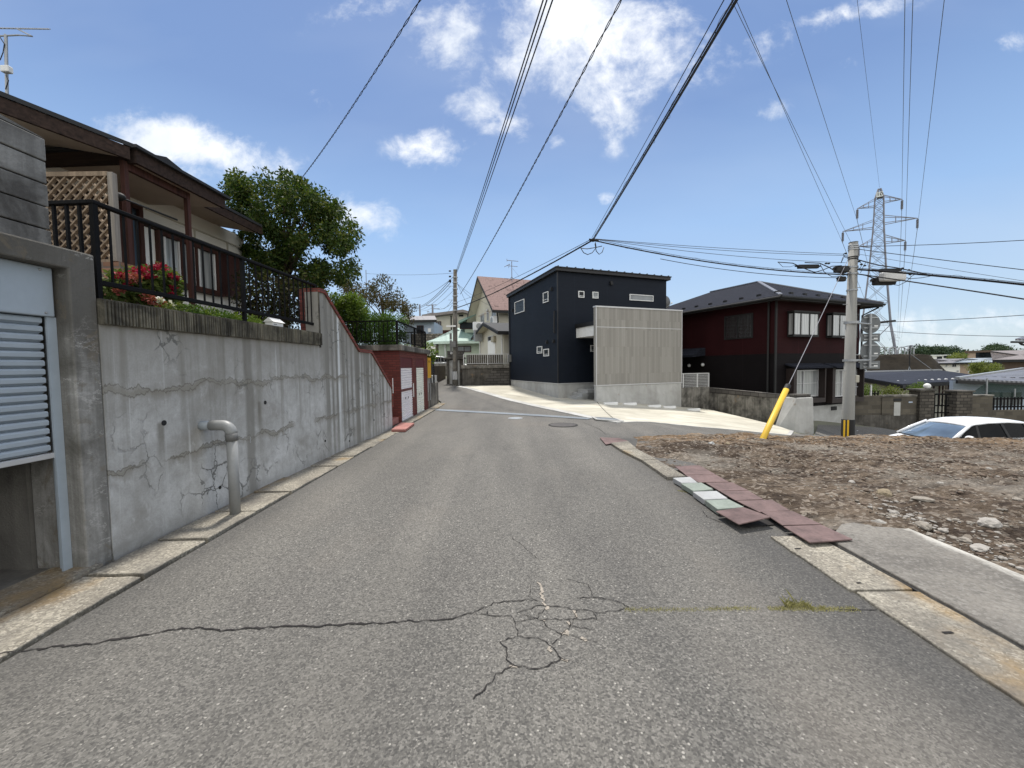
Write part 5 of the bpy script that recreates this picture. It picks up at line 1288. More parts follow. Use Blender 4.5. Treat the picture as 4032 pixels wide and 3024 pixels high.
# neighbouring low wall, yellow board and louvred fence
nb = thing('low_wall', 'mossy low concrete wall past the brick garage on the left', 'wall', (-3.12, 14.72, 0), pi / 2)
BX((0, 0, -.2), (1.95, .25, .93)).build('wall_body', 'oldwall', nb, bevel=.03)
BX((.3, .03, .931), (1.8, .2, 1.2)).build('block_course', 'paleconc', nb)
yb = thing('notice_board', 'blank yellow board on the left just past the brick garage', 'board', (-3.07, 14.75, 0), pi / 2)
r = rct(yb, 'y0', 0, F_(672, 398), F_(722, 690)); BX((r[0], -.02, r[2]), (r[1], .0, r[3])).build('panel', 'yellowb', yb); BX((r[0] + .05, -.026, r[3] - .18), (r[0] + .3, -.021, r[3] - .1)).build('marking', P('faded_print', (.30, .17, .02), .6), yb)
mb = MB()
for k in (.1, .9): x = r[0] + (r[1] - r[0]) * k; mb.box((x - .02, .001, .3), (x + .02, .03, r[3]))
mb.build('post', 'galv', yb)
lf = thing('louvre_fence', 'black louvred fence panel behind the yellow board', 'fence', (-3.10, 15.45, 0), pi / 2)
r = rct(lf, 'y0', 0, F_(724, 380), F_(772, 615)); mb = MB(); z = r[2]
while z < r[3]: mb.hexa([(r[0], 0, z), (r[1], 0, z), (r[1], .04, z + .03), (r[0], .04, z + .03), (r[0], 0, z + .02), (r[1], 0, z + .02), (r[1], .04, z + .05), (r[0], .04, z + .05)]); z += .07
mb.build('slat', 'black', lf); MB().box((r[0] - .04, -.01, .9), (r[0], .05, r[3] + .03)).box((r[1], -.01, .9), (r[1] + .04, .05, r[3] + .03)).build('post', 'black', lf)
# kerb in front of the brick garage and the low wall
segs = []
ys_ = [10.05, 10.7, 11.5, 12.3, 13.1, 13.9, 14.7, 15.6, 16.5]
for a_, b_ in zip(ys_[:-1], ys_[1:]): segs.append([(-3.08, a_ + .01, 0), (-2.76 + random.uniform(-.02, .02), a_ + .01, 0), (-2.76, b_ - .01, 0), (-3.08, b_ - .01, 0)])
slab_row('garage_kerb', segs, .035, 'kerb')
# ================================================================== MIDDLE: NAVY HOUSE
NO = atZ(G_(548, 1372), 0)
nh = thing('navy_house', 'modern navy clad house with shed roof and pale plank screen wall', 'house', (NO.x, NO.y, 0), AL)
zsid = lhit(nh, G_(548, 1240), 'y', 0).z                    # bottom of the siding
LY = lhit(nh, G_(133, 1215), 'x', 0).y
LX = lhit(nh, G_(1490, 500), 'y', 0).x
zt0 = lhit(nh, G_(545, 262), 'y', 0).z; zt1 = lhit(nh, G_(120, 492), 'x', 0).z
FB = zsid
MB().prism([(0, 0, FB), (0, LY, FB), (0, LY, zt1), (0, 0, zt0)], (LX, 0, 0)).build('siding', 'navy', nh)
MB().box((.02, .02, -1.2), (LX - .02, LY - .02, FB)).build('foundation', 'paleconc', nh)
BX((-.008, -.008, FB - .02), (LX + .008, LY + .008, FB + .012)).build('base_flashing', 'alum', nh)
sl = (zt1 - zt0) / LY
def shed(mb, x0, x1, y0, y1, zlo, zhi):
    mb.hexa([(x0, y0, zt0 + sl * y0 + zlo), (x1, y0, zt0 + sl * y0 + zlo), (x1, y1, zt0 + sl * y1 + zlo), (x0, y1, zt0 + sl * y1 + zlo), (x0, y0, zt0 + sl * y0 + zhi), (x1, y0, zt0 + sl * y0 + zhi), (x1, y1, zt0 + sl * y1 + zhi), (x0, y1, zt0 + sl * y1 + zhi)]); return mb
shed(MB(), -.14, LX + .14, -.16, LY + .10, .0, .13).build('fascia', 'navyf', nh)
rf = shed(MB(), -.17, LX + .17, -.20, LY + .13, .131, .175).build('roof', 'roofdark', nh)
mb = MB(); x = -.05
while x < LX + .15: shed(mb, x, x + .045, -.19, LY + .12, .176, .215); x += .455
mb.build('standing_seam', 'roofdark', rf)
WT, GD = 'whitep', 'glassd'
for p0, p1, m_ in ((G_(722, 433), G_(773, 493), (.0,)), (G_(845, 440), G_(895, 500), ()), (G_(1168, 460), G_(1374, 526), ()), (G_(828, 905), G_(880, 963), ())):
    window(nh, 'y0', 0, rct(nh, 'y0', 0, p0, p1), WT, 'glassg' if p0[0] > 2300 else GD, .036, .04, mz=(.28,) if p1[0] - p0[0] < 40 else ())
for p0, p1 in ((G_(172, 534), G_(256, 610)), (G_(420, 452), G_(466, 525)), (G_(367, 918), G_(411, 975)), (G_(424, 940), G_(470, 1000))):
    window(nh, 'x0', 0, rct(nh, 'x0', 0, p0, p1), WT, GD, .036, .04, mz=(.28,) if p1[0] - p0[0] < 30 else ())
for face, p in (('x0', G_(494, 415)), ('x0', G_(453, 877)), ('x0', G_(513, 870)), ('x0', G_(155, 600)), ('y0', G_(1006, 365))):
    q = lhit(nh, p, face[0], 0); mb = MB()
    if face == 'x0': mb.hexa([(-.11, q.y - .06, q.z - .08), (-.0, q.y - .06, q.z - .08), (-.0, q.y + .06, q.z - .08), (-.11, q.y + .06, q.z - .08), (-.07, q.y - .055, q.z + .07), (-.0, q.y - .055, q.z + .08), (-.0, q.y + .055, q.z + .08), (-.07, q.y + .055, q.z + .07)])
    else: mb.hexa([(q.x - .07, -.12, q.z - .09), (q.x + .07, -.12, q.z - .09), (q.x + .07, 0, q.z - .09), (q.x - .07, 0, q.z - .09), (q.x - .06, -.08, q.z + .08), (q.x + .06, -.08, q.z + .08), (q.x + .06, 0, q.z + .09), (q.x - .06, 0, q.z + .09)])
    mb.build('vent_hood', 'black', nh)
a, b = lhit(nh, G_(525, 610), 'x', 0), lhit(nh, G_(523, 795), 'x', 0)
MB().tube([(-.0, a.y, a.z), (-.07, a.y, a.z), (-.07, b.y, b.z), (0, b.y, b.z)], .035, 8).build('vent_pipe', 'navyf', nh)
BX((-.05, LY - .02, FB - .3), (.03, LY + .05, zt1)).build('downpipe', 'navyf', nh)
q = lhit(nh, G_(137, 1020), 'x', 0); BX((-.16, LY - .22, q.z - .22), (-.001, LY - .03, q.z + .22)).build('meter_box', 'greydark', nh, bevel=.01)
BX((-.012, -.012, FB + .012), (.035, .035, zt0)).build('corner_trim', 'navyf', nh)
# plank screen wall
so_ = w2l(nh, atZ(G_(880, 1396), 0)); sy = so_.y; sx = so_.x
sr = lhit(nh, G_(1625, 1235), 'y', sy).x; szb = lhit(nh, G_(880, 1255), 'y', sy).z; szt = lhit(nh, G_(877, 572), 'y', sy).z; szm = lhit(nh, G_(880, 745), 'y', sy).z
sw = BX((sx, sy, szb), (sr, sy + .17, szt)).build('screen_wall', 'plank', nh)
MB().box((sx + .015, sy + .012, -1.5), (sr - .015, sy + .16, szb - .003)).build('screen_foundation', 'paleconc', nh)
BX((sx - .02, sy - .025, szt), (sr + .02, sy + .195, szt + .055)).build('screen_cap', 'alum', nh)
BX((sx - .004, sy - .006, szm - .012), (sr + .004, sy + .005, szm + .012)).build('screen_joint', 'alum', nh)
BX((sx - .012, sy - .018, szb - .03), (sr + .012, sy + .18, szb + .008)).build('screen_flashing', 'alum', nh)
for x in (sx - .006, sr - .03): BX((x, sy - .008, szb + .009), (x + .036, sy - .0, szt - .001)).build('screen_edge', 'alum', nh)
# entrance canopy between house and screen
ca = lhit(nh, G_(797, 780), 'y', -.9); cz = [lhit(nh, G_(797, k), 'x', ca.x).z for k in (830, 742, 708)]
BX((ca.x, sy + .171, cz[0]), (sr - .4, -.001, cz[1])).build('canopy', 'whitep', nh)
BX((ca.x - .06, sy + .171, cz[1] + .001), (sr - .3, -.001, cz[2])).build('canopy_cap', 'navyf', nh)
for i in range(3): BX((sx - .25 + .28 * i, -.9, H(*l2w(nh, (1, -.5, 0)).to_2d()) - .1), (sx + 1.6, -.02, .13 + .15 * i)).build('porch_step', 'palest', nh)
BX((2.4, -.05, FB), (3.3, -.001, FB + 2.05)).build('front_door', 'navyf', nh)
# satellite dish on the far side
q = w2l(nh, atY(G_(1497, 520), 20.5)); mb = MB(); rr_ = .34; n = 20
sd_ = thing('satellite_dish', 'satellite dish fixed to the right end of the navy house', 'dish', tuple(l2w(nh, (LX + .25, .35, q.z))), AL)
for k in range(4):
    r0_, r1_ = rr_ * k / 4, rr_ * (k + 1) / 4
    for i in range(n):
        a, b = 2 * pi * i / n, 2 * pi * (i + 1) / n; f = lambda r, t_: (r * cos(t_), -.12 + .9 * r * r, r * sin(t_))
        mb.add([f(r0_, a), f(r0_, b), f(r1_, b), f(r1_, a)], [(0, 1, 2, 3)])
mb.build('reflector', 'greydark', sd_, True); MB().tube([(-.25, .2, 0), (0, -.1, 0)], .025, 8).build('arm', 'galv', sd_); MB().tube([(0, -.05, -.3), (.05, -.4, -.12)], .012, 6).ball((.05, -.42, -.1), .04, 8, 6).build('feed_horn', 'whitep', sd_)
# parking stops
for i, (x, y) in enumerate(((1005, 1424), (1172, 1428), (1385, 1447), (1515, 1456), (1728, 1477))):
    q = hit(G_(x, y), (9.4, 18.3, 0), (.371, -.928, 0)) if False else atH(G_(x, y), 8)
    lb = ('white parking block nearest the left end of the plank screen wall', 'second white parking block from the left end of the plank wall', 'third white parking block before the plank screen wall', 'white parking block under the right end of the plank screen wall', 'white parking block in front of the stained wall with white mesh fence')[i]
    o = thing('parking_block', lb, 'parking stop', (q.x, q.y, q.z), AL - .12, 'white parking blocks on the forecourt')
    MB().prism([(-.30, -.07, -.01), (-.30, .07, -.01), (-.30, .05, .10), (-.30, -.05, .10)], (.60, 0, 0)).build('block', 'whitep', o, bevel=.012)
# wall, mesh fence and retaining wall to the right of the screen
e0 = l2w(nh, (sr + .02, sy + .05, 0)); e1 = (9.45, 18.78)
bw = thing('block_wall', 'stained short concrete wall under the white mesh fence beside the plank wall', 'wall', (e0.x, e0.y, 0), math.atan2(e1[1] - e0.y, e1[0] - e0.x))
bl = math.hypot(e1[0] - e0.x, e1[1] - e0.y); bz = lhit(bw, H_(300, 1088), 'y', 0).z
BX((0, 0, -1.6), (bl, .15, bz)).build('wall_body', 'oldwall', bw)
mf = thing('mesh_fence', 'white wire mesh fence on the short wall next to the plank screen', 'fence', (e0.x, e0.y, bz), math.atan2(e1[1] - e0.y, e1[0] - e0.x)); fh = lhit(mf, H_(300, 978), 'y', 0).z
mb = MB()
for i in range(int(bl / .06) + 1): x = .02 + i * .06; mb.box((x - .004, .06, .02), (x + .004, .07, fh))
for i in range(9): z = .03 + (fh - .05) * i / 8; mb.box((0, .07, z - .006), (bl, .08, z + .006))
mb.build('mesh', 'whitemetal', mf); 
for x in (.14, bl * .58, bl - .03): MB().box((x - .025, .03, 0), (x + .025, .058, fh + .02)).build('post', 'whitemetal', mf)
BX((0, .05, fh), (bl, .09, fh + .03)).build('top_rail', 'whitemetal', mf)
rw2a, rw2b = Vector((9.45, 18.8, 0)), Vector((10.35, 13.9, 0))
r2 = thing('garden_wall', 'mossy concrete wall with buttress in front of the dark red house', 'retaining wall', tuple(rw2a), math.atan2(rw2b.y - rw2a.y, rw2b.x - rw2a.x)); L2 = (rw2b - rw2a).length
zA = lhit(r2, H_(402, 1135), 'y', 0).z; zB = lhit(r2, H_(1110, 1190), 'y', 0).z; zC = lhit(r2, H_(1130, 1163), 'y', 0).z; zA2 = lhit(r2, H_(402, 1090), 'y', 0).z
MB().prism([(0, 0, -1.8), (L2, 0, -2.2), (L2, 0, zB), (0, 0, zA)], (0, .2, 0)).build('wall_body', 'oldwall', r2)
MB().hexa([(0, -.02, zA + .002), (L2, -.02, zB + .002), (L2, .22, zB + .002), (0, .22, zA + .002), (0, -.02, zA2), (L2, -.02, zC), (L2, .22, zC), (0, .22, zA2)]).build('coping_course', 'darkblock', r2)
# buttress block at its near end
bo = thing('buttress', 'sloping concrete buttress block at the near end of the mossy wall', 'buttress', (rw2b.x, rw2b.y, 0), 0)
P_ = lambda p, y=13.75: w2l(bo, atY(p, y))
fl_, fr_, tr_, tl_ = P_(H_(1085, 1425)), P_(H_(1262, 1428)), P_(H_(1268, 1172)), P_(H_(1140, 1178))
mb = MB().hexa([(fl_.x, fl_.y, fl_.z - .6), (fr_.x, fr_.y, fr_.z - .6), (fr_.x, fr_.y + .55, fr_.z - .6), (fl_.x - .35, fl_.y + .75, fl_.z - .6), (tl_.x, tl_.y + .1, tl_.z), (tr_.x, tr_.y + .1, tr_.z), (tr_.x, tr_.y + .55, tr_.z), (tl_.x - .1, tl_.y + .6, tl_.z)])
mb.build('block', 'paleconc', bo, bevel=.03); BX((tl_.x - .02, tl_.y + .2, tl_.z + .002), (tr_.x - .02, tr_.y + .5, tl_.z + .12)).build('cap', 'darkblock', bo)
q = atH(H_(1190, 1448), 6, 20); o = thing('broken_kerbstone', 'broken mossy kerb stones lying below the concrete buttress', 'kerb stone', (11.0, 13.1, H(11.0, 13.1)), .1)
for i in range(3): BX((-.5 + i * .36, -.14, -.3), (-.17 + i * .36, .14, .06 - i * .02)).build('stone', 'darkconc', o, bevel=.03)

# ================================================================== MAROON HOUSE
MO = Vector((11.35, 17.0, 0))
mh = thing('maroon_house', 'dark maroon two storey house with hipped metal roof', 'house', tuple(MO), AL)
mx, my = 6.0, 9.0; zsp = lhit(mh, H_(936, 812), 'x', 0).z; zfo = lhit(mh, H_(1275, 1240), 'y', 0).z
zE2 = lhit(mh, H_(945, 352), 'x', -.55).z
BX((0, 0, zfo), (mx, my, zsp - .001)).build('lower_wall', 'blackw', mh); BX((-.006, -.006, zsp), (mx + .006, my + .006, zE2 - .04)).build('upper_wall', 'maroon', mh)
BX((.03, .03, -3), (mx - .03, my - .03, zfo - .001)).build('foundation', 'paleconc', mh)
ov = .62; apx = 3.0; zR = 5.72
A0, A1, A2, A3 = (-ov, -ov, zE2), (mx + ov, -ov, zE2), (mx + ov, my + ov, zE2), (-ov, my + ov, zE2); R0, R1 = (3, 3.0, zR), (3, 6.0, zR)
up = Vector((0, 0, .05))
mb = MB()
for f in ([A0, A1, R0], [A1, A2, R1, R0], [A2, A3, R1], [A3, A0, R0, R1]): mb.prism([Vector(p) for p in f], up)
rf = mb.build('roof', 'blackroof', mh)
mb = MB()
for a, b in ((A0, R0), (R0, R1), (A1, R0)): mb.bar(Vector(a) + Vector((0, 0, .07)), Vector(b) + Vector((0, 0, .07)), .14, .05)
mb.build('ridge_cap', P('ridge_cap_metal', (.16, .165, .18), .45, .2, 4, metal=.3), rf)
mb = MB()
for i in range(12):
    k = (i + .5) / 12; y = -ov + (my + 2 * ov) * k
    zz = zE2 + (zR - zE2) * .13; mb.box((-ov + .42, y - .08, zz + .03), (-ov + .52, y + .08, zz + .12))
for i in range(8):
    x = -ov + (mx + 2 * ov) * (i + .5) / 8; mb.box((x - .08, -ov + .42, zz + .03), (x + .08, -ov + .52, zz + .12))
mb.build('snow_guard', 'black', rf)
mb = MB().box((-ov, -ov, zE2 - .13), (mx + ov, -ov + .03, zE2 - .001)).box((-ov, -ov + .031, zE2 - .13), (-ov + .03, my + ov, zE2 - .001)).box((mx + ov - .03, -ov + .031, zE2 - .13), (mx + ov, my + ov, zE2 - .001)); mb.build('fascia', 'black', mh)
BX((-ov + .031, -ov + .031, zE2 - .06), (mx + ov - .031, my + ov - .031, zE2 - .035)).build('soffit', P('dark_soffit', (.03, .022, .02), .8), mh)
mb = MB().tube([(-ov - .05, -ov - .05, zE2 - .03), (mx + ov, -ov - .05, zE2 - .03)], .055, 8).tube([(-ov - .05, -ov - .05, zE2 - .03), (-ov - .05, my + ov, zE2 - .03)], .055, 8); mb.build('gutter', 'black', mh)
BX((-.05, -.05, -1.2), (.05, .0, zE2 - .06)).build('corner_trim', 'black', mh)
MB().tube([(-.09, .25, zfo - .5), (-.09, .25, zE2 - .1), (-.5, -.4, zE2 - .06)], .04, 8).build('downpipe', 'black', mh); MB().tube([(mx + .02, -.1, zfo - .5), (mx + .02, -.1, zE2 - .5), (mx + .5, -.5, zE2 - .15)], .04, 8).build('downpipe', 'black', mh)
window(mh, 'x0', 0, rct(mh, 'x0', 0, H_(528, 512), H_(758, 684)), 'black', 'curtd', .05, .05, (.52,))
# bay windows upstairs
for p0, p1 in ((H_(1042, 480), H_(1243, 672)), (H_(1358, 495), H_(1560, 680))):
    r = rct(mh, 'y0', -.02, p0, p1); x0, x1, z0, z1 = r; d = .28
    BX((x0, -d, z0 - .05), (x1, -.007, z0)).build('bay_sill', 'black', mh); BX((x0 - .04, -d - .04, z1), (x1 + .04, -.007, z1 + .07)).build('bay_roof', 'black', mh)
    f = MB()
    for x in (x0, x0 + (x1 - x0) * .27, x0 + (x1 - x0) * .62, x1 - .05): f.box((x, -d, z0), (x + .05, -d + .05, z1))
    f.box((x0, -.055, z0), (x0 + .04, -.007, z1)).box((x1 - .04, -.055, z0), (x1, -.007, z1)).box((x0 + .05, -d, z0), (x1 - .05, -d + .045, z0 + .045)).box((x0 + .05, -d, z1 - .045), (x1 - .05, -d + .045, z1))
    f = f.build('bay_window', 'black', mh)
    BX((x0 + .02, -d + .02, z0 + .045), (x1 - .02, -.008, z1 - .045)).build('pane', 'curt', f)
# ground floor windows with box surrounds and little roofs
for p0, p1 in ((H_(1062, 950), H_(1278, 1160)), (H_(1375, 945), H_(1590, 1155))):
    x0, x1, z0, z1 = rct(mh, 'y0', -.02, p0, p1)
    MB().prism([(x0 - .35, -.55, z1 + .14), (x0 - .35, -.007, z1 + .30), (x0 - .35, -.007, z1 + .24), (x0 - .35, -.55, z1 + .08)], (x1 - x0 + .55, 0, 0)).build('window_hood', 'blackroof', mh)
    mb = MB().box((x0 - .25, -.34, z0 - .25), (x0 - .05, -.002, z1 + .08)).box((x1 + .02, -.34, z0 - .25), (x1 + .09, -.002, z1 + .08)).box((x0 - .05, -.34, z0 - .25), (x1 + .02, -.002, z0 - .05)); mb.build('window_box', P('window_box_brown', (.022, .014, .012), .6), mh)
    window(mh, 'y0', -.02, (x0, x1, z0, z1), 'alum', 'curt', .05, .06, (.45,), mz=(.5,))
q = lhit(mh, H_(1415, 1260), 'y', .03); BX((q.x - .2, .0, q.z - .09), (q.x + .2, .029, q.z + .09)).build('floor_vent', 'black', mh)
# entrance on the shaded side
r = rct(mh, 'x0', -.02, H_(190, 790), H_(340, 830)); MB().prism([(-.9, r[0] - .2, r[2] + .02), (-.007, r[0] - .2, r[3] + .1), (-.007, r[0] - .2, r[2] + .0), (-.9, r[0] - .2, r[2] - .08)], (0, 2.6, 0)).build('entrance_roof', 'blackroof', mh)
for p in (H_(235, 910), H_(346, 905)):
    q = lhit(mh, p, 'x', -.08); MB().ball((-.08, q.y, q.z), .085, 10, 8).build('globe_lamp', 'whitep', mh, True)

# ================================================================== BEYOND: OLD POLE, WALLS, HOUSES UP THE LANE
lp = atZ(F_(1077, 815), .38)
op = thing('utility_pole', 'weathered old concrete utility pole by the lane beside the navy house', 'utility pole', (lp.x, lp.y, .36)); oT = atY(E_(850, 288), lp.y)
def opl(p, dy=0): return w2l(op, atY(p, lp.y + dy))
tp_ = opl(E_(850, 288)); 
MB().tube([(0, 0, -.3), (0, 0, .0), (tp_.x, 0, tp_.z)], [.165, .165, .105], 18).build('pole_shaft', 'poleold', op, True)
MB().tube([(tp_.x, 0, tp_.z), (tp_.x, 0, tp_.z + .05)], .11, 16).build('pole_cap', 'greenst', op)
s0, s1 = opl(F_(1077, 716)).z, opl(F_(1077, 600)).z
st_ = MB().tube([(0, 0, s0), (0, 0, s1)], .172, 24).build('striped_band', striped('grey_stripes', (.06, .07, .09), (.62, .62, .60), 10), op)
mb = MB(); 
for k in range(3): pass
for i, y in enumerate((410, 500, 610, 735, 850, 900, 985)):
    z = opl(E_(850, y)).z; MB().tube([(tp_.x * z / tp_.z, 0, z - .03), (tp_.x * z / tp_.z, 0, z + .03)], .15, 14).build('pole_band', 'galv', op)
for i, y in enumerate((455, 560, 690, 800, 905)):
    z = opl(E_(850, y)).z; MB().tube([(-.3 if i % 2 else -.05, 0, z), (.05 if i % 2 else .32, 0, z)], .012, 6).build('step_bolt', 'galv', op)
for y, s in ((395, .07), (480, .09), (300, .06), (460, .06)):
    z = opl(E_(815, y)).z; MB().tube([(-.22, -.05, z), (-.1, -.05, z)], s * .7, 8).build('insulator', 'black', op)
r0_, r1_ = opl(E_(750, 1380)), opl(E_(828, 1490)); BX((r0_.x, .02, r1_.z), (-.14, .05, r0_.z)).build('name_plate', 'greydark', op)
r0_, r1_ = opl(E_(752, 1500)), opl(E_(828, 1659)); BX((r0_.x, .02, r1_.z - .2), (-.14, .05, r0_.z)).build('name_plate', 'greydark', op)
q = opl(E_(780, 1265)); MB().box((q.x - .25, -.25, q.z - .04), (q.x + .3, -.1, q.z + .05)).build('lamp_arm', 'whitep', op)
q = opl(F_(1070, 190)); BX((-.12, -.28, q.z - .25), (.12, -.16, q.z + .1)).build('meter_box', 'greydark', op, bevel=.02)

# retaining wall of dark blocks between pole and navy house
wy = 23.2; bA, bB = atY(F_(1180, 545), wy), l2w(nh, (.0, LY + .25, 0))
ub = thing('stone_wall', 'dark block retaining wall between the old pole and the navy house', 'retaining wall', (bA.x, wy, 0), math.atan2(bB.y - wy, bB.x - bA.x)); uL = math.hypot(bB.x - bA.x, bB.y - wy)
z0 = lhit(ub, F_(1300, 548), 'y', 0).z; z1 = lhit(ub, F_(1300, 505), 'y', 0).z
xs_ = lhit(ub, F_(1420, 700), 'y', 0).x
MB().box((xs_, .02, -.3), (uL + .6, .4, z0 - .03)).build('block_face', 'darkblock', ub); MB().prism([(0, 0, -.3), (xs_ - .3, 0, -.3), (xs_ + .9, 0, z0 - .031), (0, 0, z0 - .031)], (0, .4, 0)).build('rendered_face', 'darkconc', ub)
BX((-.05, -.10, z0 - .03), (uL + .5, .45, z1)).build('coping', 'oldwall', ub)
wr = thing('white_railing', 'pale metal railing on the dark block wall by the old pole', 'railing', (bA.x, wy, 0), math.atan2(bB.y - wy, bB.x - bA.x)); zt_ = lhit(wr, F_(1300, 348), 'y', .1).z
rail_run(wr, [(.1, .1), (uL * .55, .1), (uL + .35, .1)], z1, zt_, .13, 'whitemetal', .02, .009, .08)
tw = thing('inner_block_wall', 'mossy block wall seen through the pale railing', 'wall', (bA.x, wy + .8, 0), math.atan2(bB.y - wy, bB.x - bA.x)); BX((.2, 0, .5), (uL - .35, .18, lhit(tw, F_(1400, 358), 'y', 0).z)).build('wall_body', 'block', tw)
gt = thing('gate_wall', 'pale garden wall panel with heavy dark lintel behind the old pole', 'wall', (-3.6, 23.9, .2), -.12)
GP_ = lambda p: w2l(gt, atY(p, 23.9))
a, b = GP_(F_(985, 700)), GP_(F_(1150, 430)); BX((a.x, 0, .15), (b.x, .12, b.z)).build('panel', 'paleconc', gt)
a, b = GP_(F_(955, 720)), GP_(F_(990, 430)); BX((a.x, -.06, -.2), (b.x - .01, .2, b.z)).build('post', 'darkconc', gt)
a, b = GP_(F_(1155, 780)), GP_(F_(1208, 430)); BX((a.x, -.06, -.2), (b.x, .2, b.z)).build('post', 'darkconc', gt)
a, b = GP_(F_(918, 425)), GP_(F_(1212, 392)); BX((a.x, -.25, a.z), (b.x, .6, b.z)).build('lintel', 'darkconc', gt, bevel=.03)
a, b = GP_(F_(965, 385)), GP_(F_(1190, 298)); BX((a.x, -.1, b.z - .55), (b.x, .4, b.z)).build('parapet', 'darkblock', gt)
for p in (F_(1045, 340),): q = GP_(p); MB().ball((q.x, -.3, q.z), .07, 8, 6).build('lamp', 'whitep', gt, True)
fw_ = thing('far_wall', 'tan stained wall at the bend of the lane behind the old pole', 'wall', (-8, 31, 0), .0)
a, b = w2l(fw_, atY(F_(770, 690), 31)), w2l(fw_, atY(F_(965, 478), 31)); BX((a.x - 1.5, 0, -.5), (b.x + .6, .3, b.z)).build('wall_body', 'oldwall', fw_)
fr2 = thing('grey_railing', 'grey pipe railing over the tan wall at the bend', 'railing', (-8, 31.05, 0)); rail_run(fr2, [(a.x - 1.5, .1), ((a.x + b.x) / 2, .1), (b.x, .1)], b.z, w2l(fr2, atY(F_(850, 360), 31)).z, .2, 'grey', .02, .01, .1)

def gable(name, label, O, rz, lu, lv, z0, ze, zr, ridge, wall, roof, ov=.45, th=.12, cat='house', vis=True):
    """rectangular house; ridge 'u' or 'v' says along which local axis the ridge runs"""
    o = thing(name, label, cat, (O[0], O[1], 0), rz)
    if ridge == 'u': MB().prism([(0, 0, z0), (0, lv, z0), (0, lv, ze), (0, lv / 2, zr), (0, 0, ze)], (lu, 0, 0)).build('wall', wall, o)
    else: MB().prism([(0, 0, z0), (lu, 0, z0), (lu, 0, ze), (lu / 2, 0, zr), (0, 0, ze)], (0, lv, 0)).build('wall', wall, o)
    half = (lv if ridge == 'u' else lu) / 2; k = (zr - ze) / half; zeo = ze - k * ov; mb = MB()
    if ridge == 'u':
        for y0, y1 in ((-ov, lv / 2), (lv + ov, lv / 2)):
            mb.hexa([(-ov, y0, zeo + .01), (lu + ov, y0, zeo + .01), (lu + ov, y1, zr + .01), (-ov, y1, zr + .01), (-ov, y0, zeo + th), (lu + ov, y0, zeo + th), (lu + ov, y1, zr + th), (-ov, y1, zr + th)])
    else:
        for x0, x1 in ((-ov, lu / 2), (lu + ov, lu / 2)):
            mb.hexa([(x0, -ov, zeo + .01), (x0, lv + ov, zeo + .01), (x1, lv + ov, zr + .01), (x1, -ov, zr + .01), (x0, -ov, zeo + th), (x0, lv + ov, zeo + th), (x1, lv + ov, zr + th), (x1, -ov, zr + th)])
    mb.build('roof', roof, o).location.z = .035
    mb = MB()
    if ridge == 'u':
        for y0, y1 in ((-ov, lv / 2), (lv + ov, lv / 2)): mb.hexa([(-ov, y0, zeo + .004), (lu + ov, y0, zeo + .004), (lu + ov, y1, zr + .004), (-ov, y1, zr + .004), (-ov, y0, zeo + .04), (lu + ov, y0, zeo + .04), (lu + ov, y1, zr + .04), (-ov, y1, zr + .04)])
    mb.build('soffit', 'cream', o)
    mb = MB(); d = .03
    if ridge == 'u':
        for y0, y1 in ((-ov, lv / 2), (lv + ov, lv / 2)): mb.hexa([(-ov - d, y0, zeo - .08), (-ov - .002, y0, zeo - .08), (-ov - .002, y1, zr - .08), (-ov - d, y1, zr - .08), (-ov - d, y0, zeo + th), (-ov - .002, y0, zeo + th), (-ov - .002, y1, zr + th), (-ov - d, y1, zr + th)])
        mb.box((-ov, -ov - d, zeo - .08), (lu + ov, -ov - .002, zeo + th - .01))
    else:
        for x0, x1 in ((-ov, lu / 2), (lu + ov, lu / 2)): mb.hexa([(x0, -ov - d, zeo - .08), (x0, -ov - .002, zeo - .08), (x1, -ov - .002, zr - .08), (x1, -ov - d, zr - .08), (x0, -ov - d, zeo + th), (x0, -ov - .002, zeo + th), (x1, -ov - .002, zr + th), (x1, -ov - d, zr + th)])
        mb.box((-ov - d, -ov, zeo - .08), (-ov - .002, lv + ov, zeo + th - .01))
    mb.build('barge_board', 'black', o); return o
# cream house with pink roof
Oc = atY(E_(1605, 900), 30.0)
ch = gable('cream_house', 'cream house with steep pinkish metal roof behind the navy house', (Oc.x, Oc.y), AL, 9, 6.0, 0, 6.15, 8.75, 'u', 'cream', 'pinkroof', .7)
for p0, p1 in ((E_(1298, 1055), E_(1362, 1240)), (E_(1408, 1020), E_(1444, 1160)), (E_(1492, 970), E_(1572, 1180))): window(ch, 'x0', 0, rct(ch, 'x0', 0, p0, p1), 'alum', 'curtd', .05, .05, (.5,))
r = rct(ch, 'x0', 0, E_(1395, 590), E_(1445, 720)); BX((-.02, r[0], r[2]), (-.001, r[1], r[3])).build('gable_vent', 'black', ch)
q0, q1 = lhit(ch, E_(1255, 1000), 'x', 0), lhit(ch, E_(1560, 875), 'x', 0); BX((-.03, q1.y, 5.88), (-.001, q0.y, 5.98)).build('belt_course', 'soffit', ch)
for y in (.12,): MB().tube([(-.06, y, .5), (-.06, y, 5.6), (-.4, y - .3, 6.0)], .05, 8).build('downpipe', 'black', ch)
MB().tube([(1.4, -.06, .5), (1.4, -.06, 6.0)], .05, 8).build('downpipe', 'black', ch)
q = lhit(ch, E_(1425, 985), 'x', 0); MB().ball((-.08, q.y, q.z), .12, 8, 6).build('vent_cap', 'alum', ch, True)
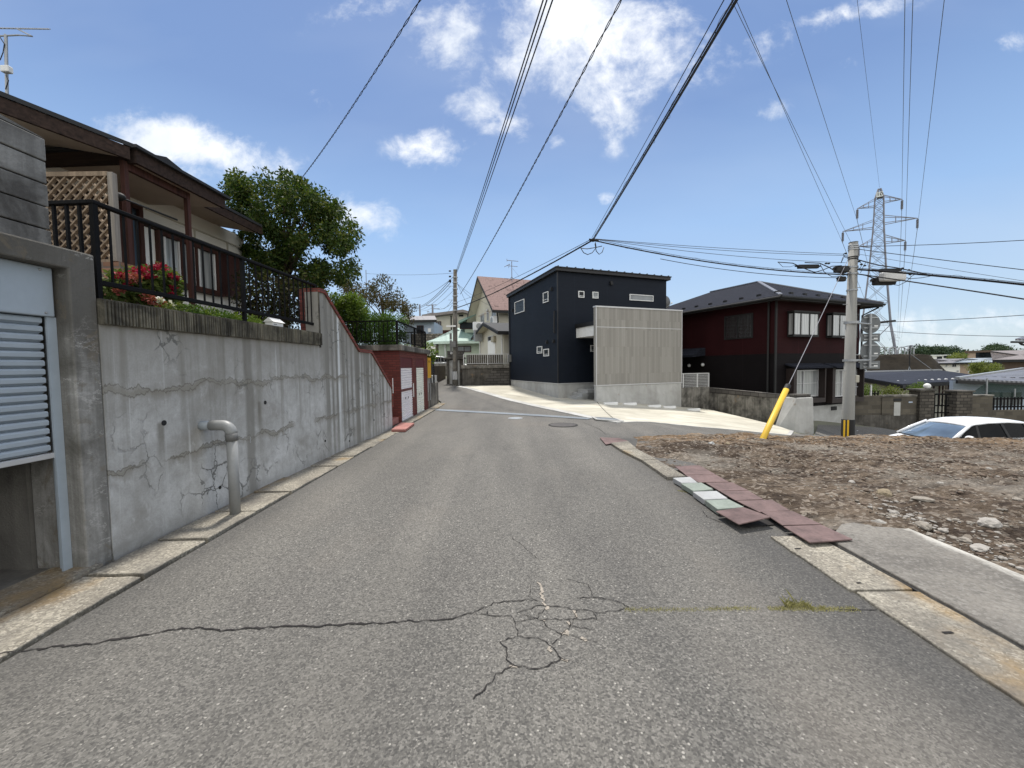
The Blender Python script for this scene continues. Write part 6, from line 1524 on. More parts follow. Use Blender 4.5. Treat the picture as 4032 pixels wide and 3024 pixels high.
for p, nm in ((E_(1552, 1150), 0),):
    q = lhit(ch, p, 'x', -.2); o = thing('air_conditioner', 'white air conditioner unit on the cream house wall beside its right window', 'air conditioner', tuple(l2w(ch, (-.35, q.y, q.z - .35))), AL); BX((-.15, -.4, 0), (.15, .4, .62)).build('cabinet', 'whitep', o, bevel=.02); MB().disc((-.155, .05, .31), (1, 0, 0), .24, .02).build('fan_grille', 'grey', o); MB().box((-.12, -.35, -.1), (.3, -.3, -.001)).build('bracket', 'galv', o)
# antenna on it
q0 = atY(E_(1838, 440), 33); q1 = atY(E_(1835, 130), 33)
o = thing('tv_antenna', 'small television antenna on the pinkish roof of the cream house', 'antenna', (q0.x, 33, q0.z - .2)); LO = lambda p, y=33: w2l(o, atY(p, y))
MB().tube([(0, 0, 0), LO(E_(1835, 130))], .03, 8).build('mast', 'steel', o); MB().tube([LO(E_(1750, 110)), LO(E_(1950, 128))], .025, 6).build('boom', 'steel', o); MB().tube([LO(E_(1750, 85)), LO(E_(1755, 130))], .02, 6).build('element', 'steel', o)
MB().tube([LO(E_(1705, 225)), LO(E_(1805, 175))], .022, 6).build('element', 'steel', o); MB().tube([LO(E_(1760, 205)), LO(E_(1940, 220))], .022, 6).build('element', 'steel', o); MB().tube([LO(E_(1780, 245)), LO(E_(1800, 170))], .018, 6).build('element', 'steel', o)
MB().tube([LO(E_(1835, 395)), LO(E_(1805, 445))], .02, 6).build('leg', 'steel', o); MB().tube([LO(E_(1835, 395)), LO(E_(1875, 450))], .02, 6).build('leg', 'steel', o); MB().tube([LO(E_(1850, 250)), LO(E_(1970, 400))], .008, 5).build('guy_wire', 'steel', o)
# annex
Oa = atY(E_(1690, 1360), 25.2)
an2 = gable('cream_annex', 'small cream annex with dark gabled roof in front of the cream house', (Oa.x, Oa.y), AL, 5, 5.0, .3, 3.72, 4.42, 'u', 'cream', 'roofdark', .55)
r = rct(an2, 'x0', 0, E_(1425, 1440), E_(1520, 1505)); window(an2, 'x0', 0, r, 'alum', GD, .04, .04)
r = rct(an2, 'x0', 0, E_(1518, 1440), E_(1565, 1530)); BX((-.2, r[0], r[2]), (-.001, r[1], r[3])).build('meter_box', P('meter_tan', (.40, .36, .26), .6), an2, bevel=.02)
r = rct(an2, 'x0', 0, F_(1555, 165), F_(1662, 345)); BX((-.03, r[0], .5), (-.001, r[1], r[3])).build('door', 'white', an2)
MB().tube([(-.06, .15, .4), (-.06, .15, 3.5), (-.3, -.3, 3.65)], .045, 8).build('downpipe', 'whitep', an2); MB().tube([(-.06, 4.9, .4), (-.06, 4.9, 3.5), (-.3, 5.3, 3.6)], .045, 8).build('downpipe', 'whitep', an2)
q = atY(E_(1245, 1260), 29); o = thing('air_conditioner', 'white air conditioner unit standing between the cream annex and the green roofed house', 'air conditioner', (q.x, 29, q.z - .3), AL); BX((-.35, -.15, 0), (.35, .15, .6)).build('cabinet', 'whitep', o, bevel=.02); MB().disc((.05, -.155, .3), (0, 1, 0), .22, .02).build('fan_grille', 'grey', o); BX((-.3, -.1, -.8), (.3, .1, -.001)).build('stand', 'galv', o)
# green roofed house: upper storey and hipped lower roof
def hip(mb, x0, x1, y0, y1, ze, zr, th=.1, ridge='x'):
    if ridge == 'x': h = (y1 - y0) / 2; R0, R1 = (x0 + h * .9, (y0 + y1) / 2, zr), (x1 - h * .9, (y0 + y1) / 2, zr)
    else: h = (x1 - x0) / 2; R0, R1 = ((x0 + x1) / 2, y0 + h * .9, zr), ((x0 + x1) / 2, y1 - h * .9, zr)
    A = [(x0, y0, ze), (x1, y0, ze), (x1, y1, ze), (x0, y1, ze)]; u = Vector((0, 0, th))
    if ridge == 'x': F4 = ([A[0], A[1], R1, R0], [A[1], A[2], R1], [A[2], A[3], R0, R1], [A[3], A[0], R0])
    else: F4 = ([A[0], A[1], R0], [A[1], A[2], R1, R0], [A[2], A[3], R1], [A[3], A[0], R0, R1])
    for f in F4: mb.prism([Vector(p) for p in f], u)
    return mb
gy = 34.0; gq = atY(E_(1140, 1490), gy); gl = atY(E_(350, 1545), gy); gt_ = atY(E_(1010, 1285), gy + 2.5)
gh = thing('green_roof_house', 'pale green house with light green metal roofs behind the old pole', 'house', (gl.x, gy, 0), 0)
Wg = gq.x - gl.x + 1.2; ze = gl.z
BX((.9, .7, 0), (Wg - .3, 6.5, ze)).build('wall', 'greenw', gh); hip(MB(), 0, Wg, 0, 7.2, ze, gt_.z, .1).build('lower_roof', 'greenroof', gh)
BX((0, -.05, ze - .12), (Wg, .0, ze + .08)).build('fascia', P('pale_green_fascia', (.45, .55, .47), .6), gh)
u0, u1 = w2l(gh, atY(E_(905, 1210), gy + 1.5)), w2l(gh, atY(E_(1250, 1060), gy + 2.5))
uz = u0.z
MB().prism([(u0.x + .5, 2.2, ze + .3), (u1.x + 2, 2.2, ze + .3), (u1.x + 2, 2.2, u1.z), (u1.x, 2.2, u1.z - .1), (u0.x + .5, 2.2, uz)], (0, 4, 0)).build('upper_wall', 'greenw', gh)
mb = MB().hexa([(u0.x, 1.5, uz), (u1.x + .2, 1.5, u1.z), (u1.x + .2, 6.6, u1.z), (u0.x, 6.6, uz), (u0.x, 1.5, uz + .22), (u1.x + .2, 1.5, u1.z + .22), (u1.x + .2, 6.6, u1.z + .22), (u0.x, 6.6, uz + .22)]); mb.build('upper_roof', 'greenroof', gh)
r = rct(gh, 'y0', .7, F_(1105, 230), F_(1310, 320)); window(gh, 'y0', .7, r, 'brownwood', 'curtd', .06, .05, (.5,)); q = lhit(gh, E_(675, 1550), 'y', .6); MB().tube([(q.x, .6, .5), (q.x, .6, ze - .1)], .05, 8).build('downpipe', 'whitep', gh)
q = lhit(gh, E_(930, 1245), 'y', 2.2); window(gh, 'y0', 2.2, (q.x, q.x + 1.3, q.z - .35, q.z + .3), 'brownwood', GD, .05, .04)
# long white garden wall and stone wall in front of the far houses
q = atY(E_(320, 1600), 32.5); o = thing('white_wall', 'plain white garden wall left of the green roofed house', 'wall', (q.x, 32.5, 0)); BX((0, 0, 0), (atY(E_(500, 1600), 32.5).x - q.x, .2, atY(E_(400, 1600), 32.5).z)).build('wall_body', 'white', o); BX((-.05, -.05, atY(E_(400, 1600), 32.5).z + .001), (atY(E_(500, 1600), 32.5).x - q.x + .05, .25, atY(E_(400, 1585), 32.5).z + .05)).build('coping', 'grey', o)
q = atY(E_(100, 1500), 38.5); o = thing('rubble_wall', 'rough rubble stone terrace wall below the far houses', 'retaining wall', (q.x, 38.5, 0)); BX((0, 0, -.5), (atY(E_(1000, 1400), 38.5).x - q.x, .6, atY(E_(400, 1388), 38.5).z)).build('stonework', 'rubble', o)
# blue-grey house
by = 40.0; q = atY(E_(-40, 1180), by); zt_ = atY(E_(300, 1180), by).z; zb_ = atY(E_(300, 1390), by).z
bh = thing('blue_house', 'pale blue clad house with grey roof beyond the clipped hedge', 'house', (q.x, by, 0)); Wb = atY(E_(480, 1180), by).x - q.x
BX((0, 0, zb_ - 1.5), (Wb, 5, zt_)).build('wall', 'bluew', bh); mb = MB(); e2 = atY(E_(552, 1180), by).x - q.x; r2_ = atY(E_(300, 1095), by + 2.5)
mb.hexa([(-.5, -.7, zt_), (e2, -.7, zt_), (e2 - .8, 2.5, r2_.z), (-.5, 2.5, r2_.z), (-.5, -.7, zt_ + .1), (e2, -.7, zt_ + .1), (e2 - .8, 2.5, r2_.z + .1), (-.5, 2.5, r2_.z + .1)]); mb.build('roof', 'greyroof', bh); BX((-.5, -.75, zt_ - .15), (e2, -.705, zt_ + .1)).build('fascia', 'black', bh)
window(bh, 'y0', 0, rct(bh, 'y0', 0, E_(180, 1245), E_(305, 1390)), 'brownwood', GD, .06, .05, (.5,)); r = rct(bh, 'y0', 0, E_(385, 1300), E_(435, 1365)); BX((r[0], -.3, r[2]), (r[1], -.01, r[3])).build('wall_unit', 'whitep', bh)
# far cream gable house
fy = 46.0; L_, Rr_, T_2 = atY(E_(300, 1100), fy), atY(E_(1175, 1070), fy), atY(E_(995, 1015), fy)
fh_ = thing('far_cream_house', 'wide cream house with low brown gable roof beyond the old pole', 'house', (L_.x, fy, 0)); X = lambda x: atY(E_(x, 1100), fy).x - L_.x; Zf = lambda y: atY(E_(700, y), fy).z
MB().prism([(X(430), 0, 0), (X(1150), 0, 0), (X(1150), 0, Zf(1085)), (X(1000), 0, Zf(1040)), (X(430), 0, Zf(1105))], (0, 7, 0)).build('wall', 'cream', fh_)
mb = MB()
for (x0, z0), (x1, z1) in (((X(300), Zf(1098)), (X(1000), Zf(1020))), ((X(1000), Zf(1020)), (X(1178), Zf(1068)))): mb.hexa([(x0, -.9, z0 - .1), (x1, -.9, z1 - .1), (x1, 7.5, z1 - .1), (x0, 7.5, z0 - .1), (x0, -.9, z0 + .2), (x1, -.9, z1 + .2), (x1, 7.5, z1 + .2), (x0, 7.5, z0 + .2)])
mb.build('roof', 'brownroof', fh_)
r = rct(fh_, 'y0', 0, E_(520, 1175), E_(610, 1265)); window(fh_, 'y0', 0, r, 'brownwood', 'curtd', .08, .06, (.5,)); r = rct(fh_, 'y0', 0, E_(915, 1055), E_(995, 1090)); BX((r[0], -.03, r[2]), (r[1], -.001, r[3])).build('gable_vent', 'black', fh_)
r = rct(fh_, 'y0', 0, E_(495, 1330), E_(830, 1390)); BX((r[0], -.03, r[2]), (r[1], -.001, r[3])).build('ground_floor_shade', 'brownwood', fh_); BX((X(770), -.06, 0), (X(790), -.001, Zf(1075))).build('downpipe', 'black', fh_)
# distant poles up the hill
def farpole(label, p0, p1, y, arms, grp='distant poles up the hill'):
    a, b = atY(p0, y), atY(p1, y); o = thing('utility_pole', label, 'utility pole', (a.x, y, a.z - 3), 0, grp)
    MB().tube([(0, 0, 0), w2l(o, b)], [.2, .13], 8).build('pole_shaft', 'steel', o)
    for (q0, q1) in arms: MB().tube([w2l(o, atY(q0, y)), w2l(o, atY(q1, y))], .06, 6).build('crossarm', 'steel', o)
farpole('distant dark pole with crossarms above the far cream house', E_(458, 1070), E_(455, 880), 62, [(E_(345, 895), E_(525, 885)), (E_(470, 955), E_(580, 955)), (E_(360, 1000), E_(400, 1000)), (E_(360, 1030), E_(520, 1030))])
farpole('distant thin pole right above the reddish tree', E_(240, 1060), E_(232, 880), 75, [(E_(215, 890), E_(250, 885))])
q = atY(D_(1578, 560), 60); o = thing('radio_mast', 'very thin distant mast rising over the reddish tree', 'mast', (q.x, 60, q.z - 6)); MB().tube([(0, 0, 0), w2l(o, atY(D_(1575, 400), 60))], .05, 6).build('mast', 'steel', o)
# ================================================================== RIGHT SIDE
# concrete pole at the side street with cables, signs and splice boxes
PY = 11.0
pb = atY(J_(366, 1385), PY); PZ = H(pb.x, PY)
rp = thing('utility_pole', 'pale round concrete utility pole with striped base by the side street', 'utility pole', (pb.x, PY, PZ - .2))
def rl_(p, dy=0): return w2l(rp, atY(p, PY + dy))
tt = rl_(I_(426, 815)); bb = rl_(J_(366, 1385))
def axis(z): k = (z - bb.z) / (tt.z - bb.z); return bb.x + (tt.x - bb.x) * k
MB().tube([(axis(-.3), 0, -.3), (axis(bb.z), 0, bb.z), (tt.x, 0, tt.z)], [.150, .143, .102], 28).build('pole_shaft', 'polec', rp, True)
MB().tube([(tt.x, 0, tt.z), (tt.x, 0, tt.z + .02)], .105, 24).build('pole_cap', 'greydark', rp)
z1 = rl_(J_(340, 1208)).z; kx = axis(z1 - .4)
sb = MB().box((axis(z1) - .21, -.19, .0), (axis(z1) - .165, .0, z1))
q0, q1 = rl_(J_(303, 1385), -.18), rl_(J_(380, 1208), -.18)
st2 = mat('black_yellow_stripes'); v_ = st2.coord(); x_, y_, z_ = st2.sep(v_); f_ = st2.math('FRACT', st2.math('MULTIPLY', st2.math('SUBTRACT', x_, q0.x + .035), 1 / .105)); fin(st2, st2.mix(st2.mr(f_, .5, .52), (.60, .36, .012), (.012, .012, .012)), .5)
MB().box((q0.x, -.185, 0), (q1.x, -.165, q1.z)).build('striped_guard', st2.m, rp)
mb = MB().tube([(axis(z1 - .4), 0, 0), (axis(z1), 0, q1.z)], .153, 24, True); mb.build('guard_sleeve', 'black', rp)
for y in (845, 865, 885, 965, 985): 
    z = rl_(I_(425, y)).z; MB().tube([(axis(z), 0, z - .015), (axis(z), 0, z + .015)], .118, 18).build('pole_band', 'black' if y > 900 else 'galv', rp)
for y in (1070, 1140, 1310): z = rl_(I_(420, y)).z; MB().tube([(axis(z), 0, z - .02), (axis(z), 0, z + .02)], .128, 18).build('pole_band', 'galv', rp)
for y, side in ((1283, 1), (1458, -1), (1458, 1), (1633, -1), (1633, 1)):
    z = rl_(I_(410, y)).z; MB().tube([(axis(z), 0, z), (axis(z) + side * .24, 0, z)], .009, 6).build('step_bolt', 'galv', rp)
for y, side in ((345, -1), (525, 1), (690, -1), (860, 1)):
    z = rl_(J_(390, y)).z; MB().tube([(axis(z), 0, z), (axis(z) + side * .24, 0, z)], .009, 6).build('step_bolt', 'galv', rp)
q = rl_(J_(456, 775), -.05); BX((q.x - .05, -.1, q.z - .10), (q.x + .05, .06, q.z + .10)).build('meter_box', P('beige_box', (.42, .40, .33), .5), rp, bevel=.015)
z = rl_(J_(380, 1310)).z; MB().tube([(axis(z) + .1, -.17, z), (axis(z) + .2, -.1, z)], .006, 5).build('wire_tie', 'galv', rp)
# road signs seen from behind, clamped to the pole
SGY = PY + .55
def sl3(p): return atY(p, SGY)
c1 = sl3(J_(604, 197)); c2 = sl3(J_(600, 485)); sr1 = abs(sl3(J_(705, 197)).x - sl3(J_(503, 197)).x) / 2
po = sl3(J_(588, 660)); sgb = thing('sign_post', 'galvanised sign post bracketed to the pale concrete pole', 'sign post', (po.x, SGY, po.z))
LG = lambda p: w2l(sgb, atY(p, SGY))
MB().tube([(0, -.03, 0), LG(J_(597, 95)) + Vector((0, -.03, 0))], .032, 14).build('post', 'galv', sgb)
for y0 in (205, 580):
    q = LG(J_(585, y0)); w_ = w2l(sgb, l2w(rp, (axis(rl_(J_(380, y0)).z), 0, rl_(J_(380, y0)).z)))
    MB().tube([(w_.x + .1, w_.y, q.z), (0, -.03, q.z)], .025, 10).build('bracket_arm', 'galv', sgb); MB().tube([(w_.x, w_.y, q.z - .03), (w_.x, w_.y, q.z + .03)], .165, 20).build('pole_clamp', 'galv', sgb)
def sign(label, shape, p0, p1, bars):
    a, b = atY(p0, SGY + .03), atY(p1, SGY + .03); c = (a + b) / 2
    o = thing('road_sign', label, 'road sign', (c.x, SGY + .03, c.z), 0, 'road signs seen from behind')
    if shape == 'round':
        r = abs(b.x - a.x) / 2; MB().disc((0, 0, 0), (0, 1, 0), r, .008, 40).build('plate', 'signback', o)
    else: BX((a.x - c.x, -.004, b.z - c.z), (b.x - c.x, .004, a.z - c.z)).build('plate', 'signback', o, bevel=.01)
    for k in bars: BX((-abs(b.x - a.x) * .36, -.028, k * abs(b.z - a.z) - .016), (abs(b.x - a.x) * .36, -.0045, k * abs(b.z - a.z) + .016)).build('stiffener', 'galv', o)
    q = ((b.x - c.x) * .55, (b.z - c.z) * .25); BX((q[0] - .05, -.006, q[1] - .02), (q[0] + .06, -.0042, q[1] + .02)).build('sticker', 'whitep', o)
sign('upper round road sign seen from its grey back', 'round', J_(503, 95), J_(706, 298), (.30, -.22)); sign('upper rectangular plate under the upper round sign', 'rect', J_(502, 302), J_(702, 384), (.2, -.25))
sign('lower round road sign seen from its grey back', 'round', J_(500, 384), J_(703, 586), (.30, -.25)); sign('lowest rectangular plate with pale rim on the sign post', 'rect', J_(496, 590), J_(702, 670), (.2, -.25))
# guy wire and yellow guard
gb = atZ(H_(848, 1486), .03); gt2 = l2w(rp, rl_(I_(370, 985)) + Vector((0, 0, 0))); gm = None
d_ = (gt2 - gb); kk = 0
for k in np.linspace(0, 1, 400):
    q = gb + d_ * k; z = atY(H_(1030, 1095), q.y)
    if q.z >= z.z: kk = k; break
gy_ = thing('guy_wire', 'steel guy wire from the pale pole down to the yellow guard', 'guy wire', tuple(gb)); MB().tube([d_ * .02, d_ * .5 - Vector((0, 0, .02)), d_], .008, 6).build('wire', 'steel', gy_)
gg = thing('guy_guard', 'bright yellow plastic guy wire guard leaning at the rim of the dirt lot', 'guard', tuple(gb)); MB().tube([d_ * -.12, d_ * kk], .058, 18).build('sleeve', 'yellow', gg, True); MB().tube([d_ * (kk - .008), d_ * (kk + .012)], .06, 18).build('end_cap', 'black', gg)
# white van
# side profile: x forward (front at +), stations (x, z_bottom, z_belt/hood, half width)
def car(name, label, loc, rz, paint, k=1.0, group=None):
    o = thing(name, label, 'car', loc, rz, group); o.scale = (k, k, k)
    St = [(2.36, .40, .62, .55), (2.30, .28, .74, .72), (2.10, .22, .82, .82), (1.75, .20, .90, .86), (1.30, .20, .98, .875), (.95, .20, 1.03, .88), (.5, .2, 1.04, .885), (-.6, .2, 1.05, .885), (-1.6, .2, 1.06, .88), (-2.1, .22, 1.05, .86), (-2.33, .3, 1.0, .80), (-2.38, .42, .9, .7)]
    def sect(x, zb, zt, w): return [(x, w * .86, zb), (x, w, zb + (zt - zb) * .28), (x, w, zb + (zt - zb) * .62), (x, w * .97, zt - .07), (x, w * .86, zt - .015), (x, w * .45, zt + .015), (x, 0, zt + .022)]
    mb = MB(); rows = []
    for s in St:
        h = sect(*s); rows.append(h + [(x, -y, z) for x, y, z in h[-2::-1]])
    n = len(rows[0]); mb.add([p for r_ in rows for p in r_], [(i * n + j, i * n + j + 1, (i + 1) * n + j + 1, (i + 1) * n + j) for i in range(len(rows) - 1) for j in range(n - 1)] + [(i * n, (i + 1) * n, (i + 1) * n + n - 1, i * n + n - 1) for i in range(len(rows) - 1)] + [tuple(range(n)), tuple(range((len(rows) - 1) * n, len(rows) * n))[::-1]])
    b = mb.build('body', paint, o, True); ss = b.modifiers.new('s', 'SUBSURF'); ss.levels = ss.render_levels = 2
    # greenhouse outline: roof as a smooth arch of stations
    Rf = [(.36, 1.40, .60), (.18, 1.475, .625), (-.3, 1.525, .645), (-1.0, 1.53, .64), (-1.6, 1.49, .62), (-1.98, 1.42, .58)]
    mb = MB(); rows = []
    for x, z, w in Rf: rows.append([(x, w, z - .055), (x, w * .97, z - .02), (x, w * .8, z + .005), (x, w * .4, z + .025), (x, 0, z + .03), (x, -w * .4, z + .025), (x, -w * .8, z + .005), (x, -w * .97, z - .02), (x, -w, z - .055)])
    n = 9; mb.add([p for r_ in rows for p in r_], [(i * n + j, i * n + j + 1, (i + 1) * n + j + 1, (i + 1) * n + j) for i in range(len(rows) - 1) for j in range(n - 1)])
    r_ = mb.build('roof', paint, o, True); sm = r_.modifiers.new('t', 'SOLIDIFY'); sm.thickness = .05; sm.offset = -1
    # windscreen: curved sheet from cowl to roof
    mb = MB(); n = 9; lo = [(1.42 - .30 * (abs(t_) ** 2), t_ * .76, .985) for t_ in np.linspace(-1, 1, n)]; hi = [(.44 - .12 * (abs(t_) ** 2), t_ * .575, 1.405 - .03 * t_ * t_) for t_ in np.linspace(-1, 1, n)]
    mb.add(lo + hi, [(i, i + 1, n + i + 1, n + i) for i in range(n - 1)]); ws = mb.build('windscreen', 'windscreen', o, True); 
    for s in (-1, 1): MB().tube([(1.14, s * .79, .99), (.72, s * .70, 1.22), (.30, s * .605, 1.415)], [.055, .05, .045], 8).build('front_pillar', paint, o, True)
    MB(); MB().tube([(1.15, .74, .995), (1.43, 0, 1.0), (1.15, -.74, .995)], .025, 6).build('cowl', 'black', o)
    # side glass bands
    for s in (-1, 1):
        lo = [(1.02, s * .83, 1.0), (.30, s * .855, 1.04), (-.7, s * .86, 1.05), (-1.5, s * .85, 1.06), (-1.95, s * .80, 1.07)]; hi = [(.42, s * .66, 1.33), (.15, s * .645, 1.425), (-.7, s * .655, 1.46), (-1.5, s * .635, 1.43), (-1.85, s * .60, 1.37)]
        mb = MB(); mb.add(lo + hi, [(i, i + 1, 5 + i + 1, 5 + i) for i in range(4)]); sg = mb.build('side_window', 'carglass', o)
        for k_ in (1, 2, 3): MB().bar(Vector(lo[k_]) + Vector((0, s * .008, 0)), Vector(hi[k_]) + Vector((0, s * .008, 0)), .05 if k_ != 2 else .09, .015).build('pillar', 'black', sg)
        if s > 0: MB().ball((.82, s * .99, 1.10), .10, 12, 8, (.7, 1.2, .75)).build('wing_mirror', paint, o, True)
        MB().box((2.02, s * .48, .60), (2.30, s * .80, .76)).build('headlight', 'glassg', o, bevel=.04)
        for x in (1.42, -1.42):
            w_ = MB().tube([(x, s * .70, .31), (x, s * .89, .31)], .31, 24).build('wheel', 'tyre', o, True); MB().tube([(x, s * .885, .31), (x, s * .897, .31)], .2, 20).build('rim', 'alum', w_)
    mb = MB().add([(-1.95, .78, 1.07), (-1.95, -.78, 1.07), (-1.93, -.58, 1.39), (-1.93, .58, 1.39)], [(0, 1, 2, 3)]); mb.build('rear_window', 'carglass', o)
    MB().box((2.30, -.4, .42), (2.385, .4, .56)).build('grille', 'black', o); MB().box((-2.37, -.75, .7), (-2.28, -.55, .95)).build('tail_light', 'redpaint', o); MB().box((-2.37, .55, .7), (-2.28, .75, .95)).build('tail_light', 'redpaint', o)
    MB().box((-1.85, -.70, .9), (1.0, .70, 1.0)).build('interior', 'black', o)
    return o
CY_ = 12.75
cf = atY(J_(760, 1385), 12.5)
CARZ = atY(J_(1280, 1158), 12.9).z - 1.555
cr_ = car('parked_car', 'white people carrier parked on the side street behind the dirt lot', (14.55, 12.85, CARZ - .10), pi + .08, 'carpaint')
cr2 = car('parked_car', 'white car half hidden behind the tan wall at the bend', tuple(atY(F_(870, 470), 33) - Vector((0, 0, 1.0))), .15, 'carpaint')
# block wall with piers, gate and lamp
BY = 19.0
wa = atY(J_(432, 1150), BY); wall_d = thing('block_wall', 'dark stone block wall along the side street beyond the pale pole', 'wall', (wa.x - 2.5, BY, 0), .0)
WX = lambda x: w2l(wall_d, atY(J_(x, 1000), BY)).x; WZ = lambda y, x=900: w2l(wall_d, atY(J_(x, y), BY)).z
BX((WX(300), 0, -4), (WX(1090), .25, WZ(1150))).build('concrete_base', 'darkconc', wall_d)
BX((WX(300), .02, WZ(1150)), (WX(722), .2, WZ(972))).build('blockwork', 'block', wall_d); BX((WX(300), -.0, WZ(971)), (WX(722), .24, WZ(950))).build('coping', 'block', wall_d)
BX((WX(723), -.02, WZ(1150)), (WX(1085), .24, WZ(962))).build('blockwork', 'block', wall_d); BX((WX(723), -.05, WZ(961)), (WX(1085), .28, WZ(945))).build('coping', 'oldwall', wall_d)
BX((WX(840), -.03, WZ(1010)), (WX(925), -.021, WZ(980))).build('recess', 'black', wall_d); BX((WX(848), -.03, WZ(1160)), (WX(915), -.021, WZ(1020))).build('name_panel', 'paleconc', wall_d); BX((WX(1000), -.03, WZ(1028)), (WX(1040), -.021, WZ(1014))).build('name_plate', 'bluew', wall_d)
def pier(label, x0, x1, y0, yb_):
    o = thing('gate_pier', label, 'gate pier', (wall_d.location.x, BY, 0), 0, 'rough stone gate piers'); BX((WX(x0), -.15, -3.5), (WX(x1), .40, WZ(y0 + 18))).build('shaft', 'stone', o, bevel=.02); BX((WX(x0) - .05, -.2, WZ(y0 + 17)), (WX(x1) + .05, .45, WZ(y0))).build('cap', 'darkconc', o); return o
pier('rough stone gate pier carrying the white globe lamp', 1090, 1240, 885, 1150); pier('rough stone gate pier without lamp right of the iron gate', 1470, 1640, 905, 1150)
q = w2l(wall_d, atY(J_(1203, 852), BY + .1)); o = thing('globe_lamp', 'white globe lamp on the rough stone gate pier', 'lamp', (wall_d.location.x + q.x, BY + .12, q.z)); rr_ = abs(WX(1232) - WX(1172)) / 2
MB().ball((0, 0, 0), rr_, 18, 12).build('globe', 'whitep', o, True); MB().tube([(0, 0, -rr_ - .08), (0, 0, -rr_ + .03)], rr_ * .55, 12).build('lamp_base', 'black', o)
gt3 = thing('iron_gate', 'black iron bar gate between the rough stone piers', 'gate', (wall_d.location.x, BY, 0)); z0, z1 = WZ(1230), WZ(940); mb = MB(); x = WX(1262)
while x < WX(1465): mb.box((x - .02, .1, z0), (x + .02, .14, z1)); x += .19
mb.build('bar', 'blackmetal', gt3)
for y in (1065, 1140): BX((WX(1245), .141, WZ(y) - .03), (WX(1468), .17, WZ(y) + .03)).build('cross_rail', 'blackmetal', gt3)
BX((WX(1245), .09, z1 - .06), (WX(1468), .139, z1 + .02)).build('top_rail', 'blackmetal', gt3); BX((WX(1242), .08, z0), (WX(1260), .16, z1 + .05)).build('stile', 'blackmetal', gt3)
w3 = thing('block_wall', 'pale block wall right of the iron gate above the white car', 'wall', (wall_d.location.x, BY, 0)); BX((WX(1642), 0, -4), (WX(1885), .25, WZ(970))).build('blockwork', 'block', w3); BX((WX(1642) - .02, -.04, WZ(969)), (WX(1885) + .02, .29, WZ(955))).build('coping', 'oldwall', w3)
BX((WX(1886), 0, -4), (WX(2700), .25, WZ(1120))).build('blockwork', 'block', w3)
f3 = thing('iron_fence', 'black iron picket fence right of the pale block wall', 'fence', (wall_d.location.x, BY, 0)); mb = MB(); x = WX(1890)
while x < WX(2600): mb.box((x - .03, .1, WZ(1119)), (x + .03, .13, WZ(985))); x += .17
mb.build('picket', 'blackmetal', f3); BX((WX(1886), .131, WZ(1010)), (WX(2600), .16, WZ(996))).build('rail', 'blackmetal', f3); BX((WX(1886), .131, WZ(1095)), (WX(2600), .16, WZ(1080))).build('rail', 'blackmetal', f3)
f4 = thing('short_fence', 'short black picket fence between clipped bushes on the block wall', 'fence', (wall_d.location.x, BY, 0)); mb = MB(); x = WX(640)
while x < WX(720): mb.box((x - .02, .1, WZ(975)), (x + .02, .13, WZ(900))); x += .15
mb.build('picket', 'blackmetal', f4); BX((WX(630), .131, WZ(935)), (WX(722), .155, WZ(925))).build('rail', 'blackmetal', f4); BX((WX(622), .08, WZ(975)), (WX(633), .14, WZ(835))).build('post', 'whitemetal', f4)
for (ps, lb, m_) in (([(480, 890), (470, 930), (520, 900)], 'trimmed bush on the block wall right behind the pale pole', 'leafb'), ([(560, 890), (600, 920), (640, 890), (580, 940)], 'trimmed bush left of the short picket fence', 'leafb'), ([(760, 920), (800, 905), (850, 910), (890, 925), (820, 935)], 'round clipped yellow green bush on the block wall', 'leafy'), ([(1060, 880), (1100, 870), (1060, 920), (1150, 870)], 'bush leaning over beside the lamp pier', 'leafb')):
    pt = [atY(J_(x, y), BY + .7) for x, y in ps]; c = sum(pt, Vector()) / len(pt); o = thing('garden_bush', lb, 'bush', (c.x, c.y, c.z - .8), 0, 'bushes above the block wall')
    leaves('foliage', [tuple(q - Vector(o.location)) for q in pt], [.30] * len(pt), 220, .07, m_, o, aspect=.5); MB().tube([(0, 0, -.4), (0, 0, .8)], .03, 6).build('stem', 'bark', o)
# houses behind: long dark-blue roof
HYA = 24.0
def pq(p, y): return atY(p, y)
dk = thing('blue_roof_house', 'low house with wide dark blue metal roof behind the block wall', 'house', (0, 0, 0))
eL, eM, eR = pq(J_(470, 770), 22.5), pq(J_(930, 850), 21.0), pq(J_(1540, 812), 26.0)
rL, rR = pq(J_(462, 722), 27.0), pq(J_(1335, 698), 30.0)
n2 = lambda *p: [Vector(q) for q in p]
MB().prism(n2(eL, eM, rR, rL), (0, 0, .1)).build('roof', 'blueroof', dk)
MB().prism(n2(eM, eR, pq(J_(1700, 748), 31), rR), (0, 0, .1)).build('roof_slope', 'blueroof', dk)
mb = MB(); up_ = Vector((0, 0, .11)); mb.bar(rL + up_, rR + up_, .25, .12); mb.build('ridge_cap', 'galv', dk)
mb = MB()
for i in range(9):
    q = pq(J_(890 + i * 72, 815 - i * 3.5), 22.2 + i * .45); mb.ball(q + Vector((0, 0, .06)), .10, 6, 5, (1.1, .8, .7))
mb.build('snow_guard', 'alum', dk)
mb = MB().bar(eL - Vector((0, 0, .04)), eM - Vector((0, 0, .04)), .1, .18).bar(eM - Vector((0, 0, .04)), eR - Vector((0, 0, .04)), .1, .18); mb.build('eave_board', 'black', dk)
for (a, b) in ((eL, eM), (eM, eR)):
    i_ = Vector((0, .9, 0)); lo = Vector((0, 0, -3.2)); MB().prism(n2(a + i_ - Vector((0, 0, .05)), b + i_ - Vector((0, 0, .05)), b + i_ + lo, a + i_ + lo), (0, .2, 0)).build('wall', 'cream', dk)
mb = MB()
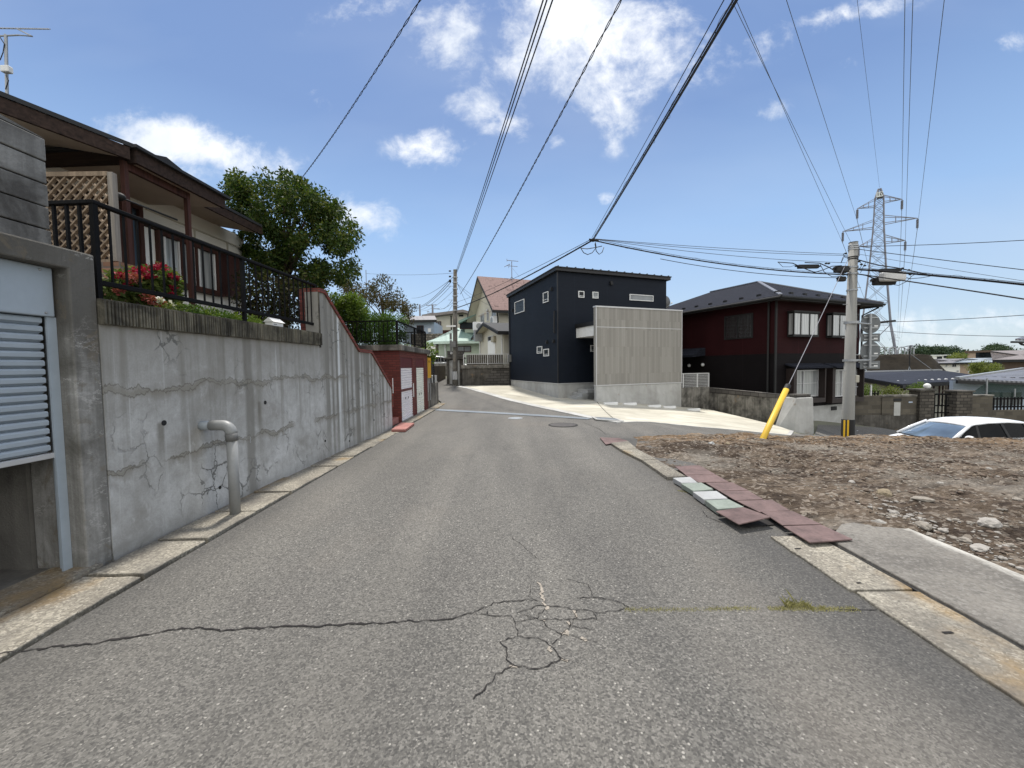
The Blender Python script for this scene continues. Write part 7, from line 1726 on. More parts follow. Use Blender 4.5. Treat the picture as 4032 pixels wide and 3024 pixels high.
for x in (1270, 1330, 1365, 1430, 1500): q = pq(J_(x, 860), 21.83 + 5 * (x - 930) / 610); mb.box((q.x - .05, q.y, q.z - 1.2), (q.x + .05, q.y + .03, q.z + .25))
mb.build('wall_post', 'brownwood', dk)
o = pq(J_(950, 880), 21.4); MB().tube([pq(J_(1000, 850), 21.2), pq(J_(960, 885), 21.6), pq(J_(930, 890), 21.8)], .06, 8).build('downpipe', 'black', dk)
# tiled roof house at the right edge
tl = thing('tiled_roof_house', 'house with ribbed grey tile roof at the right behind the fence', 'house', (0, 0, 0))
e0, e1, r0_, r1_ = pq(J_(1510, 792), 22.5), pq(J_(2500, 838), 22.5), pq(J_(2212, 686), 27.5), pq(J_(2700, 690), 27.5)
tilem = mat('ribbed_tile'); v_ = tilem.coord(); x_, y_, z_ = tilem.sep(v_); fr_2 = tilem.math('FRACT', tilem.math('MULTIPLY', tilem.math('SUBTRACT', x_, tilem.math('MULTIPLY', z_, .0)), 1 / .27)); tri_ = tilem.math('ABSOLUTE', tilem.math('SUBTRACT', fr_2, .5)); rowf = tilem.math('FRACT', tilem.math('MULTIPLY', z_, 1 / .17))
ctl = tilem.mix(tilem.mr(tri_, .1, .5), (.20, .20, .215), (.035, .036, .042)); ctl = tilem.mix(tilem.mr(rowf, .2, 0, 0, .6), ctl, (.03, .03, .035)); fin(tilem, ctl, .4, tilem.bump(tri_, 1, .08), 0, .5)
MB().prism(n2(e0, e1, r1_, r0_), (0, 0, .12)).build('roof', tilem.m, tl)
mb = MB()
for i in range(10): q = pq(J_(1795 + i * 98, 770 + i * 3), 23.5); mb.box((q.x - .12, q.y - .05, q.z), (q.x + .12, q.y + .05, q.z + .12))
mb.build('snow_guard', 'black', tl)
MB().bar(e0 - Vector((0, 0, .08)), e1 - Vector((0, 0, .08)), .12, .2).build('eave_board', 'black', tl); i_ = Vector((0, .9, 0)); lo = Vector((0, 0, -3.2))
MB().prism(n2(e0 + i_ + Vector((.8, 0, -.05)), e1 + i_, e1 + i_ + lo, e0 + i_ + lo + Vector((.8, 0, 0))), (0, .2, 0)).build('wall', 'bluew', tl); MB().bar(e0 + Vector((0, 0, .14)), r0_ + Vector((0, 0, .14)), .2, .12).build('hip_cap', 'galv', tl)
mb = MB()
for x in (1890, 2010, 2120): a = pq(J_(x, 960), 23.3); mb.box((a.x - .25, 23.2, a.z - .5), (a.x + .25, 23.39, a.z + .25))
mb.build('window', 'glassg', tl)
# green net draped between poles before it
ntm = bpy.data.materials.new('green_garden_net'); ntm.use_nodes = True; t = NT(ntm.node_tree); t.n.clear(); d1 = t.new('ShaderNodeBsdfDiffuse'); d1.inputs[0].default_value = (.035, .055, .047, 1); tr_2 = t.new('ShaderNodeBsdfTransparent'); mx_ = t.new('ShaderNodeMixShader'); mx_.inputs[0].default_value = .5; t.l.new(d1.outputs[0], mx_.inputs[1]); t.l.new(tr_2.outputs[0], mx_.inputs[2]); oo = t.new('ShaderNodeOutputMaterial'); t.l.new(mx_.outputs[0], oo.inputs[0])
nt = thing('garden_net', 'dark green garden net hung from a pole before the tiled house', 'net', (0, 0, 0)); a = [pq(J_(*p), 20.6) for p in ((1640, 940), (1740, 870), (1830, 815), (1830, 960))]; b = [pq(J_(*p), 20.6) for p in ((1832, 815), (2000, 835), (2300, 838), (2300, 985), (1832, 962))]
MB().prism(a, (0, .01, 0)).prism(b, (0, .01, 0)).build('netting', ntm, nt)
q = pq(J_(1826, 770), 20.55); MB().tube([q, (q.x, q.y, q.z - 3)], .035, 8).build('pole', 'galv', nt); q = pq(J_(2118, 880), 20.5); MB().tube([q, (q.x, q.y, q.z - 3)], .03, 8).build('pole', 'galv', nt)
# eave of a nearer roof at the frame's edge
q = [pq(J_(*p), 26) for p in ((2085, 392), (2212, 352), (2600, 240), (2600, 392))]; o = thing('tall_house', 'corner of a dark tiled eave at the right edge of the view', 'house', (0, 0, 0)); MB().prism(n2(pq(J_(2120, 375), 26), pq(J_(2215, 345), 28), pq(J_(2700, 240), 30), pq(J_(2700, 395), 26)), (0, 0, .12)).build('roof', tilem.m, o); MB().bar(pq(J_(2083, 390), 26), pq(J_(2700, 400), 26), .14, .12).build('gutter', 'black', o)
MB().tube([pq(J_(2170, 398), 26.1), pq(J_(2190, 415), 26.4), pq(J_(2260, 430), 27)], .07, 8).build('downpipe', 'black', o); a = pq(J_(2290, 430), 27.5); BX((a.x + 7, 27.5, -3), (a.x + 12, 32, a.z)).build('wall', 'cream', o)
# turf mound with pipe hoops on top
def mz(p): return pq(p, 36)
mo = [J_(440, 740), J_(440, 600), J_(470, 530), J_(900, 520), J_(1225, 518), J_(1285, 585), J_(1410, 705), J_(1440, 760)]
md = thing('turf_mound', 'steep brown turf covered mound behind the dark blue roof', 'mound', (0, 36, 0)); P2_ = [w2l(md, mz(p)) for p in mo]
mb = MB(); k = 14
bm = bmesh.new(); n = 46; vs = []
def prof(x):
    """mound height along x, from the traced outline"""
    pts = [(q.x, q.z) for q in P2_[1:]]
    if x <= pts[0][0]: return pts[0][1]
    for (a, za), (b, zb) in zip(pts[:-1], pts[1:]):
        if a <= x <= b: return za + (zb - za) * (x - a) / max(1e-6, b - a)
    return pts[-1][1]
zbot = -4.5; xa_, xb_ = P2_[0].x - 4, P2_[-1].x + .5
for i in range(n + 1):
    x = xa_ + (xb_ - xa_) * i / n; zt = prof(x)
    for j in range(k + 1):
        t_ = j / k; z = zbot + (zt - zbot) * t_; yv = -2.6 * (1 - t_) ** 1.1 + .25 * mnoise.noise(Vector((x * .9, z * 1.6, 0)))
        if j == k: yv += .0
        mb.v.append((x, yv, z + .10 * mnoise.noise(Vector((x * 1.7, z * 2, 5)))))
    mb.v.append((x, 5.0, zt)); mb.v.append((x, 8.0, zbot))
m_ = k + 3
for i in range(n):
    for j in range(m_ - 1): mb.f.append((i * m_ + j, i * m_ + j + 1, (i + 1) * m_ + j + 1, (i + 1) * m_ + j))
mb.build('turf', 'mound', md, True)
for i, (x0, x1) in enumerate(((640, 725), (762, 820), (868, 932), (962, 1032), (1062, 1130))):
    a, b = mz(J_(x0, 520)), mz(J_(x1, 463)); o = thing('pipe_hoop', ('pipe hoop rail on the mound just right of the road signs', 'second pipe hoop rail on the mound from the road signs', 'pipe hoop rail in the middle of the mound top', 'pipe hoop rail in front of the thin antenna on the mound', 'pipe hoop rail at the right end of the mound')[i], 'rail', (a.x, 36.6, a.z - .1), 0, 'pipe hoop rails on the mound')
    w_, h_ = b.x - a.x, b.z - a.z; MB().tube([(0, 0, 0), (0, 0, h_ + .1), (.06, 0, h_ + .25), (.2, 0, h_ + .3), (w_ - .2, 0, h_ + .3), (w_ - .06, 0, h_ + .25), (w_, 0, h_ + .1), (w_, 0, 0)], .055, 7).build('hoop', 'galv', o)
    if i in (2, 3, 4): MB().tube([(w_ * .5, 0, 0), (w_ * .5, 0, h_ + .3)], .03, 6).build('upright', 'galv', o)
q = pq(J_(1015, 690), 29); o = thing('tv_antenna', 'thin television antenna standing on the dark blue roof', 'antenna', (q.x, 29, q.z)); LO = lambda p: w2l(o, pq(p, 29))
MB().tube([(0, 0, 0), LO(J_(1018, 435))], .035, 7).build('mast', 'black', o); MB().tube([LO(J_(985, 432)), LO(J_(1070, 430))], .025, 6).build('boom', 'steel', o); MB().tube([LO(J_(950, 450)), LO(J_(1050, 500))], .02, 6).build('boom', 'steel', o)
for x in (990, 1005, 1040, 1058): MB().tube([LO(J_(x, 425)) + Vector((0, -.3, 0)), LO(J_(x, 440)) + Vector((0, .3, 0))], .015, 5).build('element', 'steel', o)
MB().tube([LO(J_(1018, 510)), LO(J_(1385, 780))], .02, 5).build('guy_wire', 'galv', o); MB().tube([LO(J_(1015, 640)), LO(J_(1000, 700))], .02, 5).build('leg', 'palelid', o); MB().tube([LO(J_(1015, 640)), LO(J_(1030, 700))], .02, 5).build('leg', 'palelid', o)
q = pq(J_(565, 700), 33); o = thing('ladder', 'metal ladder leaning on the turf mound below the signs', 'ladder', (q.x, 33, q.z)); w_ = pq(J_(605, 700), 33).x - pq(J_(525, 700), 33).x
for s in (-.5, .5): MB().bar((s * w_, 0, -.6), (s * w_, .9, .9), .06, .06).build('rail', 'palelid', o)
for i in range(5): MB().tube([(-w_ / 2, i * .2, -.4 + i * .3), (w_ / 2, i * .2, -.4 + i * .3)], .025, 6).build('rung', 'palelid', o)
# distant town
def faced(p0, p1, y):
    """corner, heading and width of a distant front that squarely faces the lane"""
    a = pq(p0, y); n = Vector((a.x, a.y, 0)).normalized(); b = hit(p1, a, n); d = b - a
    return a, math.atan2(d.y, d.x), math.hypot(d.x, d.y), b
def block_house(name, label, y, p0, p1, wall, roof, roofp, windows=()):
    a, rz, W_, b = faced(p0, p1, y); o = thing(name, label, 'house', (a.x, a.y, 0), rz)
    BX((0, 0, -12), (W_, 9, a.z)).build('wall', wall, o); rt = lhit(o, roofp, 'y', 4.5).z
    hip(MB(), -.8, W_ + .8, -.8, 9.8, a.z, rt, .2).build('roof', roof, o); BX((-.8, -.84, a.z - .15), (W_ + .8, -.801, a.z + .2)).build('fascia', 'black', o)
    for w0, w1 in windows: window(o, 'y0', 0, rct(o, 'y0', 0, w0, w1), 'alum', 'glassd', .08, .06, (.5,))
    return o
block_house('white_house', 'distant white house with grey roof right of the turf mound', 85, R_(480, 938), R_(925, 1120), 'white', 'greyroof', R_(700, 850), ((R_(630, 945), R_(665, 1003)), (R_(760, 940), R_(850, 1000)), (R_(850, 1068), R_(900, 1098))))
o = block_house('brown_house', 'distant reddish brown house with pale hipped roof in the town', 72, R_(925, 928), R_(1720, 1130), 'tanw', 'slateroof', R_(1300, 840), ((R_(1080, 940), R_(1110, 990)), (R_(1080, 1075), R_(1112, 1120))))
block_house('brown_panel_house', 'house with brown panelled side and ribbed brown roof in the town', 52, R_(1770, 880), R_(2500, 1120), 'brownw', 'brownroof', R_(2100, 690))
a, rz, W_, b = faced(R_(1070, 800), R_(1500, 800), 210); o = thing('apartment_block', 'distant flat roofed tan apartment block on the hill', 'building', (a.x, a.y, 0), rz); zt = lhit(o, R_(1200, 708), 'y', 0).z
BX((0, 0, -14), (W_, 14, zt)).build('wall', 'tanw', o); BX((-1, -1, zt), (W_ + 1, 15, zt + 1)).build('roof', 'brownw', o)
for x0, y0 in ((1240, 740), (1320, 740), (1240, 795), (1320, 795)): q = lhit(o, R_(x0, y0), 'y', 0); BX((q.x, -.15, q.z - 1.2), (q.x + 5, -.01, q.z + 1.2)).build('window', 'glassd', o)
BX((0, -2, zt - 9), (W_ * .18, -.01, zt - 6)).build('balcony', 'pinkw', o)
a, rz, W_, b = faced(R_(360, 800), R_(755, 800), 170); o = thing('long_white_building', 'long low white building below the distant dark trees', 'building', (a.x, a.y, 0), rz); zt = lhit(o, R_(500, 772), 'y', 0).z; BX((0, 0, -14), (W_, 10, zt)).build('wall', 'white', o)
for x0, x1, yy in ((455, 560, 812), (590, 690, 795)): q, q2 = lhit(o, R_(x0, yy), 'y', 0), lhit(o, R_(x1, yy), 'y', 0); BX((q.x, -.1, q.z - .5), (q2.x, -.01, q.z + .5)).build('window', 'glassd', o)
BX((-.5, -.5, zt), (W_ + .5, 10.5, zt + .4)).build('roof', 'whitep', o)
# conifer in front of the brown house, wooded hills behind the town
def px_tree(name, label, y, ol, n, rad, size, lm, per, base_drop, group=None, flat=0., trunk=.2):
    xs_ = [p[0] for p in ol]; ys_ = [p[1] for p in ol]; sp = []
    while len(sp) < n:
        x, yv = random.uniform(min(xs_), max(xs_)), random.uniform(min(ys_), max(ys_))
        if inside(ol, x, yv): sp.append((pq((x, yv), y + random.uniform(-1, 1) * y * .03), rad * random.uniform(.7, 1.3)))
    c = sum((q for q, r in sp), Vector()) / n; return tree(name, label, (c.x, y, c.z - base_drop), 0, sp, size, lm, per, group=group, trunk_r=trunk, flat=flat, limbs=8)
px_tree('conifer', 'layered yellow green garden conifer before the distant brown house', 48, [R_(*p) for p in ((1130, 960), (1400, 930), (1640, 940), (1700, 1020), (1740, 1120), (1300, 1180), (1180, 1110), (1120, 1040))], 60, .42, .16, 'leafy', 130, 3, flat=.6)
WD = 240
for i, (ol, lb) in enumerate((([(10, 680), (60, 635), (150, 630), (220, 690), (220, 780), (20, 790)], 'distant round tree directly behind the mound top'), ([(220, 690), (300, 645), (390, 660), (400, 780), (230, 790)], 'distant tree in the dark row next to the mound'), ([(390, 700), (450, 645), (560, 650), (600, 720), (600, 800), (400, 800)], 'distant tree behind the long white building'), ([(590, 680), (690, 640), (760, 680), (760, 810), (600, 810)], 'distant tree above the right end of the long white building'), ([(750, 690), (830, 632), (905, 680), (920, 740), (980, 760), (980, 820), (760, 820)], 'distant spreading tree left of the tan apartment block'), ([(900, 730), (1000, 720), (1070, 760), (1070, 830), (900, 830)], 'distant low tree touching the tan apartment block'))):
    px_tree('distant_tree', lb, WD + i * 4, [R_(*p) for p in ol], 26, 2.6, 1.1, 'leaff', 110, 8, 'distant trees behind the town', trunk=.5)
px_tree('distant_tree', 'rounded wooded hilltop tree mass right of the tan apartment block', 260, [R_(*p) for p in ((1390, 690), (1480, 650), (1600, 622), (1740, 632), (1890, 655), (1850, 720), (1700, 800), (1520, 810), (1540, 720))], 60, 3.2, 1.2, 'leaff', 110, 8, 'distant trees behind the town', trunk=.5)
px_tree('distant_tree', 'light green distant tree before the dark row in the town', 160, [R_(*p) for p in ((760, 800), (880, 785), (975, 790), (975, 835), (780, 835))], 16, 1.6, .7, 'leafy', 100, 4, 'distant trees behind the town', trunk=.3)
bk = MB(); V_0 = [(-1, 0), (1, 0)]
sp = [(pq((x, 1398 + 14 * mnoise.noise(Vector((x * .01, 0, 0)))), 420) + Vector((0, random.uniform(-20, 20), random.uniform(-10, 1))), random.uniform(5, 9)) for x in np.linspace(3400, 4600, 90)]
o = leaves('wood', [tuple(q) for q, r in sp], [r for q, r in sp], 130, 2.4, 'leaff'); tag(o, kind='stuff')
# ---------------------------------------------------------------- pylon
PYD = 62.0
py0 = atY(I_(665, 1659), PYD)
pyl = thing('pylon', 'steel lattice transmission pylon numbered 10 at the right', 'pylon', (py0.x, PYD, -6))
LP = lambda p, dy=0: w2l(pyl, atY(p, PYD + dy))
ROTP = -.733
tip, neck = LP(I_(700, 235)), LP(I_(700, 345))
def half(z):
    """half width of the body at height z"""
    pts = [(LP(I_(700, 1659)).z - 12, 4.6), (LP(I_(650, 1659)).z, abs(LP(I_(805, 1659)).x - LP(I_(512, 1659)).x) / 2), (LP(I_(660, 1050)).z, abs(LP(I_(762, 1050)).x - LP(I_(592, 1050)).x) / 2), (LP(I_(690, 640)).z, abs(LP(I_(742, 640)).x - LP(I_(632, 640)).x) / 2), (LP(I_(697, 350)).z, abs(LP(I_(742, 350)).x - LP(I_(650, 350)).x) / 2), (tip.z, .12)]
    for (a, wa_), (b, wb_) in zip(pts[:-1], pts[1:]):
        if z <= b: return wa_ + (wb_ - wa_) * (z - a) / (b - a)
    return .1
HS = .74
def corner(z, i):
    a = ROTP + pi / 4 + i * pi / 2; h = half(z) * 1.414 * HS; cx = tip.x * (z / tip.z); return Vector((cx + h * cos(a), h * sin(a), z))
zs_ = [0]; z = 0
while zs_[-1] < tip.z - 1.4: zs_.append(zs_[-1] + max(1.15, half(zs_[-1]) * 1.6))
zs_.append(tip.z - .2)
mbL, mbB = MB(), MB()
for i in range(4):
    for a, b in zip(zs_[:-1], zs_[1:]):
        mbL.bar(corner(a, i), corner(b, i), .13, .13); j = (i + 1) % 4
        mbB.bar(corner(a, i), corner(b, j), .05, .05); mbB.bar(corner(a, j), corner(b, i), .05, .05); mbB.bar(corner(b, i), corner(b, j), .045, .045)
mbL.build('corner_leg', 'steel', pyl); mbB.build('bracing', 'steel', pyl)
ARM = {}
for nm, side, tp2, y0, y1 in (('upper left', -1, I_(468, 455), 350, 425), ('upper right', 1, I_(936, 358), 330, 400), ('middle left', -1, I_(316, 695), 570, 650), ('middle right', 1, I_(1098, 556), 545, 625), ('lower left', -1, I_(482, 850), 770, 845), ('lower right', 1, I_(970, 790), 750, 825)):
    q = LP(tp2, 3.0 * side * -1 * 0); t_ = Vector((q.x, 0, q.z)); za, zb_ = LP(I_(690, y0)).z, LP(I_(690, y1)).z; mb = MB()
    ids = (0, 3) if side > 0 else (1, 2)
    for i in ids: mb.bar(corner(za, i), t_, .075, .075); mb.bar(corner(zb_, i), t_, .085, .085)
    for f_ in (.35, .65):
        for i in ids: mb.bar(corner(za, i).lerp(t_, f_), corner(zb_, i).lerp(t_, f_), .05, .05)
        mb.bar(corner(zb_, ids[0]).lerp(t_, f_), corner(zb_, ids[1]).lerp(t_, f_), .05, .05)
    mb.build('crossarm', 'steel', pyl)
    mb = MB(); L_ = LP(I_(470, 455)).z - LP(I_(470, 575)).z
    for i in range(12): mb.tube([t_ - Vector((0, 0, .2 + i * (L_ - .4) / 12)), t_ - Vector((0, 0, .2 + (i + .45) * (L_ - .4) / 12))], .16, 8)
    mb.tube([t_, t_ - Vector((0, 0, L_))], .05, 6); mb.build('insulator_string', 'steel', pyl); ARM[nm] = l2w(pyl, t_ - Vector((0, 0, L_)))
ARM['top'] = l2w(pyl, tip)
def faceplate(name, material, p, w_, h_, off):
    c = LP(p) + Vector((-.67, -.742, 0)) * off; o = BX((-w_ / 2, -.02, -h_ / 2), (w_ / 2, .02, h_ / 2)).build(name, material, pyl); o.location = c; o.rotation_euler = (0, 0, ROTP); return c
pc = faceplate('number_plate', P('plate_white', (.66, .68, .66), .5), I_(700, 326), .74, .74, .95)
tc = bpy.data.curves.new('number', 'FONT'); tc.body = '10'; tc.size = .72; tc.extrude = .01; tc.align_x = 'CENTER'; tc.align_y = 'CENTER'
to = bpy.data.objects.new('number_text', tc); COL.objects.link(to); dg_ = bpy.context.evaluated_depsgraph_get(); me = bpy.data.meshes.new_from_object(to.evaluated_get(dg_)); bpy.data.objects.remove(to)
to = bpy.data.objects.new('number', me); COL.objects.link(to); to.parent = pyl; me.materials.clear(); me.materials.append(MAT['black']); to.location = pc + Vector((-.67, -.742, 0)) * .05; to.rotation_euler = (pi / 2, 0, ROTP)
faceplate('lower_plate', 'black', I_(700, 362), .62, .28, .95)
# second pylon far away: a copy of the first
fp = pyl.copy(); COL.objects.link(fp); fp.name = 'pylon.001'; fq, fb2 = atY(J_(857, 300), 620), atY(J_(857, 510), 620); ks = (fq.z - fb2.z + 14) / tip.z
fp.location = (fq.x - tip.x * ks, 620, fq.z - tip.z * ks); fp.scale = (ks,) * 3; fp['label'] = 'tiny far away pylon in the haze behind the pipe hoops'
for chd in list(pyl.children):
    if chd.name.split('.')[0] in ('corner_leg', 'bracing', 'crossarm', 'insulator_string'): c = chd.copy(); COL.objects.link(c); c.parent = fp
FARM = {k: Vector(fp.location) + (v - Vector(pyl.location)) * ks for k, v in ARM.items()}
# ================================================================== OVERHEAD CABLES
def sagged(A, B, sag, n=28):
    A, B = Vector(A), Vector(B); return [A.lerp(B, k / n) - Vector((0, 0, 4 * sag * (k / n) * (1 - k / n))) for k in range(n + 1)]
def cable(label, A, B, sag, r, material='cable', group=None, twist=0., n=28, beyond=0., extra=None):
    """one hanging cable; beyond stretches it past A so that it runs on outside the frame"""
    A, B = Vector(A), Vector(B)
    if beyond: A = A + (A - B) * beyond
    pts = sagged(A, B, sag, n); o = thing('overhead_cable', label, 'cable', tuple(B), 0, group); pts = [p - B for p in pts]
    if twist:
        fine = []
        for i in range(len(pts) - 1):
            for k in range(14): fine.append(pts[i].lerp(pts[i + 1], k / 14))
        d = (pts[-1] - pts[0]).normalized(); s = d.cross(Vector((0, 0, 1))).normalized(); u = s.cross(d); L_ = (pts[-1] - pts[0]).length
        for ph, nm in ((0, 'strand'), (pi, 'strand')):
            MB().tube([p + (s * cos(ph + 2 * pi * i / len(fine) * L_ / twist) + u * sin(ph + 2 * pi * i / len(fine) * L_ / twist)) * r * .9 for i, p in enumerate(fine)], r * .62, 4).build(nm, material, o)
    else: MB().tube(pts, r, 6).build('line', material, o)
    if extra:                                      # lashed bundle: messenger above and open wire loops
        d = (pts[-1] - pts[0]).normalized(); s = d.cross(Vector((0, 0, 1))).normalized(); L_ = (pts[-1] - pts[0]).length
        MB().tube([p + Vector((0, 0, r * 2.4)) + s * r for p in pts], r * .35, 5).build('messenger', material, o); MB().tube([p + Vector((0, 0, r * 1.0)) - s * r * 1.2 for p in pts], r * .55, 5).build('second_line', material, o)
        hp = []; m_ = int(L_ * 26)
        for i in range(m_ + 1):
            k = i / m_ * n; j = min(int(k), n - 1); p = pts[j].lerp(pts[j + 1], k - j); a = i * 2 * pi / 14; rr_ = r * (2.0 + .9 * math.sin(i * .37) + .5 * math.sin(i * .11)); hp.append(p + s * rr_ * cos(a) * .8 + Vector((0, 0, r * 1.1 + rr_ * sin(a) * .8)))
        MB().tube(hp, r * .16, 3, False).build('lashing_wire', material, o)
    return o
opT = lambda p, dx=0: atY(p, lp.y)
cable('twisted service wire from the top edge down into the broadleaf tree', atY(S_(918, -35), 4.0), atY(S_(646, 392), 9.4), .12, .008, twist=.4, beyond=.25)
g4 = 'bundle of thin wires running from the old pole over the lane'
for x, q, lb in ((1169, E_(868, 290), 'leftmost of the thin wires running from the old pole top over the lane'), (1177, E_(880, 300), 'middle thin wire running from the old pole top over the lane'), (1189, E_(884, 318), 'rightmost of the thin wires running from the old pole top over the lane')):
    cable(lb, atY(S_(x, 0), 5.0), opT(q), .10, .010, group=g4, beyond=.3)
cable('thick twisted cable from the top edge to the upper part of the old pole', atY(S_(1323, 0), 5.2), opT(E_(935, 705)), .28, .012, twist=.5, beyond=.3)
J0 = atY(S_(1281, 519), 10.0)
cable('heavy black cable bundle from the top edge to the mid air cable joint', atY(S_(1584, 0), 3.4), J0, .05, .015, beyond=.5, extra=True)
cable('thin wire running just left of the heavy black cable bundle', atY(S_(1560, 0), 3.5), J0 + Vector((-.03, 0, .06)), .03, .005, beyond=.5)
jt = thing('cable_joint', 'black mid air cable joint where the cable bundles branch', 'cable joint', tuple(J0))
MB().ball((0, 0, 0), .05, 8, 6, (1.4, 1, .8)).build('clamp', 'black', jt); MB().tube([(-.10, 0, .02), (.14, 0, -.02)], .028, 8).build('sleeve', 'black', jt)
for ps in ([G_(745, 60), G_(770, 100), G_(805, 116), G_(845, 100), G_(880, 55), G_(872, 8)], [G_(868, 20), G_(880, 85), G_(905, 114), G_(932, 95), G_(946, 52)], [G_(745, 60), G_(800, 66), G_(870, 55), G_(930, 42)]):
    MB().tube([atY(p, 10.05) - J0 for p in ps], .010, 6).build('drip_loop', 'cable', jt, True)
cable('cable bundle from the mid air joint down to the old pole behind the navy house', J0, opT(E_(888, 938)), .15, .013, extra=True)
cable('thin wire above the cable bundle between the mid air joint and the old pole', J0 + Vector((0, 0, .05)), opT(E_(880, 838)), .12, .007)
RPp = lambda p, dy=0: atY(p, PY + dy)
cable('heavy cable bundle from the mid air joint to the pale pole', J0, RPp(H_(1530, 170)), .16, .015, extra=True)
gq_ = 'thin wires from the mid air joint to the pale pole'
for p, s, lb in ((H_(1525, 2), .04, 'uppermost thin wire from the mid air joint to the pale pole'), (H_(1525, 12), .08, 'second thin wire from the mid air joint to the pale pole'), (H_(1525, 72), .10, 'third thin wire from the mid air joint to the pale pole')):
    cable(lb, J0 + Vector((0, 0, .04)), RPp(p), s, .006, 'wire', gq_)
cable('single slack wire crossing above the maroon roof to the pale pole', atY(H_(0, 40), 10.5), RPp(H_(1520, 195)), .12, .008, 'cable')
# closures at the pale pole
def closure(label, p0, p1, y, material, tail=True, cat='splice box'):
    a, b = atY(p0, y), atY(p1, y); o = thing('splice_box', label, cat, tuple((a + b) / 2), 0); w_, h_ = abs(b.x - a.x) / 2, abs(b.z - a.z) / 2
    MB().hexa([(-w_, -h_ * .8, -h_), (w_, -h_ * .8, -h_), (w_, h_ * .8, -h_), (-w_, h_ * .8, -h_), (-w_, -h_ * .8, h_), (w_, -h_ * .8, h_), (w_, h_ * .8, h_), (-w_, h_ * .8, h_)]).build('housing', material, o, bevel=h_ * .35)
    if tail:
        MB().tube([(-w_ * 1.25, 0, h_ * .3), (-w_ * .99, 0, h_ * .2)], h_ * .4, 8).build('end_seal', 'black', o); MB().tube([(w_ * .99, 0, 0), (w_ * 1.2, 0, h_ * .2)], h_ * .4, 8).build('end_seal', 'black', o)
    return o
closure('long flat black splice box on the cable left of the pale pole', H_(1122, 88), H_(1290, 118), PY - .1, 'black'); closure('black splice box touching the left side of the pale pole', H_(1425, 100), H_(1532, 152), PY - .1, 'black')
closure('small black box hanging just under the cables left of the pale pole', I_(262, 1168), I_(338, 1218), PY - .1, 'black'); o = closure('white metal equipment box on the cables right of the pale pole', I_(716, 1122), I_(952, 1212), PY - .3, 'whitemetal', False, 'equipment box')
q = closure('dark splice box directly under the white equipment box', I_(640, 1178), I_(852, 1255), PY - .15, 'black'); closure('slim dark splice box above the white equipment box', I_(700, 1085), I_(910, 1122), PY - .05, 'black')
# cables to the right of the pale pole
def right(label, p0, p1, r, sag=.1, y1=7.0, material='cable', y0=PY, ex=None, group=None):
    cable(label, atY(p1, y1), atY(p0, y0), sag, r, material, group, beyond=.6, extra=ex)
right('heavy lashed cable bundle running right from the pale pole', I_(470, 1095), I_(2212, 1278), .019, -.05, 8.5, ex=True); right('lower thick black cable running right from the dark splice box', I_(470, 1140), I_(2212, 1412), .017, -.02, 8.5)
right('upper single wire rising to the right from the pale pole top', I_(475, 852), I_(2212, 760), .008, .06, 9.0); right('wire sloping down right from the pale pole top', I_(475, 880), I_(2212, 1088), .009, .02, 9); right('fainter wire sloping down right below the pole top', I_(470, 930), I_(2212, 1205), .005, .02, 9, 'wire')
right('wire from the road signs rising slightly to the right edge', J_(700, 182), J_(2212, 85), .009, .06, 10, y0=13); o = thing('wire_clamp', 'black wire clamp on the line beside the upper round sign', 'clamp', tuple(atY(J_(800, 175), 12.8))); a, b = atY(J_(705, 185), 12.8) - Vector(o.location), atY(J_(862, 168), 12.8) - Vector(o.location); MB().tube([a, b], .035, 8).build('sleeve', 'black', o)
right('nearly level wire pair low over the town at the right', J_(690, 270), J_(2212, 297), .009, .10, 11, 'wire', y0=14)
# loops of slack cable round the pole head
sl_o = thing('slack_cable', 'loops of slack black cable hanging round the head of the pale pole', 'cable', tuple(RPp(I_(400, 1100))))
for ps, r in (([H_(960, 66), H_(1080, 75), H_(1180, 120), H_(1260, 150), H_(1330, 130), H_(1400, 100), H_(1480, 95)], .012), ([H_(1180, 70), H_(1300, 75), H_(1380, 110), H_(1440, 150), H_(1530, 170)], .013), ([H_(1305, 85), H_(1340, 150), H_(1400, 185), H_(1480, 180), H_(1530, 165)], .008), ([H_(960, 66), H_(1000, 105), H_(1060, 105), H_(1100, 92), H_(1125, 100)], .006), ([H_(1475, 75), H_(1490, 30), H_(1500, 15), H_(1530, 25)], .007),
              ([I_(470, 990), I_(580, 1020), I_(700, 1050), I_(880, 1075), I_(1000, 1100), I_(1190, 1140)], .014), ([I_(470, 1095), I_(600, 1100), I_(720, 1095)], .018), ([I_(480, 1000), I_(520, 1040), I_(480, 1100)], .007), ([I_(560, 1010), I_(520, 1080), I_(500, 1130)], .006), ([I_(950, 1170), I_(1020, 1190), I_(1140, 1180), I_(1300, 1150)], .009), ([I_(840, 1250), I_(900, 1260), I_(980, 1220), I_(1040, 1160), I_(1100, 1130)], .008), ([I_(470, 1140), I_(560, 1155), I_(650, 1190)], .014), ([I_(320, 925), I_(330, 960), I_(365, 975)], .007), ([I_(330, 960), I_(300, 1020)], .005)):
    MB().tube([RPp(p, -.18) - Vector(sl_o.location) for p in ps], r, 6).build('loop', 'cable', sl_o, True)
for p in (I_(345, 925), I_(140, 1030), I_(168, 1030), I_(485, 1010), I_(510, 1040), I_(545, 1052), I_(1005, 1098), I_(940, 1080), I_(1020, 1145)):
    q = RPp(p, -.18) - Vector(sl_o.location); MB().ball(q, .03, 8, 6, (1.3, 1, .8)).build('clip', 'black', sl_o)
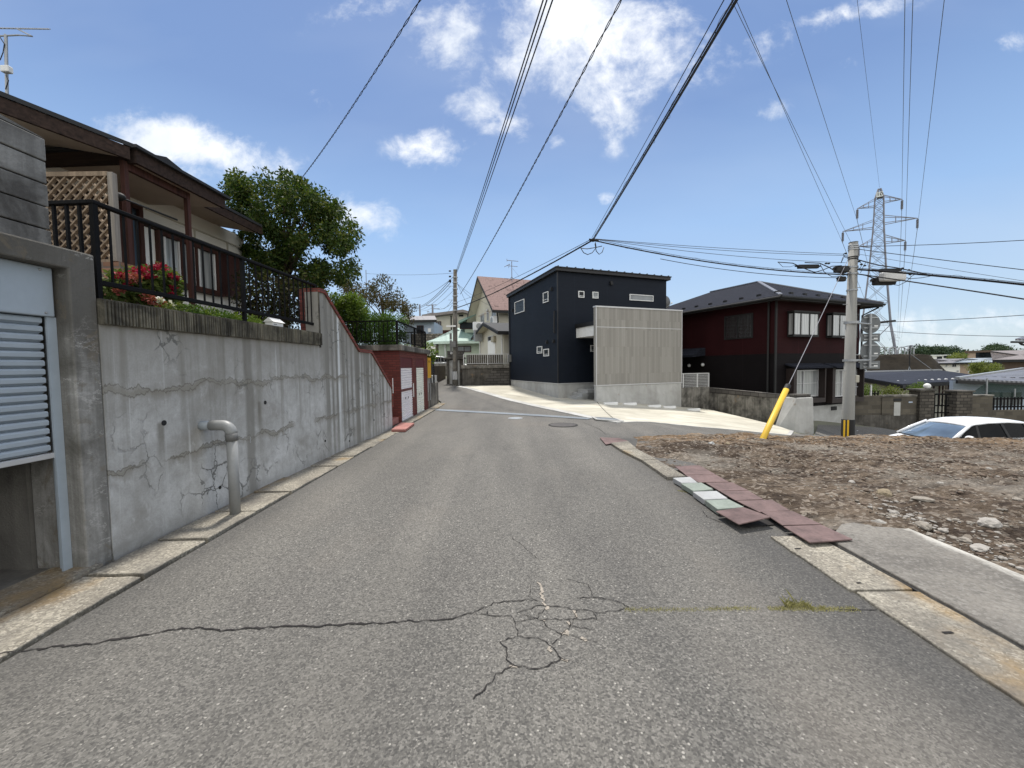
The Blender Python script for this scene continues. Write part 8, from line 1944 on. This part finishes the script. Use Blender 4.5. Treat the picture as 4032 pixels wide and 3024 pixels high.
# cables left of the old pole
gl_ = 'wires fanning left from the old pole'
for p0, p1, y1, r, lb in ((E_(822, 332), E_(-700, 340), 26, .008, 'long level wire from the old pole top running left behind the trees'), (E_(815, 405), E_(90, 768), 40, .012, 'uppermost sloping wire from the old pole down to the left'), (E_(740, 480), E_(140, 940), 40, .018, 'thick sloping wire from the old pole to the thin distant pole'), (E_(770, 500), E_(130, 965), 41, .018, 'second thick sloping wire from the old pole to the left'), (E_(775, 555), E_(180, 985), 42, .012, 'third sloping wire from the old pole to the left'), (E_(820, 635), E_(250, 990), 44, .010, 'thin sloping wire from the middle of the old pole to the left'), (E_(800, 800), E_(590, 930), 58, .014, 'wire from the old pole to the distant dark pole'), (E_(810, 850), E_(480, 930), 58, .010, 'flat wire from the old pole towards the distant pole'), (E_(795, 895), E_(620, 1020), 58, .010, 'lowest wire from the old pole towards the distant houses')):
    cable(lb, atY(p1, y1), opT(p0), .35 if y1 > 30 else .1, r, 'wire', gl_)
cable('service wire from the old pole to the cream house eave', atY(E_(1215, 805), 34), opT(E_(890, 525)), .15, .010, 'wire'); cable('service wire from the old pole to the green house roof', atY(E_(1150, 1030), 35), opT(E_(900, 540)), .12, .010, 'wire'); cable('service wire along the gable of the cream house', atY(E_(1560, 945), 29.8), opT(E_(890, 520)), .15, .008, 'wire')
# high voltage lines: from beyond the camera to the pylon, then on to the far pylon
hv = 'high voltage lines'
for nm, px_, d in (('lower left', (1580, -10), 24), ('middle left', (1590, -10), 24), ('upper left', (1702, 0), 24), ('top', (1853, 0), 26), ('upper right', (1955, 0), 24), ('lower right', (1972, 0), 24), ('middle right', (2039, 0), 24)):
    Ap = atY(S_(*px_), d); B = ARM[nm]
    cable('high voltage line overhead to the pylon tip' if nm == 'top' else 'high voltage line overhead to the %s arm of the pylon' % nm, Ap, B, .25, .017 if nm != 'top' else .011, 'wire', hv, beyond=1.2)
    if nm in ('upper right', 'lower right', 'middle right', 'middle left', 'upper left'): cable('high voltage line from the %s arm of the pylon to the far pylon' % nm, FARM[nm], B, 9.0, .030, 'wire', hv, n=40)
